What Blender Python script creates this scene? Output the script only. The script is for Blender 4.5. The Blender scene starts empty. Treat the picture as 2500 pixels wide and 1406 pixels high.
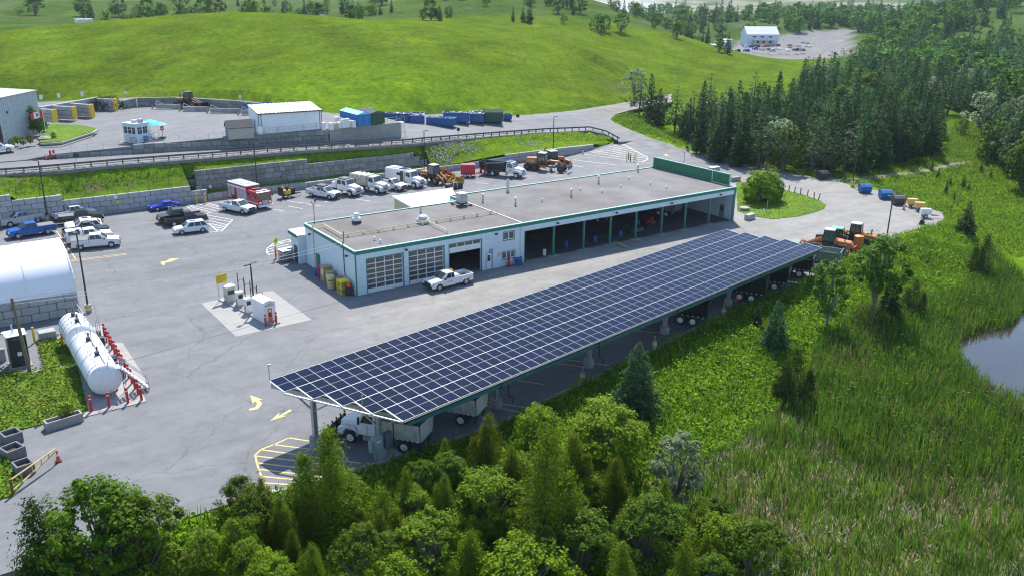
import bpy, bmesh, math, random
import numpy as np
from mathutils import Vector, Matrix, Quaternion
from mathutils import geometry as mgeo
from mathutils.bvhtree import BVHTree
from math import sin, cos, pi, radians, atan2, hypot, sqrt
S = bpy.context.scene
COL = S.collection
rng = random.Random(7)
nrng = np.random.default_rng(11)
# ------------------------------------------------------------------ camera
CAM = Vector((-38.657,-85.539,33.112))
yaw, pitch, roll = 0.6113, 0.3336, 0.0116
fw = Vector((sin(yaw) * cos(pitch), cos(yaw) * cos(pitch), -sin(pitch)))
ri = Vector((cos(yaw), -sin(yaw), 0))
up = ri.cross(fw)
ri, up = cos(roll) * ri + sin(roll) * up, -sin(roll) * ri + cos(roll) * up
cd = bpy.data.cameras.new('camera')
cd.sensor_width = 36
cd.lens = 2126.0 / 2500 * 36
cd.clip_start = 0.5
cd.clip_end = 9000
cam = bpy.data.objects.new('camera', cd)
COL.objects.link(cam)
cam.matrix_world = Matrix(((ri.x, up.x, -fw.x, CAM.x), (ri.y, up.y, -fw.y, CAM.y), (ri.z, up.z, -fw.z, CAM.z), (0, 0, 0, 1)))
S.camera = cam
# ------------------------------------------------------------------ light
SUN = Vector((0.455,0.66,1.0)).normalized()
elev = math.asin(SUN.z)
W_ = bpy.data.worlds.new('World')
S.world = W_
W_.use_nodes = True
nt = W_.node_tree
sky = nt.nodes.new('ShaderNodeTexSky')
sky.sky_type = 'NISHITA'
sky.sun_disc = False
sky.sun_elevation = elev
sky.sun_rotation = atan2(SUN.x, SUN.y)
sky.altitude = 200
sky.air_density = 1.0
sky.dust_density = 0.5
sky.ozone_density = 2.5
bg = nt.nodes['Background']
bg.inputs['Strength'].default_value = 0.14
nt.links.new(sky.outputs[0], bg.inputs['Color'])
sl = bpy.data.lights.new('sun', 'SUN')
sl.energy = 4.1
sl.angle = radians(0.5)
sl.color = (1.0,0.955,0.89)
so = bpy.data.objects.new('sun', sl)
COL.objects.link(so)
so.rotation_euler = (-SUN).to_track_quat('-Z', 'Y').to_euler()
so.location = (60,60,90)
S.view_settings.view_transform = 'Standard'
S.view_settings.look = 'None'
S.view_settings.gamma = 1
S.view_settings.use_curve_mapping = False
S.view_settings.exposure = 0.95
S.cycles.max_bounces = 8
S.cycles.transparent_max_bounces = 24
S.cycles.use_denoising = True
S.cycles.denoising_input_passes = 'RGB_ALBEDO_NORMAL'
S.cycles.denoising_prefilter = 'ACCURATE'
S.cycles.filter_width = 1.2
# ------------------------------------------------------------------ materials
MATS = {}
def _n(nt, t, **k):
 n = nt.nodes.new(t)
 for a, b in k.items():
  if a in n.inputs:
   n.inputs[a].default_value = b
  else:
   setattr(n, a, b)
 return n
def mat(key, rgb=None, rough=.6, metal=0.0, var=.12, scale=1.5, bump=0.0, bscale=None, spec=.5, rnd=.0, attr=False, trans=0.0, wave=None, alpha=None, dirt=0.0, emit=None):
 """procedural principled material: base colour broken up by two octaves of noise, optional ribs, relief and per-object variation"""
 if key in MATS:
  return MATS[key]
 m = bpy.data.materials.new(key)
 m.use_nodes = True
 nt = m.node_tree
 L = nt.links.new
 p = nt.nodes['Principled BSDF']
 p.inputs['Roughness'].default_value = rough
 p.inputs['Metallic'].default_value = metal
 p.inputs['Specular IOR Level'].default_value = spec
 tc = _n(nt, 'ShaderNodeTexCoord')
 nz = _n(nt, 'ShaderNodeTexNoise', Scale=scale, Detail=5.0, Roughness=.6)
 L(tc.outputs['Object'], nz.inputs['Vector'])
 mr = _n(nt, 'ShaderNodeMapRange')
 mr.inputs[1].default_value = .3
 mr.inputs[2].default_value = .7
 mr.inputs[3].default_value = 1 - var
 mr.inputs[4].default_value = 1 + var
 L(nz.outputs['Fac'], mr.inputs[0])
 hs = _n(nt, 'ShaderNodeHueSaturation')
 if attr:
  at = _n(nt, 'ShaderNodeVertexColor', layer_name='Col')
  L(at.outputs['Color'], hs.inputs['Color'])
 else:
  hs.inputs['Color'].default_value = (*rgb, 1)
 val = mr.outputs[0]
 if rnd:
  oi = _n(nt, 'ShaderNodeObjectInfo')
  m2 = _n(nt, 'ShaderNodeMapRange')
  m2.inputs[3].default_value = 1 - rnd
  m2.inputs[4].default_value = 1 + rnd
  L(oi.outputs['Random'], m2.inputs[0])
  mu = _n(nt, 'ShaderNodeMath', operation='MULTIPLY')
  L(val, mu.inputs[0])
  L(m2.outputs[0], mu.inputs[1])
  val = mu.outputs[0]
  m3 = _n(nt, 'ShaderNodeMapRange')
  m3.inputs[3].default_value = .5 - rnd * .06
  m3.inputs[4].default_value = .5 + rnd * .06
  L(oi.outputs['Random'], m3.inputs[0])
  L(m3.outputs[0], hs.inputs['Hue'])
 L(val, hs.inputs['Value'])
 col = hs.outputs[0]
 if dirt:
  nd = _n(nt, 'ShaderNodeTexNoise', Scale=scale * .35, Detail=8.0, Roughness=.7)
  L(tc.outputs['Object'], nd.inputs['Vector'])
  md = _n(nt, 'ShaderNodeMapRange')
  md.inputs[1].default_value = .48
  md.inputs[2].default_value = .72
  md.inputs[3].default_value = 0
  md.inputs[4].default_value = dirt
  L(nd.outputs['Fac'], md.inputs[0])
  mx = _n(nt, 'ShaderNodeMixRGB')
  mx.inputs[2].default_value = (.09, .075, .055, 1)
  L(md.outputs[0], mx.inputs[0])
  L(col, mx.inputs[1])
  col = mx.outputs[0]
 L(col, p.inputs['Base Color'])
 h = None
 if bump:
  nb = _n(nt, 'ShaderNodeTexNoise', Scale=bscale or scale * 6, Detail=4.0)
  L(tc.outputs['Object'], nb.inputs['Vector'])
  h = nb.outputs['Fac']
 if wave:
  wv = _n(nt, 'ShaderNodeTexWave', wave_type='BANDS', bands_direction=wave[0], Scale=wave[1])
  wv.wave_profile = 'SIN'
  L(tc.outputs['Object'], wv.inputs['Vector'])
  h = wv.outputs['Fac']
 if h is not None:
  b = _n(nt, 'ShaderNodeBump', Strength=bump or .6, Distance=wave[2] if wave else .04)
  L(h, b.inputs['Height'])
  L(b.outputs[0], p.inputs['Normal'])
 if emit:
  p.inputs['Emission Color'].default_value = (*rgb, 1)
  p.inputs['Emission Strength'].default_value = emit
 if trans:
  out = nt.nodes['Material Output']
  tr = _n(nt, 'ShaderNodeBsdfTranslucent')
  L(col, tr.inputs['Color'])
  ms = _n(nt, 'ShaderNodeMixShader')
  ms.inputs[0].default_value = trans
  L(p.outputs[0], ms.inputs[1])
  L(tr.outputs[0], ms.inputs[2])
  L(ms.outputs[0], out.inputs['Surface'])
 if alpha is not None:
  p.inputs['Alpha'].default_value = alpha
 MATS[key] = m
 return m
# ------------------------------------------------------------------ mesh building
class MB:
 def __init__(s):
  s.v, s.f, s.m = [], [], []
 def add(s, vs, fs, mi=0, M=None):
  o = len(s.v)
  s.v += [tuple(M @ Vector(q)) for q in vs] if M is not None else [tuple(q) for q in vs]
  s.f += [tuple(i + o for i in q) for q in fs]
  s.m += [mi] * len(fs)
  return s
 def hexa(s, p, mi=0, M=None):
  """p: bottom 4 (ccw) then top 4"""
  return s.add(p, [(3, 2, 1, 0), (4, 5, 6, 7), (0, 1, 5, 4), (1, 2, 6, 5), (2, 3, 7, 6), (3, 0, 4, 7)], mi, M)
 def box(s, x0, x1, y0, y1, z0, z1, mi=0, M=None):
  return s.hexa([(x0, y0, z0), (x1, y0, z0), (x1, y1, z0), (x0, y1, z0), (x0, y0, z1), (x1, y0, z1), (x1, y1, z1), (x0, y1, z1)], mi, M)
 def cyl(s, p0, p1, r0, r1=None, n=10, mi=0, cap=True, M=None):
  r1 = r0 if r1 is None else r1
  p0, p1 = Vector(p0), Vector(p1)
  d = (p1 - p0)
  d = d.normalized() if d.length > 1e-9 else Vector((0,0,1))
  a = d.orthogonal().normalized()
  b = d.cross(a)
  vs = []
  for p, r in ((p0, r0), (p1, r1)):
   for i in range(n):
    t = 2 * pi * i / n
    vs.append(p + a * (r * cos(t)) + b * (r * sin(t)))
  fs = [(i, (i + 1) % n, n + (i + 1) % n, n + i) for i in range(n)]
  if cap:
   fs += [tuple(range(n - 1, -1, -1)), tuple(range(n, 2 * n))]
  return s.add(vs, fs, mi, M)
 def tube(s, pts, r, n=6, mi=0):
  for a, b in zip(pts[:-1], pts[1:]):
   s.cyl(a, b, r, r, n, mi)
  return s
 def bar(s, p0, p1, w, h, mi=0):
  """square bar from p0 to p1, w sideways, h the other way"""
  p0, p1 = Vector(p0), Vector(p1)
  d = (p1 - p0).normalized()
  u = d.cross(Vector((0,0,1)))
  u = Vector((1,0,0)) if u.length < 1e-4 else u.normalized()
  n = u.cross(d).normalized()
  q = []
  for p in (p0, p1):
   q += [p - u * w / 2 - n * h / 2, p + u * w / 2 - n * h / 2, p + u * w / 2 + n * h / 2, p - u * w / 2 + n * h / 2]
  return s.hexa([q[0], q[1], q[5], q[4], q[3], q[2], q[6], q[7]], mi)
 def prism(s, poly, a, b, ax='y', mi=0, M=None):
  """extrude a 2d polygon along an axis: ax y -> (x,z) outline"""
  n = len(poly)
  def P(q, t):
   return (q[0], t, q[1]) if ax == 'y' else ((t, q[0], q[1]) if ax == 'x' else (q[0], q[1], t))
  vs = [P(q, a) for q in poly] + [P(q, b) for q in poly]
  fs = [(i, (i + 1) % n, n + (i + 1) % n, n + i) for i in range(n)] + [tuple(range(n - 1, -1, -1)), tuple(range(n, 2 * n))]
  return s.add(vs, fs, mi, M)
 def quad(s, a, b, c, d, mi=0, M=None):
  return s.add([a, b, c, d], [(0, 1, 2, 3)], mi, M)
 def ball(s, c, r, n=8, k=5, mi=0, sz=1.0):
  vs, fs = [], []
  for j in range(k + 1):
   ph = pi * j / k
   for i in range(n):
    t = 2 * pi * i / n
    vs.append((c[0] + r * sin(ph) * cos(t), c[1] + r * sin(ph) * sin(t), c[2] + r * sz * cos(ph)))
  for j in range(k):
   for i in range(n):
    fs.append((j * n + i, j * n + (i + 1) % n, (j + 1) * n + (i + 1) % n, (j + 1) * n + i))
  return s.add(vs, fs, mi)
 def lathe(s, prof, n=14, mi=0, c=(0, 0)):
  vs, fs = [], []
  for r, z in prof:
   for i in range(n):
    t = 2 * pi * i / n
    vs.append((c[0] + r * cos(t), c[1] + r * sin(t), z))
  for j in range(len(prof) - 1):
   for i in range(n):
    fs.append((j * n + i, j * n + (i + 1) % n, (j + 1) * n + (i + 1) % n, (j + 1) * n + i))
  return s.add(vs, fs, mi)
 def mesh(s, name, mats, smooth=False):
  me = bpy.data.meshes.new(name)
  me.from_pydata(s.v, [], s.f)
  for m in (mats if isinstance(mats, (list, tuple)) else [mats]):
   me.materials.append(m)
  me.polygons.foreach_set('material_index', s.m)
  bm = bmesh.new()
  bm.from_mesh(me)
  bmesh.ops.recalc_face_normals(bm, faces=bm.faces)
  bm.to_mesh(me)
  bm.free()
  if smooth:
   me.polygons.foreach_set('use_smooth', [True] * len(me.polygons))
   me.set_sharp_from_angle(angle=radians(40))
  me.update()
  return me
 def build(s, name, mats, parent=None, smooth=False, bevel=0.0):
  me = s.mesh(name, mats, smooth)
  if bevel:
   bm = bmesh.new()
   bm.from_mesh(me)
   bmesh.ops.remove_doubles(bm, verts=bm.verts, dist=1e-5)
   bmesh.ops.bevel(bm, geom=[e for e in bm.edges if len(e.link_faces) == 2 and e.calc_face_angle(0) > .5], offset=bevel, segments=1, affect='EDGES', profile=.5, clamp_overlap=True)
   bm.to_mesh(me)
   bm.free()
  return link(name, me, parent)
def link(name, me, parent=None, loc=None, rz=None):
 o = bpy.data.objects.new(name, me)
 COL.objects.link(o)
 if parent is not None:
  o.parent = parent
 if loc is not None:
  o.location = loc
 if rz is not None:
  o.rotation_euler = (0, 0, rz)
 return o
def tag(o, label, cat, group=None, kind=None):
 o['label'] = label
 o['category'] = cat
 if group:
  o['group'] = group
 if kind:
  o['kind'] = kind
 return o
def thing(name, label, cat, loc=(0,0,0), rz=0.0, group=None):
 o = bpy.data.objects.new(name, None)
 o.empty_display_size = .3
 COL.objects.link(o)
 o.location = loc
 o.rotation_euler = (0, 0, rz)
 return tag(o, label, cat, group)
def structure(o):
 o['kind'] = 'structure'
 return o
def copy_tree(src, loc, rz, label=None, group=None, scale=None):
 def cp(o, par):
  c = o.copy()
  COL.objects.link(c)
  c.parent = par
  for k in o.children:
   cp(k, c)
  return c
 r = cp(src, None)
 r.location = loc
 r.rotation_euler = (0, 0, rz)
 if scale is not None:
  r.scale = scale if hasattr(scale, '__len__') else (scale,) * 3
 if label:
  r['label'] = label
 if group:
  r['group'] = group
 return r
def place(f, r, track=0.0):
 """centre and heading of a vehicle whose near-side front and rear wheels touch the ground at f and r"""
 f, r = Vector(f), Vector(r)
 m = (f + r) / 2
 d = (f - r)
 d.z = 0
 d.normalize()
 n = Vector((-d.y, d.x, 0))
 if n.dot(m - CAM) < 0:
  n = -n
 return m + n * track, atan2(d.y, d.x)
# ------------------------------------------------------------------ surfaces of the yard
asphalt = mat('asphalt', attr=True, rough=.85, var=.08, scale=.9, bump=.25, bscale=14, spec=.3)
nt = asphalt.node_tree
tc = _n(nt, 'ShaderNodeTexCoord')
mp = _n(nt, 'ShaderNodeMapping')
mp.inputs['Scale'].default_value = (.05,.55,1)
nt.links.new(tc.outputs['Object'], mp.inputs['Vector'])
n1 = _n(nt, 'ShaderNodeTexNoise', Scale=1.0, Detail=6.0, Roughness=.65, Distortion=.4)
nt.links.new(mp.outputs[0], n1.inputs['Vector'])
n2 = _n(nt, 'ShaderNodeTexNoise', Scale=.35, Detail=9.0, Roughness=.72)
nt.links.new(tc.outputs['Object'], n2.inputs['Vector'])
nw = _n(nt, 'ShaderNodeTexNoise', Scale=.5, Detail=3.0)
nt.links.new(tc.outputs['Object'], nw.inputs['Vector'])
va = _n(nt, 'ShaderNodeVectorMath', operation='MULTIPLY_ADD')
va.inputs[1].default_value = (2.6,2.6,0)
nt.links.new(nw.outputs['Color'], va.inputs[0])
nt.links.new(tc.outputs['Object'], va.inputs[2])
vo = _n(nt, 'ShaderNodeTexVoronoi', feature='DISTANCE_TO_EDGE', Scale=.075)
nt.links.new(va.outputs[0], vo.inputs['Vector'])
def rng_(src, a, b, c, d):
 m = _n(nt, 'ShaderNodeMapRange')
 for i, v in enumerate((a, b, c, d)):
  m.inputs[i + 1].default_value = v
 nt.links.new(src, m.inputs[0])
 return m.outputs[0]
def mul_(p, q):
 m = _n(nt, 'ShaderNodeMath', operation='MULTIPLY')
 nt.links.new(p, m.inputs[0])
 nt.links.new(q, m.inputs[1])
 return m.outputs[0]
f_ = mul_(mul_(rng_(n1.outputs['Fac'], .3, .7, .86, 1.12), rng_(n2.outputs['Fac'], .3, .72, .84, 1.14)), rng_(vo.outputs['Distance'], 0, .006, .72, 1.0))
pb = nt.nodes['Principled BSDF']
hs = pb.inputs['Base Color'].links[0].from_node
vl = hs.inputs['Value'].links[0].from_socket
nt.links.new(mul_(vl, f_), hs.inputs['Value'])
GREY = np.array([.155, .158, .164])
def fbm(x, y, s, seed=0, octv=4):
 """cheap value noise from summed sines, for colour and relief"""
 r = np.random.default_rng(seed)
 t = np.zeros_like(x, dtype=float)
 a = 1.0
 for o in range(octv):
  for k in range(5):
   th = r.uniform(0, 2 * pi)
   ph = r.uniform(0, 2 * pi)
   f = (2 ** o) / s * r.uniform(.7, 1.4)
   t += a * np.sin((x * cos(th) + y * sin(th)) * f * 2 * pi + ph + 1.7 * np.sin((y * cos(th) - x * sin(th)) * f * 3.1 + ph))
  a *= .55
 return t / 5
def inpoly(x, y, poly):
 ins = np.zeros(np.shape(x), bool)
 n = len(poly)
 for i in range(n):
  x0, y0 = poly[i][:2]
  x1, y1 = poly[(i + 1) % n][:2]
  if y0 == y1:
   continue
  c = ((y0 > y) != (y1 > y)) & (x < (x1 - x0) * (y - y0) / (y1 - y0) + x0)
  ins ^= c
 return ins
def segdist(x, y, pts):
 d = np.full(np.shape(x), 1e9)
 for a, b in zip(pts[:-1], pts[1:]):
  ax, ay, bx, by = a[0], a[1], b[0], b[1]
  L2 = (bx - ax) ** 2 + (by - ay) ** 2 + 1e-9
  t = np.clip(((x - ax) * (bx - ax) + (y - ay) * (by - ay)) / L2, 0, 1)
  d = np.minimum(d, np.hypot(x - ax - t * (bx - ax), y - ay - t * (by - ay)))
 return d
def sstep(a, b, x):
 t = np.clip((x - a) / (b - a), 0, 1)
 return t * t * (3 - 2 * t)
def setcol(me, cols):
 at = me.color_attributes.new('Col', 'FLOAT_COLOR', 'POINT')
 c = np.ones((len(me.vertices), 4), np.float32)
 c[:, :3] = cols
 at.data.foreach_set('color', c.ravel())
def vco(me):
 a = np.empty(len(me.vertices) * 3, np.float32)
 me.vertices.foreach_get('co', a)
 return a.reshape(-1, 3)
PATCH = []
def sheet(name, poly, m, grid=2.0, skirt=.5, colour=None, zf=None, kind='structure', patch=True):
 """a surface from an outline of 3d points, triangulated with inner points so it can carry colour, with a short skirt"""
 P = np.array([p[:3] for p in poly], float)
 pts = []
 n = len(P)
 for i in range(n):
  a, b = P[i], P[(i + 1) % n]
  k = max(1, int(np.linalg.norm(a - b) / (grid * 1.5)))
  for j in range(k):
   pts.append(a + (b - a) * j / k)
 B = np.array(pts)
 nb = len(B)
 gx, gy = np.meshgrid(np.arange(B[:, 0].min(), B[:, 0].max(), grid), np.arange(B[:, 1].min(), B[:, 1].max(), grid))
 gx, gy = gx.ravel() + grid * .13, gy.ravel() + grid * .21
 ok = inpoly(gx, gy, B) & (segdist(gx, gy, list(B) + [B[0]]) > grid * .5)
 gx, gy = gx[ok], gy[ok]
 v2 = [Vector((p[0], p[1])) for p in B] + [Vector((a, b)) for a, b in zip(gx, gy)]
 ov, oe, of, *_ = mgeo.delaunay_2d_cdt(v2, [], [list(range(nb))], 1, 1e-5)
 xy = np.array([[p.x, p.y] for p in ov])
 if zf is None:
  if np.ptp(P[:, 2]) < 1e-6:
   z = np.full(len(xy), P[0, 2])
  else:
   d2 = ((xy[:, None, :] - B[None, :, :2]) ** 2).sum(2) + 1e-4
   w = d2 ** -1.5
   z = (w * B[None, :, 2]).sum(1) / w.sum(1)
 else:
  z = zf(xy[:, 0], xy[:, 1])
 vs = [(a, b, c) for (a, b), c in zip(xy, z)]
 fs = [tuple(f) for f in of]
 PATCH.append((list(vs), list(fs))) if patch else None
 if skirt:
  nv = len(vs)
  cnt = {}
  for f in fs:
   for i in range(len(f)):
    e = (f[i], f[(i + 1) % len(f)])
    if (e[1], e[0]) in cnt:
     del cnt[(e[1], e[0])]
    else:
     cnt[e] = 1
  low = {}
  for a, b in list(cnt):
   for q in (a, b):
    if q not in low:
     low[q] = len(vs)
     vs.append((vs[q][0], vs[q][1], vs[q][2] - skirt))
   fs.append((b, a, low[a], low[b]))
 me = bpy.data.meshes.new(name)
 me.from_pydata(vs, [], fs)
 me.materials.append(m)
 if colour is not None:
  c = vco(me)
  setcol(me, colour(c[:, 0].astype(float), c[:, 1].astype(float)))
 me.update()
 o = link(name, me)
 o['kind'] = kind
 return o
CAN_O = np.array([-19.33, -26.28, 4.9])
CAN_A, CAN_PW, CAN_PH, CAN_T = .1781, 1.0914, 2.126, .0949
cu = np.array([cos(CAN_A), sin(CAN_A)])
cv = np.array([sin(CAN_A), -cos(CAN_A)])
def tyre(x, y, pts, w=1.6):
 d = segdist(x, y, pts)
 return np.exp(-((d - .9) / .35) ** 2) * .5 + np.exp(-(d / w) ** 2)
def pad_colour(x, y):
 f = fbm(x, y, 14, 1) * .5 + fbm(x, y, 3.5, 2) * .35
 c = GREY[None] * (1 + .12 * f)[:, None]
 # pale dusty lane in front of the garages, buff sand towards the far loop, darker oily parking under the canopy
 dust = np.exp(-((y + 8 - .19 * x) / 7.5) ** 2) * sstep(-16, 6, x)
 dust = np.maximum(dust, sstep(50, 62, x) * (y < 22))
 c = c * (1 - dust * .75)[:, None] + np.array([.255, .242, .215])[None] * (dust * .75 * (1 + .15 * f))[:, None]
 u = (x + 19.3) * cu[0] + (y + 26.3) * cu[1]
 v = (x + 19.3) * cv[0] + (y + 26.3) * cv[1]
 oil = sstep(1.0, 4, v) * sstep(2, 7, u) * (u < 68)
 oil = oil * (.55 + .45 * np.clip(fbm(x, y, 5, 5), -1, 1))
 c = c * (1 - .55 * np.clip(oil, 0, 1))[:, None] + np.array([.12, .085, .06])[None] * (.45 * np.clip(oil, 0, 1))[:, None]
 dk = np.exp(-((y - 22 - .1 * x) / 3.4) ** 2) + .6 * np.exp(-((y - 30) / 3) ** 2)
 c *= (1 - .13 * dk * (x < 40))[:, None]
 st = sstep(.75, 1.15, fbm(x, y, 6, 9))
 c *= (1 - .16 * st)[:, None]
 sand = sstep(.2, .9, fbm(x, y, 5, 19)) * sstep(20, 40, x) * sstep(28, 36, y)
 c = c * (1 - .5 * sand)[:, None] + np.array([.34, .29, .22])[None] * (.5 * sand)[:, None]
 return np.clip(c, .02, .6)
PADPOLY = [(-75,54.6,0), (-75,-39,0), (-50,-36,0), (-38.5,-33.2,0), (-29.36,-33.43,0.0), (-25.06,-33.25,0.0), (-20.29,-34.00,0.0), (-13.56,-34.22,0.0), (-4.50,-34.20,0.0), (7.21,-31.68,0.0), (17.67,-29.58,0.0),
           (29.85,-26.88,0.0), (37.31,-25.57,0.0), (44.72,-24.59,0.0), (52.26,-23.31,0.0), (57.07,-22.17,0.0), (62.89,-21.41,0.0), (72.55,-20.63,0.0), (79.93,-19.26,0.0), (84.03,-18.91,0.0), (87.42,-18.28,0.0), (91.15,-16.58,0.0), (94.03,-14.44,0.0),
           (94.95,-11.20,0.0), (96.55,-7.19,0.0), (100.08,0.37,0.0), (97.87,2.52,0.0), (99.48,6.64,0.0), (100.44,9.75,0.0), (99.35,13.40,0.0), (97.95,23.74,0.0), (98.25,33.40,0.0), (98.83,38.84,0.0), (99.29,44.67,0.0), (85.27,43.43,0.0), (71.59,54.43,0.0), (70,54.6,0)]
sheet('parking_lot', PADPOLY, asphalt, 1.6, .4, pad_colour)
sheet('ramp', [(70.2,54.6,-.004), (71.61,54.44,-0.00), (85.28,43.44,-0.00), (99.31,44.68,-0.00), (101.27,54.92,0.35), (101.78,61.90,0.80), (94.67,58.39,0.70), (91.9,60.3,.55), (82,57.3,.25), (71.8,55,0)], asphalt, 1.6, .4, pad_colour)
def road_colour(x, y):
 f = fbm(x, y, 12, 31) * .5 + fbm(x, y, 3, 32) * .3
 c = np.array([.165, .167, .17])[None] * (1 + .12 * f)[:, None]
 g = sstep(88, 118, x)
 return np.clip(c * (1 - g[:, None]) + g[:, None] * np.array([.20, .182, .155])[None] * (1 + .18 * f)[:, None], .02, .6)
ROADPOLY = [(-36.19,60.33,6.50), (-28.25,58.78,6.40), (-24.59,58.40,6.40), (-20.83,58.12,6.35), (-11.53,58.82,6.20), (-5.04,58.57,6.10), (4.07,58.14,6.00), (18.23,57.89,5.80), (36.15,57.14,5.30), (41.66,57.77,5.10), (58.88,61.47,4.20),
   (75.10,65.13,3.20), (83.92,66.23,2.60), (89.49,67.23,2.20), (91.40,63.72,1.60), (89.93,57.30,1.00), (94.58,58.30,0.72), (101.70,61.81,0.82), (102.47,68.31,1.30), (104.56,76.00,1.80), (106.42,79.69,2.00), (111.89,84.12,2.30), (118.45,85.81,2.70), (124.31,86.38,3.10),
   (135.12,87.46,3.60), (146.41,98.93,4.00), (130.61,96.96,3.30), (119.61,94.00,3.20), (100.79,87.40,3.60), (78.32,82.17,4.50), (65.91,87.37,5.40), (53.80,86.53,5.80), (46.61,84.25,5.80), (39.6,72,5.6),
   (40.01,64.42,5.30), (25.75,64.81,5.70), (6.61,65.97,6.00), (-2.83,67.19,6.20), (-19.45,68.39,6.40), (-23.99,67.42,6.62), (-35.77,68.17,6.70)]
sheet('road', ROADPOLY, asphalt, 1.8, .5, road_colour)
UPW = [(-19.5,68.2,7.15), (-2.9,67.0,7.6), (6.5,65.9,7.85), (25.6,64.7,8.05), (39.6,64.3,8.2)]
def yard_colour(x, y):
 f = fbm(x, y, 12, 41) * .5 + fbm(x, y, 3, 42) * .3
 return np.clip(np.array([.155, .157, .16])[None] * (1 + .13 * f)[:, None], .02, .6)
YARDPOLY = UPW + [(39.6,71,8.2), (38.34,70.43,8.20), (36.27,76.24,8.20), (29.40,95.95,8.20), (25.40,110.26,8.20), (15.25,122.12,8.10), (6.55,130.66,8.00), (-4.50,131.81,7.90), (-13.20,134.46,7.70), (-30.82,113.48,7.20), (-35.74,68.76,6.72), (-27.25,68.16,6.70), (-23.96,67.57,6.72)]
sheet('upper_yard', YARDPOLY, asphalt, 1.8, .5, yard_colour)
# grass bank between the lower wall and the road
grassm = mat('grass_ground', attr=True, rough=.95, var=.35, scale=1.3, bump=.5, bscale=4, spec=.0)
GUARD = [(-34.25,59.77,6.50), (-28.17,59.58,6.40), (-24.51,59.05,6.40), (-17.25,59.48,6.30), (-11.32,59.85,6.20), (4.41,59.22,6.00), (18.69,59.01,5.80), (36.56,57.92,5.30), (42.33,58.95,5.10), (59.45,62.32,4.20), (75.77,66.02,3.20), (84.65,67.15,2.60), (90.26,68.15,2.20), (92.15,64.60,1.60), (90.16,57.71,1.10)]
LOWT = [(-60,54.4,4.3), (-27.8,54.4,4.3), (-27.7,54.4,3.5), (-21.2,54.4,3.5), (-21.1,54.4,2.7), (-3,54.4,2.7), (-2.9,54.4,1.9), (-.5,54.4,1.9), (-.4,54.4,1.05), (41,54.4,1.05), (48,54.4,1.3), (50.5,54.4,1.5), (57.3,54.4,1.9), (71.8,54.9,1.75), (82,57.2,1.2), (91.8,59.9,.6)]
TALLT = [(-4.0,57.4,3.2), (-1.6,57.0,3.4), (-1.5,56.8,4.6), (17.6,56.8,4.6), (17.7,56.8,3.85), (38,56.8,3.85), (39.2,56.8,3.0), (40.5,56.8,1.9), (42,56.8,1.4)]
def ip(pts, x, k):
 P = np.array(pts)
 return np.interp(x, P[:, 0], P[:, k])
def grass_col(x, y, dry=.25, seed=3):
 f = fbm(x, y, 9, seed) * .6 + fbm(x, y, 2.2, seed + 1) * .4
 g1, g2, g3 = np.array([.07, .14, .008]), np.array([.125, .20, .010]), np.array([.16, .13, .06])
 t = sstep(-.8, .8, f)[:, None]
 c = g1 * (1 - t) + g2 * t
 d = (sstep(.3, 1.0, fbm(x, y, 6, seed + 7)) * dry)[:, None]
 return np.clip(c * (1 - d) + g3 * d, .01, .6)
def loft(name, xs, lo, hi, ny, bump, dry, seed):
 xs = np.asarray(xs, float)
 t = np.linspace(0, 1, ny)
 X = np.repeat(xs[:, None], ny, 1)
 y0, z0, y1, z1 = lo(xs, 1), lo(xs, 2), hi(xs, 1), hi(xs, 2)
 Y = y0[:, None] + (y1 - y0)[:, None] * t
 s = t * .55 + .45 * (t * t * (3 - 2 * t))
 Z = z0[:, None] + (z1 - z0)[:, None] * s + bump * np.sin(pi * t) * fbm(X, Y, 5, seed)
 vs = np.stack([X, Y, Z], 2).reshape(-1, 3)
 fs = [(i * ny + j, (i + 1) * ny + j, (i + 1) * ny + j + 1, i * ny + j + 1) for i in range(len(xs) - 1) for j in range(ny - 1)]
 me = bpy.data.meshes.new(name)
 me.from_pydata(vs.tolist(), [], fs)
 me.materials.append(grassm)
 setcol(me, grass_col(vs[:, 0], vs[:, 1], dry, seed))
 me.polygons.foreach_set('use_smooth', [True] * len(me.polygons))
 PATCH.append((vs.tolist(), fs))
 o = link(name, me)
 o['kind'] = 'structure'
 return o
GX = [(p[0], p[1] - .05, p[2] - .05) for p in GUARD if p[0] < 91.5]
GX[-1] = (91.9,61.5,1.0) if GX[-1][0] > 91 else GX[-1]
GX = sorted(GX, key=lambda p: p[0])
loft('grass_bank', np.arange(-60,-2.9,1.0), lambda x, k: ip(LOWT, x, k), lambda x, k: ip(GX, x, k), 16, .14, .9, 51)
loft('grass_ledge', np.arange(-4,41.6,1.0), lambda x, k: ip(LOWT, x, k), lambda x, k: ip([(-4,57.6,2.5), (-1,56.9,1.5), (3,56.9,1.2), (42,56.9,1.25)], x, k), 5, .03, .3, 52)
loft('grass_bank', np.arange(-4,42.1,1.0), lambda x, k: ip(TALLT, x, k), lambda x, k: ip(GX, x, k), 8, .06, .25, 53)
loft('grass_bank', np.concatenate([np.arange(41,91,1.0), [91.8]]), lambda x, k: ip(LOWT, x, k), lambda x, k: ip(GX, x, k), 16, .1, .9, 54)
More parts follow.
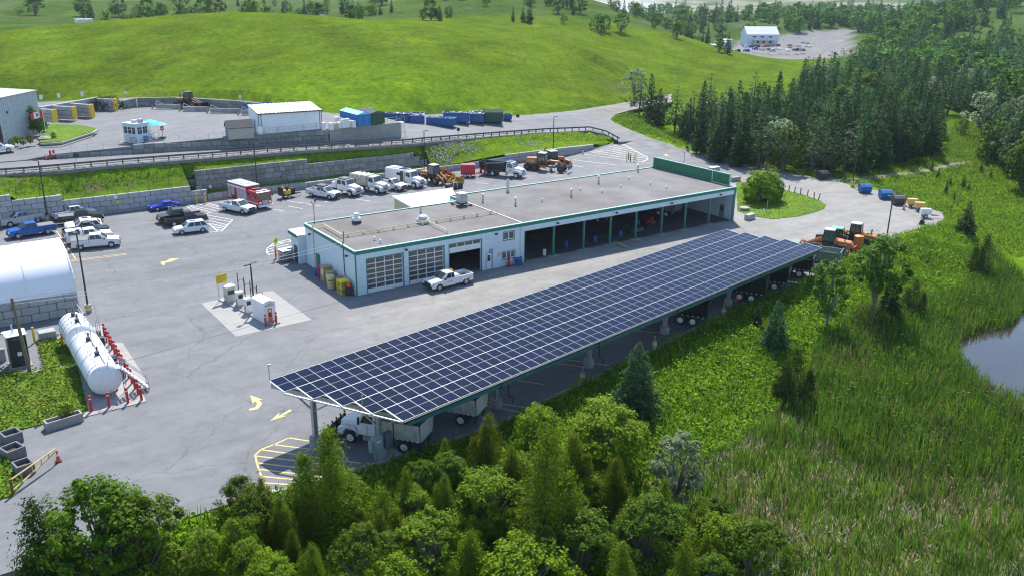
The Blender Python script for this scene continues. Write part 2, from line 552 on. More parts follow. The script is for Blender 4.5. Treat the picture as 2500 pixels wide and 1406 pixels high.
# ------------------------------------------------------------------ open ground: one sheet to the horizon
POND = [(49.09,-42.87,-3.00), (52.47,-41.30,-3.00), (57.22,-41.26,-3.00), (61.66,-42.22,-3.00), (70,-40,-3), (85,-47,-3), (86,-62,-3), (66,-66,-3), (44.29,-54.32,-3.00), (41.91,-50.99,-3.00), (44.00,-47.70,-3.00), (46.27,-45.07,-3.00)]
CTRL = [  # heights read around the site
 (-60,-60,-2.5), (-38,-45,-2.5), (-20,-42,-1.6), (0,-42,-1.8), (20,-40,-2.2), (40,-36,-2), (55,-30,-1.6), (70,-30,-1.5), (90,-26,-1.0), (105,-10,-.3), (120,0,0),
 (-30,-35.5,-.3), (-20,-35.6,-.3), (-10,-36,-.3), (0,-34.8,-.25), (10,-32.6,-.25), (20,-30.4,-.25), (30,-28.4,-.25), (43,-24.8,-.1), (56,-24,.1), (66,-23.5,.5), (73,-25,.7), (83,-22,.2), (92,-9,-.1), (98,1,.1),
 (-15,-55,-2.8), (5,-55,-2.9), (25,-50,-2.8), (45,-58,-3.0), (30,-75,-3.0), (0,-75,-3.1), (-30,-75,-3.5), (-60,-90,-4), (70,-78,-2.8), (40,-95,-3), (95,-60,-2.4), (95,-45,-2.2), (110,-30,-1),
 (130,-40,-1), (160,-60,-1), (220,-100,0), (300,-200,2), (150,-10,0), (180,-20,.5), (110,20,.1), (125,15,.2), (145,10,.5), (160,30,1), (150,50,1.2), (110,45,.8), (100,35,.3), (98,55,.9), (105,70,1.6), (118,88,2.3),
 (140,90,2.8), (160,80,2.2), (200,50,2), (200,100,3), (240,80,3), (250,130,3.5), (250,0,2), (300,60,4), (300,-50,4), (350,0,6), (400,60,8), (450,-20,12), (350,120,5),
 (-60,62,6.5), (-100,50,5), (-100,0,0), (-110,-60,-2), (-60,90,7), (-60,120,8.5), (-20,62,5.8), (20,62,5.2), (60,70,4.2), (0,80,7), (30,75,7),
 (0,45,-.6), (40,20,-.6), (0,10,-.6), (-40,10,-.6), (60,0,-.6), (80,40,-.6),
 (-21.28,124.31,8.30), (-12.66,131.54,8.60), (3.30,127.23,9.00), (14.26,118.00,9.40), (22.77,102.18,9.40), (31.04,86.44,9.00), (38.13,78.25,8.40), (53.66,86.26,6.20), (67.39,87.98,5.60), (78.66,82.67,4.70), (100.82,87.46,4.00), (120.32,94.83,3.50), (131.53,100.02,3.60), (145.85,105.14,4.00),
 (-11.07,206.49,20.00), (17.89,217.76,20.00), (51.38,225.13,20.00), (88.23,208.04,20.30), (127.05,220.75,20.80), (162.35,217.68,21.00), (187.79,197.21,20.50), (212.07,187.76,18.50), (233.12,192.77,16.00), (251.39,191.02,12.00), (265.86,184.90,8.00), (270.77,172.70,5.00), (279.80,168.83,3.40),
 (-16.96,157.97,14.00), (9.79,154.78,14.20), (33.26,131.64,15.00), (57.00,112.56,15.50), (94.59,115.41,15.00), (137.28,123.66,13.00), (170.75,131.80,10.00), (197.68,134.79,6.00), (134.62,110.80,7.00), (57.72,93.49,10.50), (88.52,96.93,9.00),
 (301.96,227.45,2.80), (383.25,252.71,2.80), (361.33,208.45,2.80), (301.94,186.72,2.80), (440.43,273.56,2.60), (437.20,369.02,6.00), (486.18,269.91,3.00), (330,300,3), (400,280,3),
 (403.82,286.24,12.00), (429.90,276.22,13.00), (481.59,283.41,11.00), (487.01,302.43,4.00), (422.87,292.27,10.00),
 (0.52,327.57,15.50), (91.01,361.60,15.00), (150.75,352.56,15.00), (298.88,449.34,13.00), (389.98,449.79,11.00), (467.23,442.36,8.00),
 (1.05,322.66,22.00), (103.00,400.59,20.00), (216.35,439.46,18.00), (468.00,678.83,12.00), (614.30,659.62,6.00), (793.76,678.18,6.00), (1006.43,1007.50,8.00), (999.58,753.64,8.00), (1187.42,752.77,12.00), (1081.14,943.17,8.00),
 (-17.95,123.09,30.00), (45.05,200.43,29.00), (178.92,316.00,28.00), (293.14,293.69,27.00), (470.54,293.73,28.00), (514.74,232.99,18.00), (589.15,232.79,20.00), (566.15,292.38,10.00), (472.67,197.33,24.00),
]
CTRL += [(x, y, 33) for x, y in ((-900, 1200), (0, 1600), (900, 1500), (1500, 800), (1700, 0), (2500, 2500), (-2500, 2500), (0, 3500), (3500, 0))]
CTRL += [(-400,200,14), (-400,-200,-2), (0,-300,-4), (-600,-800,0), (900,-700,15), (2500,-2500,10), (-2500,-2500,0), (0,-3500,0), (-3500,0,10), (600,-100,20), (700,200,20), (600,400,12)]
for p in POND:
 CTRL.append((p[0], p[1], -3.15))
CTRL += [(60,-52,-4.2), (70,-53,-4.4), (52,-49,-4.0), (48,-37,-1.9), (56,-36,-1.6), (41,-45,-2.4), (40,-55,-2.6), (66,-34,-1.6)]
cp = np.array([c[:3] for c in CTRL])
def rbf_fit(P):
 d = np.hypot(P[:, None, 0] - P[None, :, 0], P[:, None, 1] - P[None, :, 1])
 A = np.sqrt(d * d + 16)
 n = len(P)
 M = np.zeros((n + 1, n + 1))
 M[:n, :n] = -A - np.eye(n) * .0
 M[:n, n] = 1
 M[n, :n] = 1
 M[:n, :n] -= np.eye(n) * -.6
 b = np.append(P[:, 2], 0)
 return np.linalg.solve(M, b)
rw = rbf_fit(cp)
cf = cp[(cp[:, 1] > 60) | (np.hypot(cp[:, 0], cp[:, 1]) > 160)]
CF2 = 45.0 ** 2
df_ = np.hypot(cf[:, None, 0] - cf[None, :, 0], cf[:, None, 1] - cf[None, :, 1])
nf_ = len(cf)
Mf = np.zeros((nf_ + 1, nf_ + 1))
Mf[:nf_, :nf_] = -np.sqrt(df_ ** 2 + CF2) + np.eye(nf_) * 6.0
Mf[:nf_, nf_] = Mf[nf_, :nf_] = 1
rwf = np.linalg.solve(Mf, np.append(cf[:, 2], 0))
EDGE = [p[:2] for p in YARDPOLY] + [p[:2] for p in ROADPOLY] + [(95, 40), (100, 30)]
EDGE = [(-90, 74), (-60, 98), (-13, 130), (4, 130), (25, 110), (38, 86), (53, 86), (79, 84), (100, 87), (131, 98), (150, 60), (150, -60)]
def height0(x, y):
 x, y = np.asarray(x, float), np.asarray(y, float)
 sh = x.shape
 xf, yf = x.ravel(), y.ravel()
 out = np.empty(len(xf))
 for i in range(0, len(xf), 20000):
  a, b = xf[i:i + 20000], yf[i:i + 20000]
  d = np.hypot(a[:, None] - cp[None, :, 0], b[:, None] - cp[None, :, 1])
  hn = -np.sqrt(d * d + 16) @ rw[:-1] + rw[-1]
  d = np.hypot(a[:, None] - cf[None, :, 0], b[:, None] - cf[None, :, 1])
  hf = -np.sqrt(d * d + CF2) @ rwf[:-1] + rwf[-1]
  base_y = np.interp(a, [p[0] for p in EDGE[:10]] + [140], [p[1] for p in EDGE[:10]] + [60])
  w = np.maximum(sstep(0, 45, b - base_y) * (a < 140), sstep(140, 190, a))
  out[i:i + 20000] = hn * (1 - w) + hf * w
 out += fbm(xf, yf, 11, 71, 3) * .13 + fbm(xf, yf, 60, 72, 2) * .12 * sstep(90, 200, np.hypot(xf - 20, yf - 10))
 out += fbm(xf, yf, 170, 73, 2) * 1.5 * sstep(400, 800, np.hypot(xf - 20, yf - 10))
 return out.reshape(sh)
PV, PF = [], []
for v_, f_ in PATCH:
 o_ = len(PV)
 PV += v_
 PF += [tuple(i + o_ for i in f) for f in f_]
PBVH = BVHTree.FromPolygons(PV, PF)
def axis(lo, a, b, hi, fine, g):
 m = list(np.arange(a, b + .01, fine))
 r, s = [], fine
 p = b
 while p < hi:
  s *= g
  p += s
  r.append(p)
 l, s, p = [], fine, a
 while p > lo:
  s *= g
  p -= s
  l.append(p)
 return np.array(l[::-1] + m + r)
gx_ = axis(-3600, -62, 130, 3600, 1.4, 1.045)
gy_ = axis(-3600, -80, 118, 3600, 1.4, 1.045)
GXm, GYm = np.meshgrid(gx_, gy_, indexing='ij')
GZm = height0(GXm, GYm)
nx_, ny_ = GXm.shape
cover = np.zeros((nx_, ny_), bool)
TGT = np.full((nx_, ny_), 1e9)
for i in range(nx_):
 if -80 < gx_[i] < 150:
  for j in range(ny_):
   if -45 < gy_[j] < 140:
    h = PBVH.ray_cast(Vector((gx_[i], gy_[j], 60)), Vector((0,0,-1)))
    if h[0] is not None:
     cover[i, j] = True
     TGT[i, j] = h[0].z - .22
for _ in range(2):
 P_ = np.pad(TGT, 1, constant_values=1e9)
 TGT = np.min([P_[a:a + nx_, b:b + ny_] for a in range(3) for b in range(3)], 0)
GZm = np.where(cover, np.minimum(GZm, TGT), GZm)
DRYZ = [(-5.14,-49.88,-3.00), (2.31,-44.17,-3.00), (8.33,-41.57,-3.00), (21.53,-41.66,-3.00), (21.10,-45.93,-3.00), (20.12,-51.01,-3.00), (22.73,-56.45,-3.00), (32.72,-60.95,-3.00), (30,-95,-3), (-20,-95,-3)]
PATHL = [(100.44,9.75,0.0), (105.11,7.86,0.20), (113.73,6.74,0.30), (122.69,5.55,0.50), (133.41,5.91,0.80), (137.57,5.71,1.00)]
PIT = [(497.06,621.83,8.00), (578.69,559.09,7.00), (630.99,528.22,6.00), (762.38,560.99,7.00), (762.36,438.01,10.00), (1200.41,661.32,14.00), (1646.97,1279.33,10.00), (1009.52,1249.40,10.00)]
LOTF = [(305.47,232.10,2.80), (376.64,280.57,2.80), (462.94,259.80,2.80), (351.41,181.94,2.80), (299.90,185.06,2.80)]
CRW = [(-11.07,206.49,20.00), (17.89,217.76,20.00), (51.38,225.13,20.00), (88.23,208.04,20.30), (127.05,220.75,20.80), (162.35,217.68,21.00), (187.79,197.21,20.50), (212.07,187.76,18.50), (251.39,191.02,12.00), (270.77,172.70,5.00)]
CRA = [atan2(p[0] - CAM.x, p[1] - CAM.y) for p in CRW]
CRD = [hypot(p[0] - CAM.x, p[1] - CAM.y) for p in CRW]
def ground_colour(x, y):
 c = grass_col(x, y, .2, 3)
 far = sstep(90, 130, np.hypot(x - 20, y - 10)) * (y > 60)
 m = np.array([.082, .130, .010])[None] * (1 + .20 * fbm(x, y, 40, 81) + .2 * fbm(x * .5, y * 1.5, 9, 82))[:, None]
 y2 = (sstep(.5, 1.1, fbm(x, y, 22, 83)) * .45)[:, None]
 m = m * (1 - y2) + np.array([.15, .19, .012])[None] * y2
 d2 = (sstep(.45, 1.1, fbm(x, y, 30, 84)) * .45)[:, None]
 m = m * (1 - d2) + np.array([.12, .115, .045])[None] * d2
 c = c * (1 - far)[:, None] + m * far[:, None]
 al = np.arctan2(x - CAM.x, y - CAM.y)
 dd = np.hypot(x - CAM.x, y - CAM.y)
 dc = np.interp(al, CRA, CRD)
 bh = (sstep(-4, 14, dd - dc) * (al < CRA[-1]) * (al > CRA[0] - .6))
 bh = np.maximum(bh, sstep(430, 470, dd) * (y > 60) * (al < 1.2))
 q = sstep(-.5, .8, fbm(x, y, 55, 86))[:, None]
 s_ = np.array([.045, .085, .016]) * (1 - q) + np.array([.075, .115, .03]) * q
 q = (sstep(.35, .9, fbm(x, y, 38, 87)) * .7)[:, None]
 s_ = s_ * (1 - q) + np.array([.12, .105, .085]) * q
 c = c * (1 - bh)[:, None] + s_ * bh[:, None]
 # wet ground under reeds and pale flattened dry reeds
 wet = sstep(-1.6, -2.6, height0(x, y)) * (y < -25)
 c = c * (1 - .7 * wet)[:, None] + np.array([.05, .055, .018])[None] * (.7 * wet)[:, None]
 dz = inpoly(x, y, DRYZ) * sstep(-.3, .55, fbm(x, y, 9, 91))
 c = c * (1 - dz * .55)[:, None] + np.array([.24, .20, .12])[None] * (dz * .55)[:, None]
 p = np.exp(-(segdist(x, y, PATHL) / 1.3) ** 2)
 c = c * (1 - p)[:, None] + np.array([.3, .26, .19])[None] * p[:, None]
 pit = inpoly(x, y, PIT) * sstep(-.5, .3, fbm(x, y, 70, 95))
 c = c * (1 - pit * .85)[:, None] + np.array([.30, .27, .23])[None] * (pit * .85)[:, None]
 lot = inpoly(x, y, LOTF) * 1.0
 c = c * (1 - lot)[:, None] + np.array([.20, .195, .19])[None] * lot[:, None]
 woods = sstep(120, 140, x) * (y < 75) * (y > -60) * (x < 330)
 c = c * (1 - .35 * woods)[:, None]  # understory shade put into the colour of the ground beneath the trees
 return np.clip(c, .01, .6)
vs = np.stack([GXm, GYm, GZm], 2).reshape(-1, 3)
idx = np.arange(nx_ * ny_).reshape(nx_, ny_)
fs = np.stack([idx[:-1, :-1], idx[1:, :-1], idx[1:, 1:], idx[:-1, 1:]], 2).reshape(-1, 4)
me = bpy.data.meshes.new('ground')
me.from_pydata(vs.tolist(), [], fs.tolist())
gm = mat('meadow_ground', attr=True, rough=1, var=.32, scale=.9, bump=.5, bscale=1.6, spec=.0)
nt = gm.node_tree
tc = _n(nt, 'ShaderNodeTexCoord')
pb = nt.nodes['Principled BSDF']
cur = pb.inputs['Base Color'].links[0].from_socket
for sc_, st_, lo, hi, amt, tint in ((.06, (1,1.8,1), .52, .66, .55, (1.5, 1.35, .6, 1)), (.11, (.8,1.9,1), .54, .68, .6, (.52, .66, 1.3, 1)), (.5, (.6,1.6,1), .55, .7, .55, (.55, .68, .8, 1)), (.8, (.7,1.5,1), .57, .7, .5, (1.7, 1.4, .9, 1))):
 mp = _n(nt, 'ShaderNodeMapping')
 mp.inputs['Scale'].default_value = st_
 mp.inputs['Rotation'].default_value = (0,0,-.6)
 mp.inputs['Location'].default_value = (sc_ * 100, 3, 0)
 nt.links.new(tc.outputs['Object'], mp.inputs['Vector'])
 nz = _n(nt, 'ShaderNodeTexNoise', Scale=sc_, Detail=7.0, Roughness=.68)
 nt.links.new(mp.outputs[0], nz.inputs['Vector'])
 mu = _n(nt, 'ShaderNodeMixRGB', blend_type='MULTIPLY')
 mu.inputs[2].default_value = tint
 nt.links.new(rng_(nz.outputs['Fac'], lo, hi, 0, amt), mu.inputs[0])
 nt.links.new(cur, mu.inputs[1])
 cur = mu.outputs[0]
nt.links.new(cur, pb.inputs['Base Color'])
me.materials.append(gm)
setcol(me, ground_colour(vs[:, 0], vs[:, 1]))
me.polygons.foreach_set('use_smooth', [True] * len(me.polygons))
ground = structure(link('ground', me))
def height(x, y):
 """ground height by interpolation of the ground sheet"""
 x, y = np.asarray(x, float), np.asarray(y, float)
 i = np.clip(np.searchsorted(gx_, x) - 1, 0, nx_ - 2)
 j = np.clip(np.searchsorted(gy_, y) - 1, 0, ny_ - 2)
 a = (x - gx_[i]) / (gx_[i + 1] - gx_[i])
 b = (y - gy_[j]) / (gy_[j + 1] - gy_[j])
 return (GZm[i, j] * (1 - a) * (1 - b) + GZm[i + 1, j] * a * (1 - b) + GZm[i, j + 1] * (1 - a) * b + GZm[i + 1, j + 1] * a * b)
def top(x, y):
 """height of whatever surface lies uppermost at x, y"""
 h = PBVH.ray_cast(Vector((x, y, 60)), Vector((0,0,-1)))
 return h[0].z if h[0] is not None else float(height(x, y))
# pond
wm = mat('pond_water', (.035,.03,.022), rough=.06, var=.25, scale=.2, bump=.12, bscale=2.5, spec=.5)
sheet('water', POND, wm, 3, 0, patch=False)
# ------------------------------------------------------------------ shared materials
m_block = mat('precast_concrete', (.30,.305,.30), .9, var=.16, scale=.8, bump=.4, bscale=9, rnd=.14, dirt=.35)
m_blockd = mat('weathered_concrete', (.21,.22,.205), .92, var=.2, scale=.8, bump=.4, bscale=9, rnd=.22, dirt=.5)
m_blockl = mat('pale_concrete', (.36,.36,.355), .9, var=.14, scale=.9, bump=.3, bscale=9, rnd=.1, dirt=.25)
m_conc = mat('concrete', (.30,.29,.27), .9, var=.12, scale=1.2, bump=.3, bscale=12, dirt=.3)
m_steel = mat('galvanised_steel', (.42,.44,.46), .42, .75, var=.12, scale=3)
m_dsteel = mat('dark_painted_steel', (.05,.05,.055), .5, .2, var=.15, scale=3)
m_black = mat('black_rubber', (.022,.022,.024), .75, var=.2, scale=4)
m_dark = mat('black_paint', (.02,.02,.023), .35, var=.2, scale=3)
m_white = mat('white_paint', (.72,.72,.71), .45, var=.05, scale=2, dirt=.06)
m_teal = mat('teal_trim', (.022,.17,.125), .5, var=.12, scale=3)
m_tealp = mat('pale_teal_flashing', (.33,.58,.52), .45, var=.1, scale=2)
m_clad_x = mat('blue_grey_cladding', (.56,.66,.70), .5, var=.05, scale=.5, wave=('X', 1.05, .03), bump=.55, dirt=.06)
m_clad_y = mat('blue_grey_side_cladding', (.56,.66,.70), .5, var=.05, scale=.5, wave=('Y', 1.05, .03), bump=.55, dirt=.06)
m_roof = mat('gravel_roof', (.155,.145,.14), .95, var=.25, scale=.25, bump=.5, bscale=9, dirt=.55)
m_yellow = mat('yellow_paint', (.72,.46,.02), .5, var=.12, scale=3, dirt=.1)
m_cream = mat('cream_pipe', (.66,.55,.30), .5, var=.1, scale=3)
m_red = mat('red_paint', (.52,.018,.025), .45, var=.12, scale=3)
m_orange = mat('orange_paint', (.46,.15,.03), .5, var=.15, scale=2, dirt=.15)
m_blue = mat('blue_paint', (.010,.10,.29), .45, var=.14, scale=2, rnd=.12, dirt=.12)
m_green = mat('dark_green_paint', (.018,.07,.035), .5, var=.15, scale=2, dirt=.15)
m_glass = mat('window_glass', (.02,.028,.032), .06, var=.1, scale=2, spec=.7)
m_paneg = mat('hazed_glazing', (.10,.10,.085), .18, var=.2, scale=1.5, spec=.6, rnd=.12)
m_wood = mat('weathered_wood', (.17,.12,.075), .85, var=.25, scale=3, dirt=.2)
m_paintw = mat('white_road_paint', (.66,.65,.61), .8, var=.18, scale=2.5)
m_painty = mat('yellow_road_paint', (.64,.46,.17), .8, var=.18, scale=2.5)
# ------------------------------------------------------------------ block walls
BL, BH, BD = 1.62, .82, .8
def block_meshes(m, L, H, D, tagn):
 out = []
 for k in range(4):
  b = MB().box(.022, L - .022, 0, D, .016, H - .02)
  q = [(x + rng.uniform(-.012, .012), y + (rng.uniform(-.03, .03) if y < .1 else 0), z) for x, y, z in b.v]
  b.v = q
  me = b.mesh('block_' + tagn, m)
  bm = bmesh.new()
  bm.from_mesh(me)
  bmesh.ops.bevel(bm, geom=list(bm.edges), offset=.05, segments=1, affect='EDGES')
  bm.to_mesh(me)
  bm.free()
  out.append(me)
 return out
def block_wall(name, label, segs, m, L=BL, H=BH, D=BD, cat='retaining wall', batter=0.0, group=None, jitter=0.0, mixed=False):
 """segs: (x0,y0,zbase0, x1,y1,zbase1, rows). Every block its own part."""
 t = thing(name, label, cat, (segs[0][0], segs[0][1], 0), 0, group)
 t.location = (0,0,0)
 ms = block_meshes(m, L, H, D, name)
 for (x0, y0, z0, x1, y1, z1, rows) in segs:
  d = Vector((x1 - x0, y1 - y0, z1 - z0))
  ln = hypot(d.x, d.y)
  a = atan2(d.y, d.x)
  sl_ = d.z / ln
  for r in range(rows):
   s = -(L / 2 if r % 2 else 0.0)
   while s < ln - .05:
    l = L if not mixed else rng.choice((L, L * .62, L * .62))
    a0, a1 = max(s, 0), min(s + l, ln)
    if a1 - a0 > .12:
     o = bpy.data.objects.new('block', rng.choice(ms))
     COL.objects.link(o)
     o.parent = t
     off = batter * r + rng.uniform(0, jitter)
     o.location = (x0 + cos(a) * a0 - sin(a) * off, y0 + sin(a) * a0 + cos(a) * off, z0 + sl_ * a0 + r * H)
     o.rotation_euler = Matrix.Rotation(a, 3, 'Z').to_euler() if abs(sl_) < 1e-4 else (Matrix.Rotation(a, 3, 'Z') @ Matrix.Rotation(-math.atan(sl_), 3, 'Y')).to_euler()
     o.scale = ((a1 - a0) / L, 1, 1)
    s += l
 return t
Bz = -.55
block_wall('retaining_wall', 'long pale block retaining wall behind the parked cars and trucks', [
 (-60, 54, Bz, -27.8, 54, Bz, 6), (-27.8, 54, Bz, -21.2, 54, Bz, 5), (-21.2, 54, Bz, -3.0, 54, Bz, 4), (-3, 54, Bz, -.5, 54, Bz, 3), (-.5, 54, Bz, 48, 54, Bz, 2)], m_blockl, jitter=.03)
block_wall('retaining_wall', 'low white block wall tapering down behind the grader to the striped corner', [
 (48, 54, Bz, 57.3, 54, Bz + .35, 2), (57.3, 54, Bz, 71.8, 54.6, Bz - .1, 3), (71.8, 54.6, Bz - .1, 82, 56.8, Bz - .65, 3), (82, 56.8, Bz - .65, 91.8, 59.6, -1.1, 2)], m_blockl, jitter=.03)
block_wall('retaining_wall', 'tall grey block wall of the upper tier behind the fire truck', [
 (-4.2, 57.2, .7, -1.5, 56.7, .7, 3), (-1.5, 56.2, .5, 17.6, 56.2, .5, 5), (17.6, 56.2, .5, 38.2, 56.2, .5, 4), (38.2, 56.2, .5, 39.4, 56.2, .5, 3), (39.4, 56.2, .5, 41, 56.2, .5, 2)], m_blockd, L=1.5, D=.6, jitter=.05, mixed=True)
block_wall('retaining_wall', 'weathered block wall holding up the upper yard beside the road', [
 (-19.5, 67.9, 6.25, -2.9, 66.7, 6.1, 1), (-8, 67.1, 6.95, -2.9, 66.72, 6.9, 1), (-2.9, 66.7, 5.9, 6.5, 65.6, 5.75, 2), (6.5, 65.6, 5.6, 25.2, 64.4, 5.35, 3)], m_blockd, jitter=.03)
# cast wall that carries on from the blocks
w = MB()
w.hexa([(25.3,64.3,4.9), (39.7,63.9,4.6), (39.7,64.4,4.6), (25.3,64.8,4.9), (25.3,64.3,8.0), (39.7,63.9,8.25), (39.7,64.4,8.25), (25.3,64.8,8.0)])
w.hexa([(39.3,64.4,4.6), (39.7,64.4,4.6), (39.7,72,4.6), (39.3,72,4.6), (39.3,64.4,8.25), (39.7,64.4,8.25), (39.7,72,8.25), (39.3,72,8.25)])
tag(w.build('concrete_wall', m_conc), 'smooth poured concrete wall at the end of the upper yard', 'concrete wall')
# ------------------------------------------------------------------ workshop
B = thing('workshop_building', 'long low garage and workshop building with flat grey roof and teal trim', 'building')
H1 = 5.18
def wall(boxes, m, name='wall'):
 b = MB()
 for q in boxes:
  b.box(*q)
 return b.build(name, m, B)
LX, LD, RX, RD = 22.96, 14.4, 61.95, 17.7
d1, d2, d3 = (1.38, 5.88), (6.76, 11.32), (12.14, 16.61)
man, wu, wl = (17.38, 18.2), (19.93, 21.53), (19.8, 21.65)
wall([(0, d1[0], 0, .25, 0, 4.75), (d1[1], d2[0], 0, .25, 0, 4.75), (d2[1], d3[0], 0, .25, 0, 4.75), (d3[1], man[0], 0, .25, 0, 4.75), (man[0], man[1], 0, .25, 2.08, 4.75),
      (man[1], wl[0], 0, .25, 0, 4.75), (wl[0], wl[1], 0, .25, 0, .95), (wl[0], wl[1], 0, .25, 1.88, 3.38), (wl[0], wu[0], 0, .25, 3.38, 4.4), (wu[1], wl[1], 0, .25, 3.38, 4.4), (wl[0], wl[1], 0, .25, 4.4, 4.75), (wl[1], LX, 0, .25, 0, 4.75),
      (d1[0], d1[1], 0, .25, 4.0, 4.75), (d2[0], d2[1], 0, .25, 4.0, 4.75), (d3[0], d3[1], 0, .25, 4.0, 4.75)], m_clad_x)
wall([(LX, RX, 0, .3, 4.05, 4.75), (LX, 23.2, .001, .3, 0, 4.05)], m_clad_x)
wall([(0, .25, .25, LD, 0, 4.75)], m_clad_y)
wall([(.25, LX, LD - .25, LD, 0, 4.75)], m_clad_x)
wall([(LX, RX, RD - .25, RD, 0, 4.75)], m_clad_x)
wall([(RX - .25, RX, .3, RD - .25, 0, 4.75)], m_clad_y)
wall([(LX - .1, LX + .1, .3, RD - .25, 0, 4.75)], m_clad_y)
b = MB().box(.02, LX - .003, .02, LD - .02, 4.76, 5.06).box(LX, RX - .02, .02, RD - .02, 4.762, 5.06)
b.build('roof', m_roof, B)
b = MB()
b.box(-.06, RX + .06, -.06, 0, 4.72, 5.12).box(-.06, 0, 0, LD + .06, 4.72, 5.12)
b.box(RX, RX + .06, 0, 1.2, 4.72, 5.12).box(0, LX - .001, LD, LD + .06, 4.78, 5.12).box(LX, RX, RD, RD + .06, 4.78, 5.12).box(LX - .06, LX - .003, LD + .06, RD + .06, 4.3, 5.12)
b.build('fascia', m_teal, B)
b = MB()
e = .17
b.box(-.08, RX + .08, -.08, e, 5.125, 5.19).box(-.08, e, e, LD + .08, 5.125, 5.185).box(e, LX, LD - .1, LD + .08, 5.125, 5.185).box(LX - .08, RX + .08, RD - .1, RD + .08, 5.125, 5.19)
b.box(LX - .08, LX + .08, LD + .08, RD - .1, 5.125, 5.19).box(RX - .1, RX + .08, e, 1.3, 5.125, 5.19)
b.build('flashing', m_tealp, B)
MB().box(LX - .1, LX + .1, e, LD - .1, 5.06, 5.13).build('roof_seam', mat('pale_seam', (.5,.47,.45), .8), B)
# raised green screen along the far end of the roof
b = MB()
b.box(RX - .06, RX, 1.35, 17.7, 5.1, 6.75)
for i in range(28):
 b.box(RX - .1, RX - .06, 1.4 + i * .58, 1.7 + i * .58, 5.3, 6.68)
o = b.build('roof_screen', mat('green_metal', (.02,.155,.075), .45, var=.15, scale=2), B)
b = MB()
b.box(RX - .13, RX + .04, 1.3, 17.75, 6.75, 6.83).box(RX - .13, RX - .1, 4.7, 4.85, 5.15, 6.75).box(RX - .12, RX + .02, 1.24, 1.35, 5.1, 6.75).box(RX - .12, RX + .02, 17.7, 17.8, 5.1, 6.75)
b.build('screen_trim', m_tealp, B)
MB().box(RX - .45, RX - .13, 5, 17.7, 5.12, 5.3).build('screen_kerb', m_teal, B)
# corner trims and opening trims
b = MB()
b.box(-.03, .1, -.03, -.001, 0, 4.72).box(-.03, -.001, 0, .1, 0, 4.72).box(RX - .35, RX + .03, -.03, -.001, 0, 4.72).box(RX + .001, RX + .03, 0, .35, 0, 4.72).box(23.1, 23.22, -.025, -.001, 0, 4.05)
for d in (d1, d2, d3):
 b.box(d[0] - .09, d[0], -.022, -.001, 0, 4.0).box(d[1], d[1] + .16, -.022, -.001, 0, 4.0).box(d[0] - .09, d[1] + .16, -.022, -.001, 4.0, 4.1)
b.box(man[0] - .06, man[0], -.02, -.001, 0, 2.14).box(man[1], man[1] + .1, -.02, -.001, 0, 2.14).box(man[0], man[1], -.02, -.001, 2.08, 2.14)
for x0, x1, z0, z1 in ((wu[0], wu[1], 3.38, 4.4), (wl[0], wl[1], .95, 1.88)):
 b.box(x0 - .08, x0, -.03, -.001, z0 - .12, z1 + .06).box(x1, x1 + .08, -.03, -.001, z0 - .12, z1 + .06).box(x0, x1, -.03, -.001, z0 - .12, z0).box(x0, x1, -.03, -.001, z1, z1 + .06)
b.build('trim', m_teal, B)
def garage_door(x0, x1, ztop, rows, zbot=.45):
 f = MB()
 n = 4
 w_ = (x1 - x0)
 rh = (ztop - zbot) / rows
 for i in range(n + 1):
  x = x0 + w_ * i / n
  f.box(max(x0, x - .05), min(x1, x + .05), .1, .17, zbot, ztop)
 for j in range(rows + 1):
  z = zbot + rh * j
  f.box(x0, x1, .095, .165, max(zbot, z - .05), min(ztop, z + .05))
 f.box(x0, x1, .09, .16, .02 if zbot < 2 else 2.9, zbot)
 f.box(x0 + w_ / 2 - .09, x0 + w_ / 2 + .09, .06, .095, zbot + rh * .9, zbot + rh * 1.5)
 d = f.build('garage_door', m_white, B)
 pm = MB().box(.05, w_ / n - .05, .12, .14, .05, rh - .05).mesh('pane', m_paneg)
 for i in range(n):
  for j in range(rows):
   link('pane', pm, d, (x0 + w_ * i / n, 0, zbot + rh * j))
 return d
garage_door(*d1, 4.0, 6)
garage_door(*d2, 4.0, 6)
garage_door(*d3, 4.0, 1, 3.52)['label'] = 'garage door rolled most of the way up'
dr = MB().box(man[0] + .01, man[1] - .01, .05, .1, .02, 2.06).build('door', m_white, B)
MB().box(man[0] + .2, man[1] - .2, .035, .052, 1.05, 1.8).build('pane', m_glass, dr)
MB().box(man[0] + .1, man[0] + .16, .02, .05, .95, 1.1).build('handle', m_steel, dr)
for (x0, x1, z0, z1, n) in ((wu[0], wu[1], 3.38, 4.4, 2), (wl[0], wl[1], .95, 1.88, 3)):
 f = MB()
 f.box(x0, x1, .03, .12, z0, z0 + .09).box(x0, x1, .03, .12, z1 - .09, z1)
 for i in range(n + 1):
  x = x0 + (x1 - x0) * i / n
  f.box(max(x0, x - .06), min(x1, x + .06), .032, .118, z0 + .09, z1 - .09)
 wd = f.build('window', m_white, B)
 for i in range(n):
  MB().box(x0 + (x1 - x0) * i / n + .07, x0 + (x1 - x0) * (i + 1) / n - .07, .07, .09, z0 + .09, z1 - .09).build('pane', m_paneg, wd)
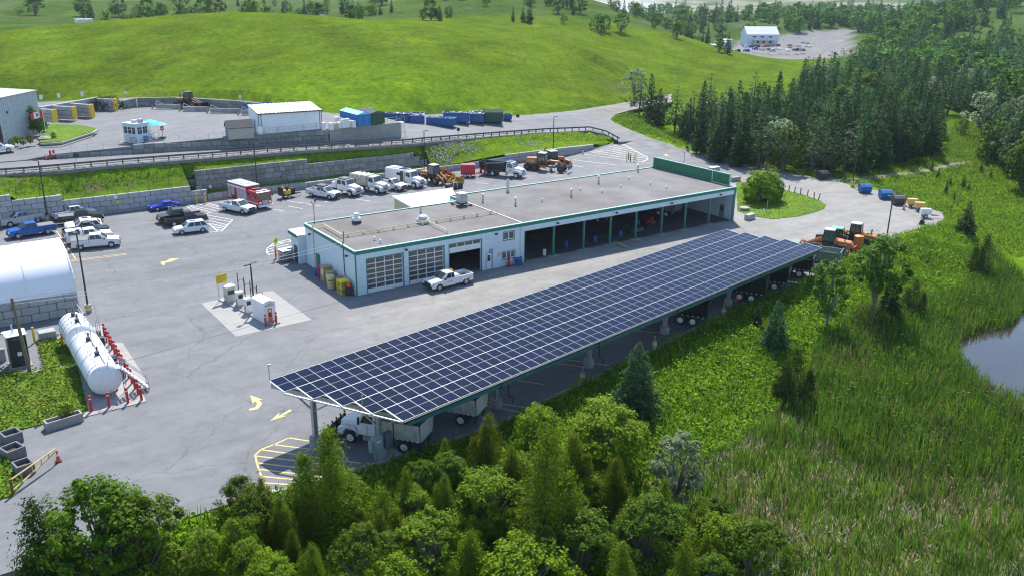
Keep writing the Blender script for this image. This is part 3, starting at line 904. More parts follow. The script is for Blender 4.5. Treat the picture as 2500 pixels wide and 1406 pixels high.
# open bays: posts, footings, floor
posts = [27.86, 32.86, 37.48, 42.16, 47.05, 51.7, 56.63]
pm = MB().box(-.12, .12, -.12, .12, .1, 4.05).box(-.05, .05, -.13, .13, .1, 4.0).mesh('post', mat('green_post', (.035,.19,.135), .5, var=.15, scale=2))
fm = MB().box(-.8, .8, -.4, .4, 0, .1).mesh('footing', m_conc)
for x in posts:
 link('post', pm, B, (x, .15, 0))
 link('footing', fm, B, (x, .1, .004))
MB().box(LX + .1, RX - .25, .5, RD - .25, .004, .05).build('floor', mat('oily_floor', (.07,.065,.06), .8, var=.35, scale=.5), B)
MB().box(.25, LX - .1, .3, LD - .25, .004, .05).build('floor', mat('shop_floor', (.16,.155,.15), .6, var=.2, scale=.5), B)
il = MB().box(RX - .4, RX - .26, 1.6, 2.5, .05, 2.1).build('door', mat('grey_green_door', (.18,.26,.24), .5), B)
MB().box(RX - .42, RX - .4, 1.8, 2.3, 1.1, 1.8).build('pane', m_green, il)
b = MB()
for x in range(25,62,5):
 b.box(x - .06, x + .06, RD - .45, RD - .25, 0.05, 4.7)
for y in (4,8,12):
 b.box(LX + .1, RX - .3, y, y + .2, 4.45, 4.7)
b.build('framing', m_dsteel, B)
# downpipe
b = MB().cyl((22.55,-.1,.95), (22.55,-.1,4.7), .07, n=8, mi=0).cyl((22.55,-.1,.02), (22.55,-.1,.95), .085, n=8, mi=1)
b.build('downpipe', [m_white, m_dark], B)
# wall lights
lm = MB().box(-.14, .14, -.32, -.12, -.1, .1).cyl((0,-.15,0), (0,0,.02), .04, n=6)
lme = lm.mesh('wall_light', m_dark)
for x in (6.3, 18.75, 28.2, 38.2, 48.5, 58.5):
 link('wall_light', lme, B, (x + .0, -.03 if x > 23 else -.001, 4.42 if x > 23 else 4.4))
for y in (1.9, 12.6):
 o = link('wall_light', lme, B, (-.001, y, 4.2), -pi / 2)
# roof plant
m_vent = mat('vent_metal', (.55,.55,.54), .45, .3, var=.12, scale=3)
b = MB().lathe([(.0, 1.02), (.35, 1.0), (.62, .82), (.66, .7), (.5, .68), (.5, .6), (.78, .55), (.8, .42), (.45, .4)], 18, 0, (12.6, 7.1))
b.v = [(x, y, z + 5.06) for x, y, z in b.v]
b.box(12.0, 13.2, 6.5, 7.7, 5.05, 5.5, 0)
b.build('mushroom_vent', m_vent, B, True)
b = MB().lathe([(.0, 1.3), (.3, 1.28), (.34, .95), (.3, .8), (.52, .7), (.52, .35), (.4, .3)], 14, 0, (5.6, 11.4))
b.v = [(x, y, z + 5.06) for x, y, z in b.v]
b.box(5.15, 6.05, 10.95, 11.85, 5.05, 5.4, 1)
b.build('roof_fan', [m_white, m_dsteel], B, True)
b = MB()
for x, y in ((20.6, 11.4), (22.3, 11.4), (20.6, 13.2), (22.3, 13.2)):
 b.box(x - .15, x + .15, y - .3, y + .3, 5.06, 5.2)
b.box(20.4, 22.5, 11.25, 11.4, 5.2, 5.32).box(20.4, 22.5, 13.2, 13.35, 5.2, 5.32).box(20.9, 22.1, 11.7, 12.9, 5.32, 5.5)
b.box(20.95, 22.05, 11.75, 12.85, 5.5, 6.7, 1).box(20.9, 22.1, 11.7, 12.9, 6.7, 6.78, 1)
b.build('rooftop_unit', [m_dsteel, m_steel], B)
st = MB().cyl((0,0,0), (0,0,1.1), .11, n=8).cyl((0,0,.15), (0,0,.45), .16, n=8).cyl((0,0,1.1), (0,0,1.2), .2, .02, n=8).mesh('flue', m_steel)
for x, y in ((14.5, 11.1), (25.0, 12.5), (27.6, 8.4), (37.2, 8.4), (46.3, 13.2), (57.4, 16.6)):
 link('flue', st, B, (x, y, 5.06))
b = MB().cyl((31.5,15.9,5.06), (31.5,15.9,6.6), .22, n=10).cyl((31.5,15.9,6.6), (31.5,15.9,6.95), .3, .03, n=10)
b.build('flue', m_vent, B)
sv = MB().cyl((0,0,0), (0,0,.28), .1, n=8).ball((0,0,.3), .16, 8, 4).mesh('vent_cap', m_white)
for x, y in ((4.0, 3.2), (4.1, 1.9), (40.8, 10.8), (47.1, 9.1), (32.1, 8.4), (52.2, 8.2), (42.8, 8.3), (52.1, 12.8), (52.3, 4.9)):
 link('vent_cap', sv, B, (x, y, 5.06))
b = MB()
b.tube([(.05,11.7,5.45), (1.4,11.75,5.45), (1.3,6.2,5.45), (23.6,6.12,5.45)], .07, 6).tube([(12.8,6.1,5.45), (12.65,1.3,5.45), (12.65,1.3,5.1)], .06, 6).tube([(-.08,11.7,.1), (-.08,11.7,5.45), (.1,11.7,5.45)], .06, 6)
for x in range(2,24,2):
 b.box(x - .1, x + .1, 6.02, 6.22, 5.06, 5.4)
b.build('gas_pipe', m_cream, B)
b = MB().tube([(.6,4.2,5.1), (.6,4.2,6.4)], .05, 6).tube([(-.06,2.6,1.6), (-.06,2.9,1.8), (-.06,3.0,5.6)], .05, 6).tube([(1.0,13.6,5.1), (1.0,13.6,7.4)], .04, 6).tube([(.7,13.6,8.0), (1.0,13.6,7.4), (1.25,13.6,7.9)], .04, 6).box(1.15, 1.35, 13.5, 13.7, 7.9, 8.25)
b.build('service_mast', m_dsteel, B)
# annex with white roof behind, and the lean-to by the side door
A = thing('annex_shed', 'white roofed beige annex behind the middle of the workshop', 'shed', (0,0,0))
MB().hexa([(17.6,14.5,0), (22.8,14.5,0), (27.3,24.5,0), (17.6,24.5,0), (17.6,14.5,3.5), (22.8,14.5,3.5), (27.3,24.5,4.15), (17.6,24.5,4.15)]).build('wall', mat('beige_cladding', (.50,.46,.27), .6, var=.08), A)
MB().hexa([(17.4,14.48,3.53), (22.84,14.48,3.53), (27.5,24.8,4.2), (17.4,24.8,4.2), (17.4,14.48,3.7), (22.84,14.48,3.7), (27.5,24.8,4.36), (17.4,24.8,4.36)]).build('roof', m_white, A)
MB().box(17.52, 17.6, 15, 24.4, 2.2, 2.35).build('rail', m_wood, A)
A = thing('porch', 'small white roofed porch behind the back corner of the workshop', 'porch', (0,0,0))
MB().hexa([(-1.1,14.5,3.55), (5,14.5,3.55), (5,17.2,3.75), (-1.1,17.2,3.75), (-1.1,14.5,3.7), (5,14.5,3.7), (5,17.2,3.9), (-1.1,17.2,3.9)]).build('roof', m_white, A)
MB().box(-1.16, -1.1, 14.45, 17.25, 3.4, 3.85).build('fascia', m_teal, A)
MB().box(-.9, 5, 14.55, 17, 0, 3.5).build('wall', m_clad_y, A)
MB().box(-.97, -.9, 15, 16, 0, 2.2).build('door', m_dsteel, A)
o = MB().box(-.07, -.002, 10.1, 11.2, 0, 2.2).build('door', m_teal, B)
# kerb along the edge of the asphalt by the canopy
KP = [(-25.06,-33.25,0.0), (-20.29,-34.00,0.0), (-13.56,-34.22,0.0), (-4.50,-34.20,0.0), (7.21,-31.68,0.0), (17.67,-29.58,0.0), (29.85,-26.88,0.0)]
kb = MB()
for a_, b_ in zip(KP[:-1], KP[1:]):
 kb.bar((a_[0], a_[1], .03), (b_[0], b_[1], .03), .22, .24)
structure(kb.build('kerb', m_conc))
# signs on the front wall
sg = MB().box(17.75, 18.35, -.05, -.03, 2.2, 2.55)
s_ = tag(sg.build('wall_sign', mat('blue_sign', (.01,.12,.5), .4)), 'small blue sign with white marks above the workshop door', 'sign')
sd = MB()
for x in (17.83,18.0,18.18):
 sd.box(x, x + .07, -.058, -.051, 2.28, 2.47)
sd.box(17.93, 17.98, -.058, -.051, 2.36, 2.39)
sd.build('lettering', m_white, s_)
s_ = tag(MB().cyl((19.3,-.05,1.72), (19.3,-.03,1.72), .2, n=16).build('no_entry_sign', m_white), 'round red and white no smoking sign beside the lower window', 'sign')
r_ = MB()
for i in range(16):
 t0, t1 = 2 * pi * i / 16, 2 * pi * (i + 1) / 16
 r_.hexa([(19.3 + cos(t0) * .15, -.06, 1.72 + sin(t0) * .15), (19.3 + cos(t1) * .15, -.06, 1.72 + sin(t1) * .15), (19.3 + cos(t1) * .15, -.051, 1.72 + sin(t1) * .15), (19.3 + cos(t0) * .15, -.051, 1.72 + sin(t0) * .15),
             (19.3 + cos(t0) * .2, -.06, 1.72 + sin(t0) * .2), (19.3 + cos(t1) * .2, -.06, 1.72 + sin(t1) * .2), (19.3 + cos(t1) * .2, -.051, 1.72 + sin(t1) * .2), (19.3 + cos(t0) * .2, -.051, 1.72 + sin(t0) * .2)])
r_.bar((19.19,-.056,1.83), (19.41,-.056,1.61), .008, .04)
r_.build('ring', m_red, s_)
tag(MB().box(18.5, 18.95, -.02, -.004, 1.6, 1.85).build('notice', m_white), 'upper white notice on the wall beside the workshop door', 'notice')
tag(MB().box(18.55, 18.85, -.02, -.004, 1.2, 1.45).build('notice', m_white), 'lower white notice on the wall beside the workshop door', 'notice')
# ------------------------------------------------------------------ solar canopy
CN = thing('solar_canopy', 'long parking canopy roofed with five rows of dark blue solar panels', 'solar canopy', tuple(CAN_O), CAN_A)
# local frame: x along the rows, -y down the slope
ct, stt = cos(CAN_T), sin(CAN_T)
m_cell = mat('solar_cells', (.002,.007,.024), .12, var=.15, scale=.6, spec=.07, rnd=.25)
nt = m_cell.node_tree
tc = _n(nt, 'ShaderNodeTexCoord')
br = _n(nt, 'ShaderNodeTexBrick')
br.offset = 0
br.inputs['Scale'].default_value = 1.0
br.inputs['Mortar Size'].default_value = .012
br.inputs['Brick Width'].default_value = .166
br.inputs['Row Height'].default_value = .5
br.inputs['Color1'].default_value = br.inputs['Color2'].default_value = (0, 0, 0, 1)
br.inputs['Mortar'].default_value = (1, 1, 1, 1)
nt.links.new(tc.outputs['Object'], br.inputs['Vector'])
mx = _n(nt, 'ShaderNodeMixRGB')
mx.inputs[2].default_value = (.02, .035, .08, 1)
pb = nt.nodes['Principled BSDF']
old = pb.inputs['Base Color'].links[0].from_socket
ml = _n(nt, 'ShaderNodeMath', operation='MULTIPLY')
ml.inputs[1].default_value = .55
nt.links.new(br.outputs['Color'], ml.inputs[0])
nt.links.new(ml.outputs[0], mx.inputs[0])
nt.links.new(old, mx.inputs[1])
nt.links.new(mx.outputs[0], pb.inputs['Base Color'])
pw, ph = CAN_PW, CAN_PH
m_alu = mat('panel_frame', (.46,.47,.49), .45, .1, var=.08)
b = MB()
fx, fy = .017, .028
b.box(.008, fx, -ph + .008, -.008, -.035, .004).box(pw - fx, pw - .008, -ph + .008, -.008, -.035, .004).box(fx, pw - fx, -fy, -.008, -.035, .004).box(fx, pw - fx, -ph + .008, -ph + fy, -.035, .004)
b.box(fx, pw - fx, -fy, -ph / 2 + .012, -.03, 0, 1).box(fx, pw - fx, -ph / 2 - .012, -ph + fy, -.03, 0, 1)
b.box(fx, pw - fx, -ph / 2 - .012, -ph / 2 + .012, -.031, -.001, 2)
pme = b.mesh('solar_panel', [m_alu, m_cell, mat('panel_busbar', (.25,.29,.36), .4)])
for r in range(5):
 for c in range(58):
  o = link('solar_panel', pme, CN, ((c + r) * pw, -r * ph * ct, -r * ph * stt))
  o.rotation_euler = (CAN_T, 0, 0)
def cz(v, x=0):
 return -v * stt / ct
def cpt(u, v, dz=0):
 return (u, -v * ct, -v * stt + dz)
b = MB()
for r in range(5):
 for k in (.35, 1.75):
  v = r * ph + k
  b.bar(cpt(r * pw + .05, v, -.12), cpt((58 + r) * pw - .05, v, -.12), .09, .16)
b.build('purlin', m_steel, CN)
TOT = 5 * ph
zg = -CAN_O[2]
bm_, cm_, pr_ = MB(), None, None
for k in range(6):
 u0 = 1.0 + 11.9 * k
 f = MB()
 f.bar(cpt(u0 - pw * .9, .25, -.36), cpt(u0 + 4.0 * pw, TOT - .1, -.36), .22, .3)
 f.build('beam', m_steel, CN)
 for v in (3.3, 8.1):
  u = u0 + (v / ph - 1) * pw
  x, y, z = cpt(u, v, -.5)
  MB().box(x - .17, x + .17, y - .17, y + .17, zg + .75, z).build('column', m_steel, CN)
  MB().cyl((x, y, zg - .05), (x, y, zg + .78), .48, n=16).build('pier', m_conc, CN)
  br_ = MB()
  for s in (-1, 1):
   vv = v + s * 1.5
   q = cpt(u0 + (vv / ph - 1) * pw, vv, -.45)
   br_.bar((x, y, z - 1.15), q, .11, .11)
  br_.build('brace', m_steel, CN)
q0, q1 = cpt(4 * pw, TOT, 0), cpt(62 * pw, TOT, 0)
MB().bar((q0[0], q0[1] - .05, q0[2] - .12), (q1[0], q1[1] - .05, q1[2] - .12), .16, .13).build('gutter', m_dark, CN)
MB().bar((q0[0] + .6, q0[1] + .15, q0[2] - .42), (q1[0] - .3, q1[1] + .15, q1[2] - .42), .14, .42).build('edge_beam', mat('teal_beam', (.012,.12,.14), .45), CN)
MB().bar(cpt(.1,.1,-.3), cpt(57.9 * pw, .1, -.3), .12, .3).build('edge_beam', m_steel, CN)
b = MB()
for r in range(5):
 b.bar(cpt(r * pw - .05, r * ph + .02, -.03), cpt(r * pw - .05, (r + 1) * ph, -.03), .07, .07)
 b.bar(cpt((58 + r) * pw + .05, r * ph + .02, -.03), cpt((58 + r) * pw + .05, (r + 1) * ph, -.03), .07, .07)
b.bar(cpt(-.1, ph, -.12), cpt(4 * pw, TOT, -.12), .11, .11)
b.build('conduit', m_alu, CN)
b = MB()
for u in (14, 26, 38, 50):
 x, y, z = cpt(u, TOT, -.1)
 b.tube([(x, y - .1, z), (x, y - .1, z - .55), (x, y + .6, z - .7)], .05, 6)
for u in (4.9, 16.9, 28.8, 40.7, 52.4):
 x, y, z = cpt(u, 8.1, -.6)
 b.tube([(x + .2, y - .3, z), (x + .2, y - .3, zg + .85), (x + .6, y - .45, zg + .4), (x + .6, y - .45, zg)], .05, 6)
b.build('downpipe', m_dark, CN)
am = MB().cyl((0,0,0), (0,0,1.25), .03, n=6).box(-.04, .2, -.05, .05, 1.2, 1.28)
t = tag(am.build('weather_mast', m_steel), 'thin sensor mast on the near corner of the solar canopy', 'mast')
t.location = tuple(CAN_O + np.array([0, -.05, .02]))
t = tag(MB().cyl((0,0,0), (0,0,.8), .03, n=6).box(-.15, .15, -.03, .03, .5, .54).build('sensor', m_steel), 'small sensor on a stub mast at the sawtooth end of the canopy', 'sensor')
t.location = (-14.76,-32.66,4.20)
# ------------------------------------------------------------------ vehicles
def paint(key, rgb, var=.06):
 return mat(key, rgb, .28, var=var, scale=1.5, spec=.6, dirt=.08)
p_white = paint('white_car_paint', (.70,.70,.70))
p_blue = paint('blue_car_paint', (.012,.10,.36))
p_dblue = paint('deep_blue_car_paint', (.012,.045,.42))
p_black = paint('black_car_paint', (.014,.015,.018))
p_grey = paint('dark_grey_car_paint', (.05,.065,.07))
p_silver = paint('silver_car_paint', (.42,.43,.44))
p_red = paint('red_car_paint', (.42,.012,.03))
p_tan = mat('tan_canvas', (.46,.40,.30), .8, var=.2, scale=2, dirt=.3)
m_rim = mat('alloy_rim', (.5,.5,.5), .35, .6, var=.1)
m_rimw = mat('white_steel_rim', (.62,.61,.57), .5, var=.12, dirt=.15)
m_lamp = mat('lamp_lens', (.8,.8,.78), .15, var=.03)
m_tail = mat('tail_lens', (.40,.01,.012), .25, var=.05)
m_amber = mat('amber_lens', (.85,.22,.01), .3, var=.05)
m_cushion = mat('grey_fabric', (.16,.16,.165), .9, var=.15)
m_wind = mat('windscreen_glass', (.035,.06,.06), .05, var=.1, spec=.9)
WHEELS = {}
def wheel(par, x, y, r, w, rim=m_rim, hub=.62):
 k = (r, w, rim.name)
 if k not in WHEELS:
  b = MB().cyl((0, -w / 2, 0), (0, w / 2, 0), r, n=18)
  t = b.mesh('wheel', m_black)
  bm = bmesh.new()
  bm.from_mesh(t)
  bmesh.ops.bevel(bm, geom=[e for e in bm.edges if e.calc_face_angle(0) > 1], offset=r * .12, segments=1, affect='EDGES')
  bm.to_mesh(t)
  bm.free()
  b = MB()
  for s in (-1, 1):
   b.cyl((0, s * w * .5, 0), (0, s * (w * .5 + .012), 0), r * hub, r * hub * .92, n=14)
   b.cyl((0, s * (w * .5 + .012), 0), (0, s * (w * .5 + .05), 0), r * .2, r * .16, n=8)
  WHEELS[k] = (t, b.mesh('rim', rim))
 t, rm = WHEELS[k]
 o = link('wheel', t, par, (x, y, r))
 link('rim', rm, o)
 return o
def arch_profile(pts, axles, r, zb):
 """bottom line from rear to front with round arches over the axles"""
 out = []
 for ax in sorted(axles):
  for i in range(7):
   a = pi - pi * i / 6
   out.append((ax + r * cos(a), zb + max(0, r * sin(a)) * .98))
 return out
def frustum(x0b, x1b, zb, wb, x0t, x1t, zt, wt):
 return [(x0b, -wb, zb), (x1b, -wb, zb), (x1b, wb, zb), (x0b, wb, zb), (x0t, -wt, zt), (x1t, -wt, zt), (x1t, wt, zt), (x0t, wt, zt)]
def lerp(a, b, t):
 return tuple(p + (q - p) * t for p, q in zip(a, b))
def facequad(q, u0, u1, v0, v1, out):
 """inset rectangle on quad q (a,b along bottom, c,d along top), pushed outwards as a thin plate"""
 a, b, c, d = [Vector(p) for p in q]
 n = (b - a).cross(d - a).normalized()
 def P(u, v):
  return a.lerp(b, u).lerp(d.lerp(c, u), v)
 q = [P(u0, v0), P(u1, v0), P(u1, v1), P(u0, v1)]
 return [p for p in q] + [p + n * out for p in q]
def glasshouse(par, fr, side_windows, wind=True, rear=True, gl=None, z0=.12, z1=.9):
 """windows as plates standing a few mm proud of the cab frustum"""
 gl = gl or m_glass
 p = fr
 R_ = (p[0], p[1], p[5], p[4])   # right side (-y)
 L_ = (p[2], p[3], p[7], p[6])   # left side
 Fr = (p[1], p[2], p[6], p[5])
 Bk = (p[3], p[0], p[4], p[7])
 for (u0, u1) in side_windows:
  MB().hexa(facequad(R_, u0, u1, z0, z1, .012)).build('side_window', gl, par)
  MB().hexa(facequad(L_, 1 - u1, 1 - u0, z0, z1, .012)).build('side_window', gl, par)
 if wind:
  MB().hexa(facequad(Fr, .06, .94, .06, .92, .012)).build('windscreen', m_wind, par)
 if rear:
  MB().hexa(facequad(Bk, .12, .88, .25, .88, .012)).build('rear_window', gl, par)
def pickup(label, pos, paint_, bed='open', cab='crew', group=None, rack=None, beacon=False, L=5.85, trim=m_dark, roofcol=None, logo=False):
 """pickup truck, x forward"""
 loc, rz = pos
 t = thing('pickup_truck', label, 'pickup truck', loc, rz, group)
 xf, xr = 1.86, -1.84
 f, r = L / 2, -L / 2
 cabr = -.72 if cab == 'crew' else (-.35 if cab == 'ext' else .05)
 w = .98
 bot = arch_profile(None, [xf], .47, .42)
 b = MB()
 b.prism([(cabr, .42)] + bot + [(f - .1, .42), (f - .02, .6), (f - .04, 1.0), (f - .18, 1.13), (1.42, 1.24), (cabr, 1.25)], -w, w)
 b.prism([(r + .06, .48)] + arch_profile(None, [xr], .47, .48) + [(cabr - .02, .48), (cabr - .02, .8), (r + .06, .8)], -w, w)
 for s in (-1, 1):
  y0, y1 = (-w, -w + .14) if s < 0 else (w - .14, w)
  b.prism([(r + .06, .78), (xr - .47, .78), (xr - .3, .96), (xr + .3, .96), (xr + .47, .78), (cabr - .02, .78), (cabr - .02, 1.3), (r + .06, 1.3)], y0, y1)
  b.box(xr - .5, xr + .5, s * (w - .02) if s > 0 else -w - .02, w + .02 if s > 0 else -w + .02, .9, 1.0)
 b.box(r + .02, r + .1, -w + .02, w - .02, .62, 1.3)
 b.build('body', paint_, t, bevel=.035)
 fr = frustum(cabr - .0, 1.5, 1.23, .93, cabr + .1, .72, 1.9, .74)
 MB().hexa(fr).build('cab', roofcol or paint_, t, bevel=.04)
 glasshouse(t, fr, {'crew': [(.04, .40), (.44, .76)], 'ext': [(.05, .30), (.34, .74)], 'reg': [(.08, .7)]}[cab])
 MB().box(r + .1, cabr - .04, -w + .14, w - .14, .8, .83).build('bed_floor', m_dark, t)
 if bed == 'tonneau':
  MB().box(r + .05, cabr - .03, -w + .03, w - .03, 1.3, 1.36).build('bed_cover', mat('grey_vinyl', (.14,.145,.15), .7), t, bevel=.02)
 elif bed == 'cap':
  fc = frustum(r + .06, cabr - .04, 1.3, .93, r + .2, cabr - .04, 1.93, .8)
  cp_ = MB().hexa(fc).build('bed_cap', paint_, t, bevel=.04)
  glasshouse(t, fc, [(.15, .85)], wind=False)
 elif bed == 'box':
  b = MB().box(cabr - .65, cabr - .1, -w + .16, w - .16, .83, 1.45)
  b.build('tool_box', p_white, t)
 b = MB()
 b.box(f - .06, f + .07, -w + .03, w - .03, .42, .68).box(r - .08, r + .04, -w + .05, w - .05, .5, .68)
 b.build('bumper', trim if paint_ is not p_silver else m_steel, t, bevel=.03)
 MB().box(f - .03, f + .02, -.62, .62, .72, 1.04).build('grille', m_dark, t)
 for s in (-1, 1):
  MB().box(f - .2, f + .005, s * .83 - .15, s * .83 + .15, .78, 1.02).build('headlight', m_lamp, t)
  MB().box(r - .005, r + .1, s * .9 - .09, s * .9 + .09, .82, 1.22).build('taillight', m_tail, t)
  MB().box(1.05, 1.2, s * 1.06 - .12, s * 1.06 + .12, 1.25, 1.48).build('mirror', trim, t)
  for x in (xf, xr):
   wheel(t, x, s * .84, .4, .27)
 if logo:
  for s in (-1, 1):
   b = MB().box(.15, .75, s * (w + .006) - .006, s * (w + .006) + .006, .9, .94).box(.2, .3, s * (w + .006) - .006, s * (w + .006) + .006, .96, 1.05)
   b.build('door_emblem', m_dark, t)
 if rack == 'panel':
  b = MB().box(cabr - .3, .6, -.7, .7, 2.06, 2.12)
  for x in (cabr - .25, .5):
   b.box(x, x + .05, -.65, .65, 1.88, 2.06)
  b.build('roof_rack', m_dsteel, t)
 if beacon:
  MB().box(cabr - .1, cabr + .02, -.35, .35, 1.9, 2.02).build('light_bar', m_amber, t, bevel=.03)
 return t
def car(label, pos, paint_, kind='suv', group=None, roof=None, sunroof=False):
 loc, rz = pos
 t = thing('parked_car', label, 'car', loc, rz, group)
 if kind == 'suv':
  L, xa, zb, zh, zt = 4.75, 1.4, 1.0, .98, 1.64
  fr = frustum(-2.28, 1.15, zb, .88, -1.7, .35, zt, .68)
  win = [(.05, .27), (.30, .57), (.60, .86)]
 elif kind == 'sedan':
  L, xa, zb, zh, zt = 4.85, 1.42, .93, .9, 1.42
  fr = frustum(-1.85, 1.2, zb, .86, -1.0, .35, zt, .64)
  win = [(.17, .48), (.52, .82)]
 else:
  L, xa, zb, zh, zt = 4.55, 1.38, .86, .84, 1.32
  fr = frustum(-2.0, 1.1, zb, .84, -.75, .2, zt, .6)
  win = [(.26, .5), (.53, .82)]
 f, r, w = L / 2, -L / 2, .9
 b = MB()
 b.prism([(r + .08, .3)] + arch_profile(None, [-xa, xa], .39, .3) + [(f - .15, .3), (f, .5), (f - .06, .72), (f - .3, zh - .06), (1.15, zh + .03), (-1.9, zh + .05), (r + .08, zh), (r, .6)], -w, w)
 b.build('body', paint_, t, bevel=.06)
 MB().hexa(fr).build('cabin', paint_, t, bevel=.05)
 glasshouse(t, fr, win, z0=.06, z1=.88)
 if sunroof:
  MB().box(-.7, .1, -.35, .35, zt - .004, zt + .012).build('sunroof', m_glass, t)
 for s in (-1, 1):
  MB().box(f - .28, f - .03, s * .7 - .16, s * .7 + .16, .6, .74).build('headlight', m_lamp, t)
  MB().box(r + .0, r + .12, s * .72 - .16, s * .72 + .16, .66, .84).build('taillight', m_tail, t)
  MB().box(.75, .9, s * .98 - .1, s * .98 + .1, zb, zb + .15).build('mirror', paint_, t)
  for x in (xa, -xa):
   wheel(t, x, s * .79, .34, .22)
 MB().box(f - .06, f - .01, -.45, .45, .42, .62).build('grille', m_dark, t)
 return t
def truck(label, pos, wb=5.2, body='dump', col=p_white, boxcol=None, tandem=False, cabz=2.75, plow=False, group=None, name='dump_truck', cat='truck', crew=False, rim=m_rimw, logo=False, L_box=None, tail=True):
 """conventional bonneted work truck, x forward, front axle at wb/2"""
 loc, rz = pos
 t = thing(name, label, cat, loc, rz, group)
 xf, xr = wb / 2, -wb / 2
 rax = [xr] if not tandem else [xr + .65, xr - .65]
 rear = min(rax) - 1.1
 b = MB().box(rear, xf + .7, -.45, -.3, .75, 1.0).box(rear, xf + .7, .3, .45, .75, 1.0)
 for x in rax:
  b.box(x - .12, x + .12, -.9, .9, .42, .62)
 b.build('chassis', m_dark, t)
 # bonnet with wings
 hf = xf + 1.05
 hb = xf - .55
 b = MB()
 b.hexa([(hb, -.85, .95), (hf, -.72, .95), (hf, .72, .95), (hb, .85, .95), (hb, -.82, 1.85), (hf - .08, -.6, 1.6), (hf - .08, .6, 1.6), (hb, .82, 1.85)])
 for s in (-1, 1):
  y0, y1 = (s * 1.18, s * .62) if s < 0 else (.62, 1.18)
  b.prism([(hb - .02, .8)] + [(xf + .62 * cos(pi - pi * i / 6), .72 + .62 * sin(pi - pi * i / 6)) for i in range(7)] + [(hf - .02, .75), (hf - .02, 1.2), (xf + .45, 1.42), (xf - .4, 1.45), (hb - .02, 1.15)], y0, y1)
 b.build('bonnet', col, t, bevel=.05)
 MB().box(hf - .03, hf + .03, -.5, .5, .98, 1.52).build('grille', m_steel if col is p_white else m_dark, t)
 MB().box(hf - .05, hf + .2, -1.15, 1.15, .5, .8).build('bumper', m_dark if plow else m_steel, t, bevel=.04)
 # cab
 cb = hb - (2.3 if crew else 1.55)
 MB().box(cb, hb, -1.05, 1.05, .85, 1.85).build('cab', col, t, bevel=.05)
 fr = frustum(cb, hb, 1.84, 1.04, cb + .06, hb - .38, cabz, .9)
 MB().hexa(fr).build('cab_top', col, t, bevel=.06)
 glasshouse(t, fr, [(.05, .42), (.5, .86)] if crew else [(.16, .82)], z0=.05, z1=.78)
 b = MB()
 for s in (-1, 1):
  b.box(hb - .9, hb - .85, s * 1.06 - .005, s * 1.06 + .005, .95, 1.8)
  b.cyl((hb - 1.2, s * .85 - .28, .72), (cb + .1, s * .85 - .28, .72), .3, n=10) if s < 0 else b.box(cb + .1, hb - .5, .6, 1.1, .45, .85)
 b.build('fuel_tank', m_steel, t)
 for s in (-1, 1):
  MB().box(hf - .12, hf + .02, s * .88 - .14, s * .88 + .14, 1.0, 1.2).build('headlight', m_lamp, t)
  MB().box(hb - .35, hb - .25, s * 1.32 - .1, s * 1.32 + .1, 1.85, 2.45).build('mirror', m_dark, t)
  wheel(t, xf, s * 1.02, .5, .3, rim, .6)
  for x in rax:
   wheel(t, x, s * .93, .5, .56, rim, .6)
  MB().box(rear - .1, rear - .04, s * .8 - .3, s * .8 + .3, .3, 1.0).build('mudflap', m_black, t)
  MB().box(rear - .12, rear - .05, s * .75 - .2, s * .75 + .2, 1.02, 1.14).build('taillight', m_tail, t)
 bx = cb - .15
 b0 = rear - .15 if L_box is None else bx - L_box
 bc = boxcol or col
 if body == 'dump':
  b = MB()
  zf, zt = 1.12, 2.45
  for s in (-1, 1):
   b.hexa([(b0, s * .95 - .04, zf), (bx, s * .95 - .04, zf), (bx, s * .95 + .04, zf), (b0, s * .95 + .04, zf), (b0, s * 1.18 - .05, zt), (bx, s * 1.18 - .05, zt), (bx, s * 1.18 + .05, zt), (b0, s * 1.18 + .05, zt)])
   for k in range(5):
    x = b0 + .3 + (bx - b0 - .5) * k / 4
    b.hexa([(x, s * .99 - .04, zf), (x + .1, s * .99 - .04, zf), (x + .1, s * 1.03 + .04, zf), (x, s * 1.03 + .04, zf), (x, s * 1.22 - .04, zt), (x + .1, s * 1.22 - .04, zt), (x + .1, s * 1.24 + .03, zt), (x, s * 1.24 + .03, zt)])
  b.box(b0, bx, -.98, .98, zf - .12, zf + .04)
  b.hexa([(bx - .08, -.95, zf), (bx, -.95, zf), (bx, .95, zf), (bx - .08, .95, zf), (bx - .08, -1.2, zt + .35), (bx, -1.2, zt + .35), (bx, 1.2, zt + .35), (bx - .08, 1.2, zt + .35)])
  b.box(bx - .05, bx + 1.0, -1.15, 1.15, zt + .35, zt + .42)
  b.build('dump_body', bc, t, bevel=.02)
  MB().hexa([(b0 - .14, -1.0, zf - .05), (b0 - .04, -1.0, zf - .05), (b0 - .04, 1.0, zf - .05), (b0 - .14, 1.0, zf - .05), (b0 - .2, -1.22, zt + .1), (b0 - .1, -1.22, zt + .1), (b0 - .1, 1.22, zt + .1), (b0 - .2, 1.22, zt + .1)]).build('tailgate', bc, t, bevel=.02)
  st_ = MB()
  for s in (-1, 1):
   for k in range(8):
    x = b0 + .1 + (bx - b0 - .3) * k / 8
    st_.box(x, x + .2, s * 1.06 - .008, s * 1.06 + .008, zf - .1, zf - .04)
  st_.build('reflector_strip', m_lamp, t)['kind'] = 'stuff'
  hp = MB().tube([(bx + .05, -1.2, zt + .4), (b0 + 1.4, -1.3, zt - .2), (b0 + .9, -1.28, zt - .5)], .05, 6)
  hp.build('tarp_arm', m_dark if bc is not p_black else m_steel, t)
 elif body == 'van':
  b = MB().prism([(-1.15, 1.0), (1.15, 1.0), (1.15, 2.75), (1.0, 2.95), (-1.0, 2.95), (-1.15, 2.75)], b0, bx, 'x')
  b.build('box_body', bc, t, bevel=.04)
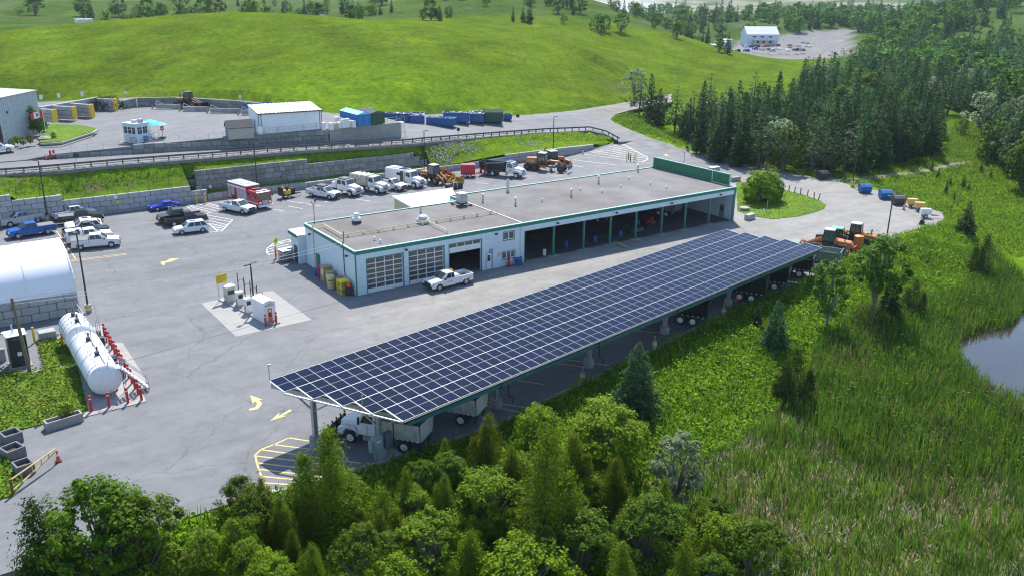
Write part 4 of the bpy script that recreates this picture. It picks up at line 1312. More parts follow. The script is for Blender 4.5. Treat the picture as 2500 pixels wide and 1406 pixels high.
  MB().box(bx - 1.5, bx - .5, -1.18, -1.151, 1.9, 2.4).build('side_window', m_glass, t)
  MB().box(bx - .75, bx - .05, -1.17, -1.151, .9, 2.7).build('side_door', m_dsteel, t)
  MB().box(b0 + .5, b0 + 2.2, -.6, .6, 2.96, 3.1).build('roof_unit', m_white, t, bevel=.04)
  MB().box(bx - 1.3, bx - .1, -.75, .75, 2.97, 3.05).build('roof_solar_panel', mat('rooftop_solar', (.02,.03,.06), .2), t)
 elif body == 'packer':
  b = MB().prism([(-1.15, 1.0), (1.15, 1.0), (1.2, 2.5), (1.0, 2.8), (-1.0, 2.8), (-1.2, 2.5)], b0, bx, 'x')
  b.build('hopper_body', bc, t, bevel=.04)
  b = MB()
  for k in range(4):
   x = b0 + .4 + (bx - b0 - .8) * k / 3
   b.box(x, x + .12, -1.24, 1.24, 2.45, 2.86)
  b.build('roof_rib', m_white, t)
  MB().box(b0 - .05, bx + .02, -1.22, 1.22, .98, 1.12).build('sill', m_dsteel, t)
 elif body == 'flat':
  MB().box(b0, bx, -1.15, 1.15, 1.02, 1.14).build('flatbed', m_dsteel, t)
  MB().box(bx - .1, bx, -1.1, 1.1, 1.14, 2.4).build('headboard', m_white, t)
  MB().box(bx - .9, bx - .15, -1.1, 1.1, 1.14, 2.1).build('tool_box', m_white, t, bevel=.03)
  MB().box(cb + .1, hb - .5, -.8, .8, cabz + .08, cabz + .16).build('roof_rack', m_dsteel, t)
 elif body == 'tank':
  b = MB().cyl((b0, 0, 1.75), (bx - .2, 0, 1.75), .8, n=18)
  b.build('tank', bc, t, True)
  MB().box(b0, bx - .2, -1.0, 1.0, .98, 1.1).build('deck', m_dsteel, t)
 if plow:
  plow_blade(t, hf + .9)
 if logo:
  for s in (-1, 1):
   MB().box(hb - .9, hb - .4, s * 1.056 - .004, s * 1.056 + .004, 1.3, 1.36).build('door_emblem', m_dark, t)
 return t
def plow_blade(par, x, name='plow_blade', m=m_dark):
 b = MB()
 n = 8
 pr = [(.25 * cos(pi * .9 * i / n - 1.2) - .1, .5 - .5 * cos(pi * i / n)) for i in range(n + 1)]
 out = pr + [(p[0] - .05, p[1]) for p in pr[::-1]]
 b.prism([(x + p[0], .08 + p[1] * 1.0) for p in out], -1.75, 1.75)
 o = b.build(name, m, par)
 r_ = MB()
 for k in range(6):
  y = -1.6 + 3.2 * k / 5
  r_.prism([(x - .35, .1), (x - .12, .1), (x - .02, .6), (x + .08, 1.18), (x - .02, 1.22), (x - .15, .7)], y - .03, y + .03)
 r_.box(x - .9, x - .2, -.25, .25, .35, .5).box(x - .5, x - .35, -1.4, 1.4, .3, .45)
 r_.build('plow_frame', m, par)
 return o
def text(name, s, size, m, par, loc, rot, ext=.006):
 c = bpy.data.curves.new(name, 'FONT')
 c.body = s
 c.size = size
 c.extrude = ext
 c.align_x = 'CENTER'
 c.align_y = 'CENTER'
 c.resolution_u = 2
 c.materials.append(m)
 tmp = bpy.data.objects.new(name, c)
 me = bpy.data.meshes.new_from_object(tmp)
 bpy.data.objects.remove(tmp)
 bpy.data.curves.remove(c)
 o = link(name, me, par)
 o.location = loc
 o.rotation_euler = rot
 return o
def machine_cab(t, x0, x1, z0, z1, w, roof, post=m_dark):
 fr = frustum(x0, x1, z0, w, x0 + .12, x1 - .12, z1, w * .92)
 b = MB()
 p = fr
 for i in range(4):
  b.bar(p[i], p[i + 4], .09, .09)
 b.hexa(frustum(x0, x1, z0 - .55, w, x0, x1, z0 + .02, w))
 b.build('cab_frame', post, t)
 glasshouse(t, fr, [(.06, .5), (.54, .94)], z0=.03, z1=.96, gl=mat('cab_glass', (.03,.07,.055), .06, spec=.8))
 MB().box(x0 + .08, x1 - .02, -w * .92, w * .92, z1, z1 + .16).build('cab_roof', roof, t, bevel=.05)
 MB().box(x0 + .35, x0 + .8, -.25, .25, z0 - .1, z0 + .75).build('seat', m_dark, t)
def loader(label, pos, col=m_orange, roof=m_steel, bucket=True, letters=None, name='wheel_loader', s=1.0, group=None, bcol=None):
 loc, rz = pos
 t = thing(name, label, 'wheel loader', loc, rz, group)
 b = MB()
 b.hexa([(-3.1,-.75,.95), (-.9,-.85,.8), (-.9,.85,.8), (-3.1,.75,.95), (-3.05,-.65,1.95), (-.9,-.8,2.1), (-.9,.8,2.1), (-3.05,.65,1.95)])
 b.build('engine_hood', col, t, bevel=.08)
 b = MB().box(-3.35, -3.05, -.85, .85, .7, 1.3).box(-.6, 2.0, -.45, .45, .65, 1.15)
 for sgn in (-1, 1):
  b.box(-2.6, -.5, sgn * 1.0 - .28, sgn * 1.0 + .28, 1.5, 1.62)
 b.build('chassis', m_dark, t)
 MB().cyl((-2.2,.3,2.0), (-2.2,.3,2.65), .08, n=8).tube([(-2.2,.3,2.6), (-2.35,.3,2.8)], .08).build('exhaust', m_dark, t)
 machine_cab(t, -.95, .55, 1.75, 3.2, .75, roof)
 for x in (-1.6, 1.35):
  for sgn in (-1, 1):
   wheel(t, x, sgn * .98, .75, .55, col if bcol is None else bcol, .5)
 b = MB()
 for sgn in (-1, 1):
  b.prism([(.7, 1.9), (1.0, 2.05), (2.6, 1.15), (3.1, .5), (2.9, .4), (2.3, .95), (.9, 1.7)], sgn * .45 - .07, sgn * .45 + .07)
  b.bar((.8, sgn * .25, 1.3), (2.5, sgn * .25, .9), .1, .1)
 b.box(1.9, 2.1, -.4, .4, 1.0, 1.3)
 b.build('lift_arm', col, t)
 if bucket:
  b = MB()
  pr = [(3.0, .15), (3.9, .08), (3.95, .12), (3.15, .25), (3.0, .55), (3.1, 1.0), (3.45, 1.2), (3.4, 1.25), (3.0, 1.08), (2.88, .55)]
  b.prism(pr, -1.35, 1.35)
  for y in (-1.35, 1.31):
   b.prism([(3.0, .15), (3.9, .1), (3.45, 1.2), (3.0, 1.05)], y, y + .04)
  b.build('bucket', m_dark if bcol is None else col, t)
 if letters:
  for sgn in (-1, 1):
   text('lettering', letters, .5, m_white, t, (-2.1, sgn * .835, 1.55), (pi / 2, 0, 0 if sgn < 0 else pi))
 if s != 1:
  t.scale = (s, s, s)
 return t
def grader(label, pos):
 loc, rz = pos
 t = thing('motor_grader', label, 'grader', loc, rz)
 b = MB()
 b.hexa([(-4.0,-.7,1.2), (-1.6,-.75,1.1), (-1.6,.75,1.1), (-4.0,.7,1.2), (-3.9,-.55,2.3), (-1.6,-.7,2.45), (-1.6,.7,2.45), (-3.9,.55,2.3)])
 b.build('engine_hood', m_orange, t, bevel=.1)
 for sgn in (-1, 1):
  text('lettering', 'CASE', .55, m_white, t, (-2.8, sgn * .76, 1.8), (pi / 2, 0, 0 if sgn < 0 else pi))
 MB().cyl((-2.0,.4,2.4), (-2.0,.4,3.2), .07, n=8).build('exhaust', m_dark, t)
 machine_cab(t, -1.55, .05, 1.8, 3.25, .8, m_steel)
 for x in (-3.5, -2.0):
  for sgn in (-1, 1):
   wheel(t, x, sgn * 1.0, .68, .42, m_dsteel, .5)
 for sgn in (-1, 1):
  wheel(t, 3.2, sgn * 1.0, .68, .42, m_dsteel, .5)
 b = MB()
 b.tube([(-.2,0,1.6), (.8,0,1.95), (2.6,0,1.85), (3.4,0,1.2)], .2, 8)
 b.bar((3.2,-1,.68), (3.2,1,.68), .18, .18)
 b.box(-4.0, 0, -.5, .5, .6, 1.1)
 b.build('frame', m_orange, t)
 b = MB()
 pr = [(.9 + .22 * cos(pi * i / 6 - 1.4), .45 - .4 * cos(pi * i / 6)) for i in range(7)]
 b.prism(pr + [(p[0] - .04, p[1]) for p in pr[::-1]], -1.8, 1.8)
 b.cyl((1.1,0,.95), (1.1,0,1.02), .7, n=16)
 for y in (-.6, .6):
  b.bar((1.1, y, 1.0), (1.6, y * .4, 1.9), .09, .09)
 b.v = [tuple(Matrix.Rotation(radians(24), 3, 'Z') @ (Vector(q) - Vector((1,0,0))) + Vector((1,0,0))) for q in b.v]
 b.build('mouldboard', m_dsteel, t)
 b = MB()
 pr = [(4.6 + .22 * cos(pi * i / 6 - 1.4), 1.0 - .45 * cos(pi * i / 6)) for i in range(7)]
 b.prism(pr + [(p[0] - .04, p[1]) for p in pr[::-1]], -1.3, 1.3)
 for y in (-.3, .3):
  b.bar((3.5, y, 1.0), (4.5, y, 1.0), .1, .1).bar((3.5, y, 1.7), (4.4, y, 1.2), .08, .08)
 b.build('front_blade', m_dark, t)
 return t
def backhoe(label, pos):
 loc, rz = pos
 t = thing('backhoe_loader', label, 'backhoe', loc, rz)
 b = MB().hexa([(.5,-.5,.9), (2.3,-.42,.9), (2.3,.42,.9), (.5,.5,.9), (.5,-.48,1.75), (2.25,-.38,1.5), (2.25,.38,1.5), (.5,.48,1.75)])
 b.build('bonnet', m_orange, t, bevel=.06)
 MB().box(-1.6, 2.3, -.4, .4, .55, .95).build('chassis', m_dark, t)
 machine_cab(t, -1.2, .5, 1.55, 2.75, .72, m_white)
 for sgn in (-1, 1):
  wheel(t, -.9, sgn * .85, .68, .45, m_orange, .5)
  wheel(t, 1.7, sgn * .85, .48, .35, m_orange, .5)
 b = MB()
 b.tube([(-1.7,.15,.9), (-2.3,.15,2.4), (-1.75,.15,3.7)], .17, 6).tube([(-1.75,.15,3.7), (-2.6,.15,2.0), (-2.5,.15,1.2)], .12, 6)
 b.box(-1.9, -1.6, -.6, .9, .5, 1.1)
 b.build('boom', m_orange, t)
 MB().prism([(-2.9, .7), (-2.3, .7), (-2.2, 1.3), (-2.7, 1.3)], -.1, .45).build('digging_bucket', m_dark, t)
 b = MB()
 for sgn in (-1, 1):
  b.bar((.6, sgn * .62, 1.5), (2.9, sgn * .62, .7), .13, .2)
 b.prism([(2.9, .2), (3.6, .12), (3.1, .9), (2.85, .8)], -1.1, 1.1)
 b.build('loader_arm', m_orange, t)
 return t
def tractor(label, pos, col, roof, name='tractor'):
 loc, rz = pos
 t = thing(name, label, 'tractor', loc, rz)
 MB().hexa([(.3,-.42,.9), (2.3,-.36,.9), (2.3,.36,.9), (.3,.42,.9), (.3,-.4,1.85), (2.25,-.3,1.6), (2.25,.3,1.6), (.3,.4,1.85)]).build('bonnet', col, t, bevel=.06)
 MB().box(-1.4, 2.2, -.35, .35, .5, .92).build('chassis', m_dark, t)
 machine_cab(t, -1.25, .4, 1.6, 2.75, .75, roof)
 MB().cyl((1.0,.45,1.5), (1.0,.45,2.7), .05, n=6).build('exhaust', m_dark, t)
 for sgn in (-1, 1):
  MB().prism([(-1.7, 1.2), (-1.4, 1.65), (-.5, 1.7), (-.1, 1.2), (-.15, 1.15), (-.55, 1.6), (-1.35, 1.55), (-1.65, 1.15)], sgn * .95 - .22, sgn * .95 + .22).build('mudguard', col, t)
  wheel(t, -.85, sgn * .95, .8, .45, m_yellow if col is m_green else m_dsteel, .55)
  wheel(t, 1.75, sgn * .8, .52, .34, m_yellow if col is m_green else m_dsteel, .55)
 return t
# ------------------------------------------------------------------ parking: left lot
g = 'vehicles parked in the left lot'
pickup('silver white crew pickup parked against the block wall at the far left lamp', place((-28.62,52.83,0.0), (-24.85,53.64,0.0), .85), p_silver, 'open')
pickup('bright blue crew pickup with grey bed cover beside the white tent', place((-28.36,45.65,0.0), (-24.71,46.00,0.0), .85), p_blue, 'tonneau')
pickup('white crew pickup nosed in by the lamp base against the block wall', place((-17.98,53.21,0.0), (-22.04,52.68,0.0), .85), p_white, 'open')
pickup('black crew pickup with black bed cover between two white vehicles', place((-17.88,49.49,0.0), (-21.74,49.78,0.0), .85), p_black, 'tonneau')
car('white sedan with dark sunroof facing the lamp in the left lot', place((-21.72,46.62,0.0), (-18.49,46.25,0.0), .8), p_white, 'sedan', sunroof=True)
car('white hatchback mostly hidden behind the dark pickup with tool rack', place((-21.97,44.50,0.0), (-18.80,43.99,0.0), .8), p_white, 'suv')
pickup('dark short cab pickup with open black bed and cab rack', place((-18.84,41.01,0.0), (-22.29,41.29,0.0), .85), p_black, 'open', 'reg', rack='panel')
pickup('white pickup with a tall white bed cap in the left lot', place((-18.97,38.21,0.0), (-22.48,38.36,0.0), .85), p_white, 'cap', 'crew')
pickup('white crew pickup nearest the tent with sunlit roof and silver bed cover', place((-18.85,34.68,0.0), (-22.41,35.40,0.0), .85), p_white, 'tonneau')
# middle row
car('deep blue coupe parked by the block wall steps', place((-8.97,51.33,0.0), (-6.13,51.52,0.0), .8), p_dblue, 'coupe')
pickup('dark green grey crew pickup facing the left lot', place((-9.66,43.17,0.0), (-5.76,43.18,0.0), .85), p_grey, 'tonneau')
pickup('black pickup with open bed parked behind the white crossover', place((-5.45,40.77,0.0), (-9.23,40.88,0.0), .85), p_black, 'open', 'ext')
car('white crossover with dark sunroof beside the striped corner', place((-9.37,35.95,0.0), (-6.70,35.76,0.0), .8), p_white, 'suv', sunroof=True)
# trucks along the wall
pickup('white extended cab pickup with roof light bar in front of the fire truck', place((1.33,42.57,0.0), (-0.35,45.87,0.0), .85), p_white, 'open', 'ext', logo=False)
pickup('white pickup with dark roof panel rack by the low wall', place((16.35,44.29,0.0), (14.32,48.13,0.0), .85), p_white, 'open', 'crew', rack='panel', logo=True)
truck('white flatbed work truck with crew cab beside the rack pickup', place((19.79,44.87,0.0), (18.12,48.74,0.0), 1.02), 4.6, 'flat', crew=True, name='work_truck', cabz=2.65, logo=True, L_box=2.6)
truck('white cab garbage truck with tan canvas hopper body', place((24.41,44.44,0.0), (22.84,48.32,0.0), 1.02), 4.8, 'packer', boxcol=p_tan, name='garbage_truck', logo=True)
pickup('white single cab pickup between the garbage truck and the box truck', place((28.20,44.06,0.0), (26.66,47.80,0.0), .85), p_white, 'open', 'reg', logo=True)
truck('white box truck with roof hatch beside the wheel loader', place((31.66,44.86,0.0), (29.97,49.19,0.0), 1.02), 5.2, 'van', name='box_truck', logo=True)
loader('orange wheel loader with grey cab roof beside the white box truck', place((36.18,44.53,0.0), (35.51,47.70,0.0), 1.0), m_orange, m_steel, bucket=False)
truck('black dump truck with white cab standing by the low wall', place((51.30,42.18,0.0), (48.73,46.54,0.0), 1.02), 5.4, 'dump', boxcol=p_black, tandem=True, plow=False, rim=m_rimw, logo=True)
grader('orange motor grader with black cab by the block wall', place((61.29,41.82,0.0), (57.77,46.93,0.0), 1.0))
backhoe('orange backhoe with raised boom behind the motor grader', ((64.88,48.42,0.0), -.12))
pickup('white pickup with orange beacon standing in front of the garage doors', place((8.69,-3.63,0.0), (12.20,-3.42,0.0), .85), p_white, 'box', 'ext', beacon=True, logo=True)
# fire truck
fl, frz = place((4.06,44.31,0.0), (2.52,51.33,0.0), 1.15)
t = thing('fire_truck', 'red and white fire rescue truck with white roof and grey shutters', 'fire truck', fl, frz)
MB().prism([(-4.6, .55)] + arch_profile(None, [-2.5], .6, .55) + [(1.0, .55), (1.0, 3.15), (-4.6, 3.15)], -1.22, 1.22).build('box_body', p_red, t, bevel=.03)
b = MB()
for x0 in (-4.4, -3.35, -1.75, -.75, .2):
 for s in (-1, 1):
  b.box(x0, x0 + .85, s * 1.235 - .012, s * 1.235 + .012, 1.35 if x0 == -3.35 else .8, 2.55)
b.build('roller_shutter', mat('shutter_grey', (.48,.5,.52), .4, .3), t)
b = MB()
for s in (-1, 1):
 b.box(-4.55, .95, s * 1.235 - .006, s * 1.235 + .006, 2.62, 2.95)
b.build('white_band', p_white, t)
MB().box(-4.6, 1.02, -1.23, 1.23, 3.15, 3.3).build('roof', p_white, t, bevel=.03)
MB().box(-4.2, -.2, -.85, .85, 3.3, 3.36).build('roof_hatch', mat('roof_plate', (.35,.4,.44), .4), t)
MB().prism([(1.05, .5)] + arch_profile(None, [2.35], .6, .5) + [(4.15, .5), (4.25, .8), (4.25, 1.5), (4.1, 2.65), (3.9, 2.75), (1.05, 2.75)], -1.22, 1.22).build('cab', p_red, t, bevel=.06)
fr = [(4.262,-1.12,1.5), (4.262,1.12,1.5), (4.12,1.05,2.62), (4.12,-1.05,2.62)]
MB().hexa(facequad(fr, .03, .97, .03, .95, .02)).build('windscreen', m_wind, t)
for s in (-1, 1):
 MB().box(2.9, 3.7, s * 1.225 - .01, s * 1.225 + .01, 1.65, 2.4).build('side_window', m_glass, t)
 MB().box(1.4, 2.2, s * 1.225 - .01, s * 1.225 + .01, 1.7, 2.35).build('side_window', m_glass, t)
 MB().box(4.2, 4.3, s * .85 - .2, s * .85 + .2, .95, 1.25).build('headlight', m_lamp, t)
 MB().box(1.1, 4.2, s * 1.226 - .006, s * 1.226 + .006, .95, 1.1).build('stripe', p_white, t)
 for x, y in ((2.35, 1.08), (-2.5, .98)):
  wheel(t, x, s * y, .52, .32 if x > 0 else .5, m_steel, .6)
 MB().box(4.0, 4.15, s * 1.45 - .1, s * 1.45 + .1, 1.9, 2.4).build('mirror', m_dark, t)
MB().box(4.24, 4.32, -.5, .5, .85, 1.45).build('grille', m_steel, t)
MB().box(4.2, 4.65, -1.25, 1.25, .5, .8).build('bumper', p_white, t, bevel=.04)
MB().box(3.3, 3.75, -.95, .95, 2.76, 2.92).build('light_bar', p_white, t, bevel=.03)
MB().box(1.4, 2.6, -.6, .6, 2.76, 2.95).build('roof_unit', m_dark, t, bevel=.04)
# small trailers and attachments
t = thing('equipment_trailer', 'small black trailer carrying a yellow paint machine by the low wall', 'trailer', *place((13.25,49.32,0.0), (9.65,48.50,0.0), .7))
MB().box(-1.5, 1.1, -.7, .7, .5, .62).bar((1.1,-.5,.55), (2.4,0,.5), .1, .1).bar((1.1,.5,.55), (2.4,0,.5), .1, .1).box(-1.58, -1.5, -.7, .7, .5, 1.9).build('deck', m_dark, t)
for s in (-1, 1):
 wheel(t, -.5, s * .82, .33, .2, m_rimw)
MB().box(-1.0, .2, -.45, .45, .62, 1.3).cyl((-.9,.3,1.2), (-.9,.3,1.8), .16, n=10).build('paint_machine', m_yellow, t, bevel=.04)
MB().box(.25, .95, -.5, .5, .62, 1.5).cyl((-.4,-.2,1.3), (-.4,-.2,1.9), .22, n=10).build('engine_unit', m_dark, t, bevel=.05)
MB().tube([(-.2,-.5,1.2), (-.2,-.5,2.6), (-.2,.5,2.6), (-.2,.5,1.2)], .035, 6).cyl((-.2,0,2.6), (-.2,0,3.0), .02, n=5).box(-.2, .1, -.01, .01, 2.85, 3.1).build('roll_bar', m_dark, t)
t = thing('enclosed_trailer', 'small red twin axle trailer with long red drawbar', 'trailer', *place((46.34,46.31,0.0), (43.62,48.00,0.0), .8))
MB().box(-1.9, .7, -.9, .9, .75, 2.3).build('box_body', p_red, t, bevel=.08)
MB().box(.68, .73, -.6, -.1, .9, 2.2).box(.68, .73, .1, .6, .9, 2.2).build('white_panel', p_white, t)
MB().box(-1.9, .8, -.95, .95, .5, .74).bar((.7,-.6,.6), (3.4,0,.55), .12, .14).bar((.7,.6,.6), (3.4,0,.55), .12, .14).cyl((1.6,0,.4), (1.6,0,1.7), .06, n=6).cyl((2.6,0,.4), (2.6,0,1.8), .06, n=6).build('chassis', m_red, t)
for x in (-1.1, -.2):
 for s in (-1, 1):
  wheel(t, x, s * .95, .36, .22, m_rimw)
for i, (px, rz_, lab, m_) in enumerate(((((41.81,51.69,0.0)), .3, 'orange snow plow frame lying behind the other plow', m_orange), (((41.54,48.45,0.0)), -.2, 'orange snow plow blade beside the red trailer', m_orange), (((40.36,45.09,0.0)), .5, 'yellow and orange plow blade in front of the plow pile', mat('yellow_orange_paint', (.62,.32,.02), .5, dirt=.3)))):
 t = thing('snow_plow', lab, 'snow plow', px, rz_)
 plow_blade(t, 0, m=m_)
 MB().tube([(-1.6,-.5,.4), (-.6,-.4,.9), (-.3,0,1.6), (-.6,.4,.9), (-1.6,.5,.4)], .09, 6).build('lift_frame', m_, t)
t = thing('bucket_attachment', 'black and yellow bucket attachment in front of the wheel loader', 'bucket', (37.38,40.73,0.0), .1)
b = MB().prism([(-.5, 0), (.5, 0), (.55, .05), (-.3, .12), (-.45, .5), (-.3, .95), (-.35, 1.0), (-.55, .5)], -1.4, 1.4, 'x')
b.box(-1.5, -1.3, -.6, .5, 0, .9).box(1.3, 1.5, -.6, .5, 0, .9)
b.build('bucket_shell', m_dark, t)
MB().box(-1.55, -.6, -.75, -.5, 0, .55).build('edge', m_yellow, t)
MB().tube([(-.4,-.5,.2), (-.4,-.4,1.2), (.4,-.4,1.2), (.4,-.5,.2)], .07).build('coupler', m_white, t)
t = thing('motorcycle', 'dark motorcycle parked between the blue coupe and the grey pickup', 'motorcycle', *place((-8.30,48.53,0.0), (-6.36,49.98,0.0), .1))
for x in (.7, -.7):
 wheel(t, x, 0, .31, .13, m_rim, .65)
MB().prism([(-.9, .75), (-.5, .6), (.3, .55), (.5, .85), (.1, 1.0), (-.2, .85), (-.8, .9)], -.17, .17).build('body', m_dark, t, bevel=.04)
MB().tube([(.7,0,.31), (.45,0,1.05)], .05).tube([(.45,-.35,1.05), (.45,.35,1.05)], .03).build('fork', m_steel, t)
MB().box(-.75, -.1, -.14, .14, .86, .94).build('seat', m_dark, t, bevel=.03)
# ------------------------------------------------------------------ under the canopy
def under(label, u, v, rz_=None, **k):
 x, y = CAN_O[0] + u * cu[0] + v * cv[0], CAN_O[1] + u * cu[1] + v * cv[1]
 return truck(label, ((x, y, 0), CAN_A + (rz_ if rz_ is not None else 2.09)), **k)
p_dump = mat('tan_dump_paint', (.46,.44,.38), .55, var=.15, scale=1.5, dirt=.35)
truck('white cab plow truck with beige dump body at the near end of the canopy', place((-14.67,-30.26,0.0), (-12.06,-33.72,0.0), 1.02), wb=4.5, body='dump', boxcol=p_dump, plow=True, cabz=2.6)
truck('beige dump truck parked second from the near end under the canopy', place((-8.78,-28.75,0.0), (-6.25,-32.46,0.0), 1.02), wb=4.5, body='dump', boxcol=p_dump, cabz=2.6)
gd = 'black dump trucks backed in under the canopy'
for f_, r_, lab in (((22.42,-23.04,0.0), (24.45,-26.21,0.0), 'black dump truck standing alone in the middle of the canopy'), ((33.16,-21.38,0.0), (35.29,-24.90,0.0), 'black dump truck beside the cone under the canopy'), ((38.61,-20.09,0.0), (40.70,-23.74,0.0), 'black dump truck in the middle of three under the far canopy end'), ((44.95,-18.59,0.0), (47.11,-22.28,0.0), 'black dump truck by the last pier of the canopy')):
 truck(lab, place(f_, r_, 1.0), wb=5.0, body='dump', boxcol=p_black, tandem=True, cabz=2.6, group=gd)
truck('green grey dump truck just beyond the far end of the canopy', place((50.30,-18.22,0.0), (52.39,-22.31,0.0), 1.0), wb=5.4, body='dump', boxcol=mat('grey_green_paint', (.16,.21,.16), .5, dirt=.3), tandem=True, cabz=2.6)
loader('orange wheel loader lettered F240 behind the green grey dump truck', place((57.69,-17.62,0.0), (59.00,-20.23,0.0), 1.0), m_orange, m_steel, letters='F240', bcol=m_dsteel)
tractor('green tractor with green roof between two orange loaders', place((60.68,-16.36,0.0), (62.08,-19.09,0.0), .9), m_green, mat('tractor_green', (.10,.38,.2), .5))
loader('large orange wheel loader with grey cab roof behind the orange silo', place((63.48,-17.45,0.0), (64.73,-20.34,0.0), 1.0), m_orange, m_steel, bcol=m_dsteel)
t = thing('orange_silo', 'tall round orange spreader tank on end beside the loaders', 'tank', (62.67,-20.82,0.0))
MB().lathe([(0, 2.55), (.3, 2.5), (.62, 2.4), (.62, .35), (.5, .2), (0, .2)], 18).build('tank_shell', m_orange, t, True)
t = thing('spreader_frame', 'orange steel attachment frame in front of the orange tank', 'attachment', (60.70,-21.32,0.0), .3)
MB().tube([(-.7,-.3,0), (-.7,-.3,1.4), (.7,-.3,1.4), (.7,-.3,0)], .08).tube([(-.7,.4,0), (-.5,.2,1.2), (.5,.2,1.2), (.7,.4,0)], .08).tube([(-.7,-.3,.5), (-.7,.4,.4), (.7,.4,.4), (.7,-.3,.5)], .07).build('frame', mat('red_orange_paint', (.6,.08,.02), .5), t)
# ------------------------------------------------------------------ inside the open bays
truck('tan dump truck backed deep into the open bays', ((44.2,12.0,.05), pi / 2 + .1), wb=4.8, body='dump', boxcol=p_dump)
truck('grey dump truck with red tail lights in the end bay', ((54.6,10.0,.05), pi / 2 + .3), wb=5.0, body='dump', boxcol=mat('grey_dump_paint', (.22,.22,.2), .5, dirt=.3), tandem=True)
car('white car standing inside the half open garage', ((14.0,7.0,.05), pi / 2), p_white, 'sedan')
loader('dark tractor loader standing at the back of the first open bay', ((26.2,11.5,.05), pi / 2), m_red, m_dsteel, bucket=False)
dm = MB().lathe([(0, .88), (.27, .88), (.29, .86), (.29, .6), (.3, .58), (.29, .56), (.29, .3), (.3, .28), (.29, .26), (.29, .02), (0, .02)], 14)
dme = dm.mesh('drum', m_blue, True)
for (x, y, lab) in ((23.6, 2.2, 'blue drum just inside the first open bay'), (31.6, 2.2, 'blue drum with white cap in the second bay'), (36.5, 2.0, 'blue drum beside the third green post'), (41.4, 2.4, 'blue drum behind the fourth green post'), (47.6, 5.5, 'tall dark blue drum deep behind the fifth green post')):
 o = link('drum', dme, None, (x, y, .05))
 tag(o, lab, 'drum', 'blue drums in the open bays')
o = tag(link('bucket_pail', MB().cyl((0,0,0), (0,0,.8), .22, .25, n=12).mesh('bucket_pail', m_white), None, (27.0,.9,.05)), 'white tall pail beside the first green post', 'pail')
t = thing('hand_tractor', 'small red machine on the floor of the sixth bay', 'machine', (49.6,5.0,.05), .5)
MB().box(-.8, .8, -.35, .35, .3, .8).box(.3, .7, -.2, .2, .8, 1.1).build('body', m_red, t, bevel=.06)
for x in (-.5, .5):
 for s in (-1, 1):
  wheel(t, x, s * .42, .25, .15, m_rim)
t = thing('quad_bike', 'dark quad bike parked behind the fifth green post', 'quad bike', (44.3,4.0,.05), .9)
MB().box(-.7, .8, -.25, .25, .45, .8).box(-.2, .1, -.4, .4, .95, 1.02).build('body', m_dark, t, bevel=.05)
for x in (-.6, .6):
 for s in (-1, 1):
  wheel(t, x, s * .45, .28, .22, m_rim)
t = thing('lumber_stack', 'stack of timber on the floor behind the fifth post', 'timber', (45.6,3.2,.05), .2)
for i in range(3):
 for j in range(2):
  MB().box(-.9, .9, -.3 + i * .22, -.12 + i * .22, .02 + j * .2, .2 + j * .2).build('beam', m_wood, t)
t = thing('pallet_row', 'row of flat wooden skids lying on the ground before the open bays', 'pallet', (38.6,-.9,0), -.15)
for i in range(6):
 MB().box(-.4, .4, -1.6 + i * .55, -1.15 + i * .55, .02, .16).build('plank', mat('yellowish_wood', (.30,.27,.13), .85, var=.2), t)
# ------------------------------------------------------------------ painted markings
def strip(b, p, q, w, z=.008):
 p, q = Vector(p[:2]), Vector(q[:2])
 d = (q - p).normalized()
 n = Vector((-d.y, d.x)) * w / 2
 z0 = z
 b.quad((p.x - n.x, p.y - n.y, z0), (q.x - n.x, q.y - n.y, z0), (q.x + n.x, q.y + n.y, z0), (p.x + n.x, p.y + n.y, z0))
def marking(name, lines, m, w=.13, polys=(), zf=None):
 b = MB()
 for p, q in lines:
  if zf:
   p, q = Vector(p), Vector(q)
   n = max(1, int((q - p).length / 1.2))
   for i in range(n):
    a, c = p.lerp(q, i / n), p.lerp(q, (i + 1) / n)
    d = (c - a)
    nn = Vector((-d.y, d.x, 0)).normalized() * w / 2
    vs = [a - nn, c - nn, c + nn, a + nn]
    b.add([(v.x, v.y, zf(v.x, v.y) + .012) for v in vs], [(0, 1, 2, 3)])
  else:
   strip(b, p, q, w)
 for P in polys:
  b.add([(x[0], x[1], .009) for x in P], [tuple(range(len(P)))])
 o = b.build(name, m)
 o['kind'] = 'structure'
 return o
marking('road_markings', [
 ((-18.41,-26.85,0.0), (-19.59,-27.21,0.0)), ((-19.59,-27.21,0.0), (-20.77,-27.39,0.0)), ((-20.77,-27.39,0.0), (-21.44,-27.96,0.0)), ((-21.44,-27.96,0.0), (-21.72,-29.12,0.0)), ((-21.72,-29.12,0.0), (-22.53,-33.37,0.0)),
 ((-18.41,-26.85,0.0), (-16.41,-29.25,0.0)), ((-19.73,-27.24,0.0), (-15.87,-31.40,0.0)), ((-20.79,-27.45,0.0), (-15.47,-33.37,0.0)), ((-21.46,-28.10,0.0), (-15.37,-34.53,0.0)), ((-21.70,-29.14,0.0), (-15.67,-35.47,0.0)), ((-21.84,-30.14,0.0), (-16.56,-35.66,0.0)), ((-22.09,-31.11,0.0), (-18.11,-34.95,0.0)), ((-22.20,-32.08,0.0), (-19.97,-33.96,0.0)), ((-22.37,-33.04,0.0), (-21.52,-33.74,0.0))], m_painty, .14)
CR = 'yellow lines'
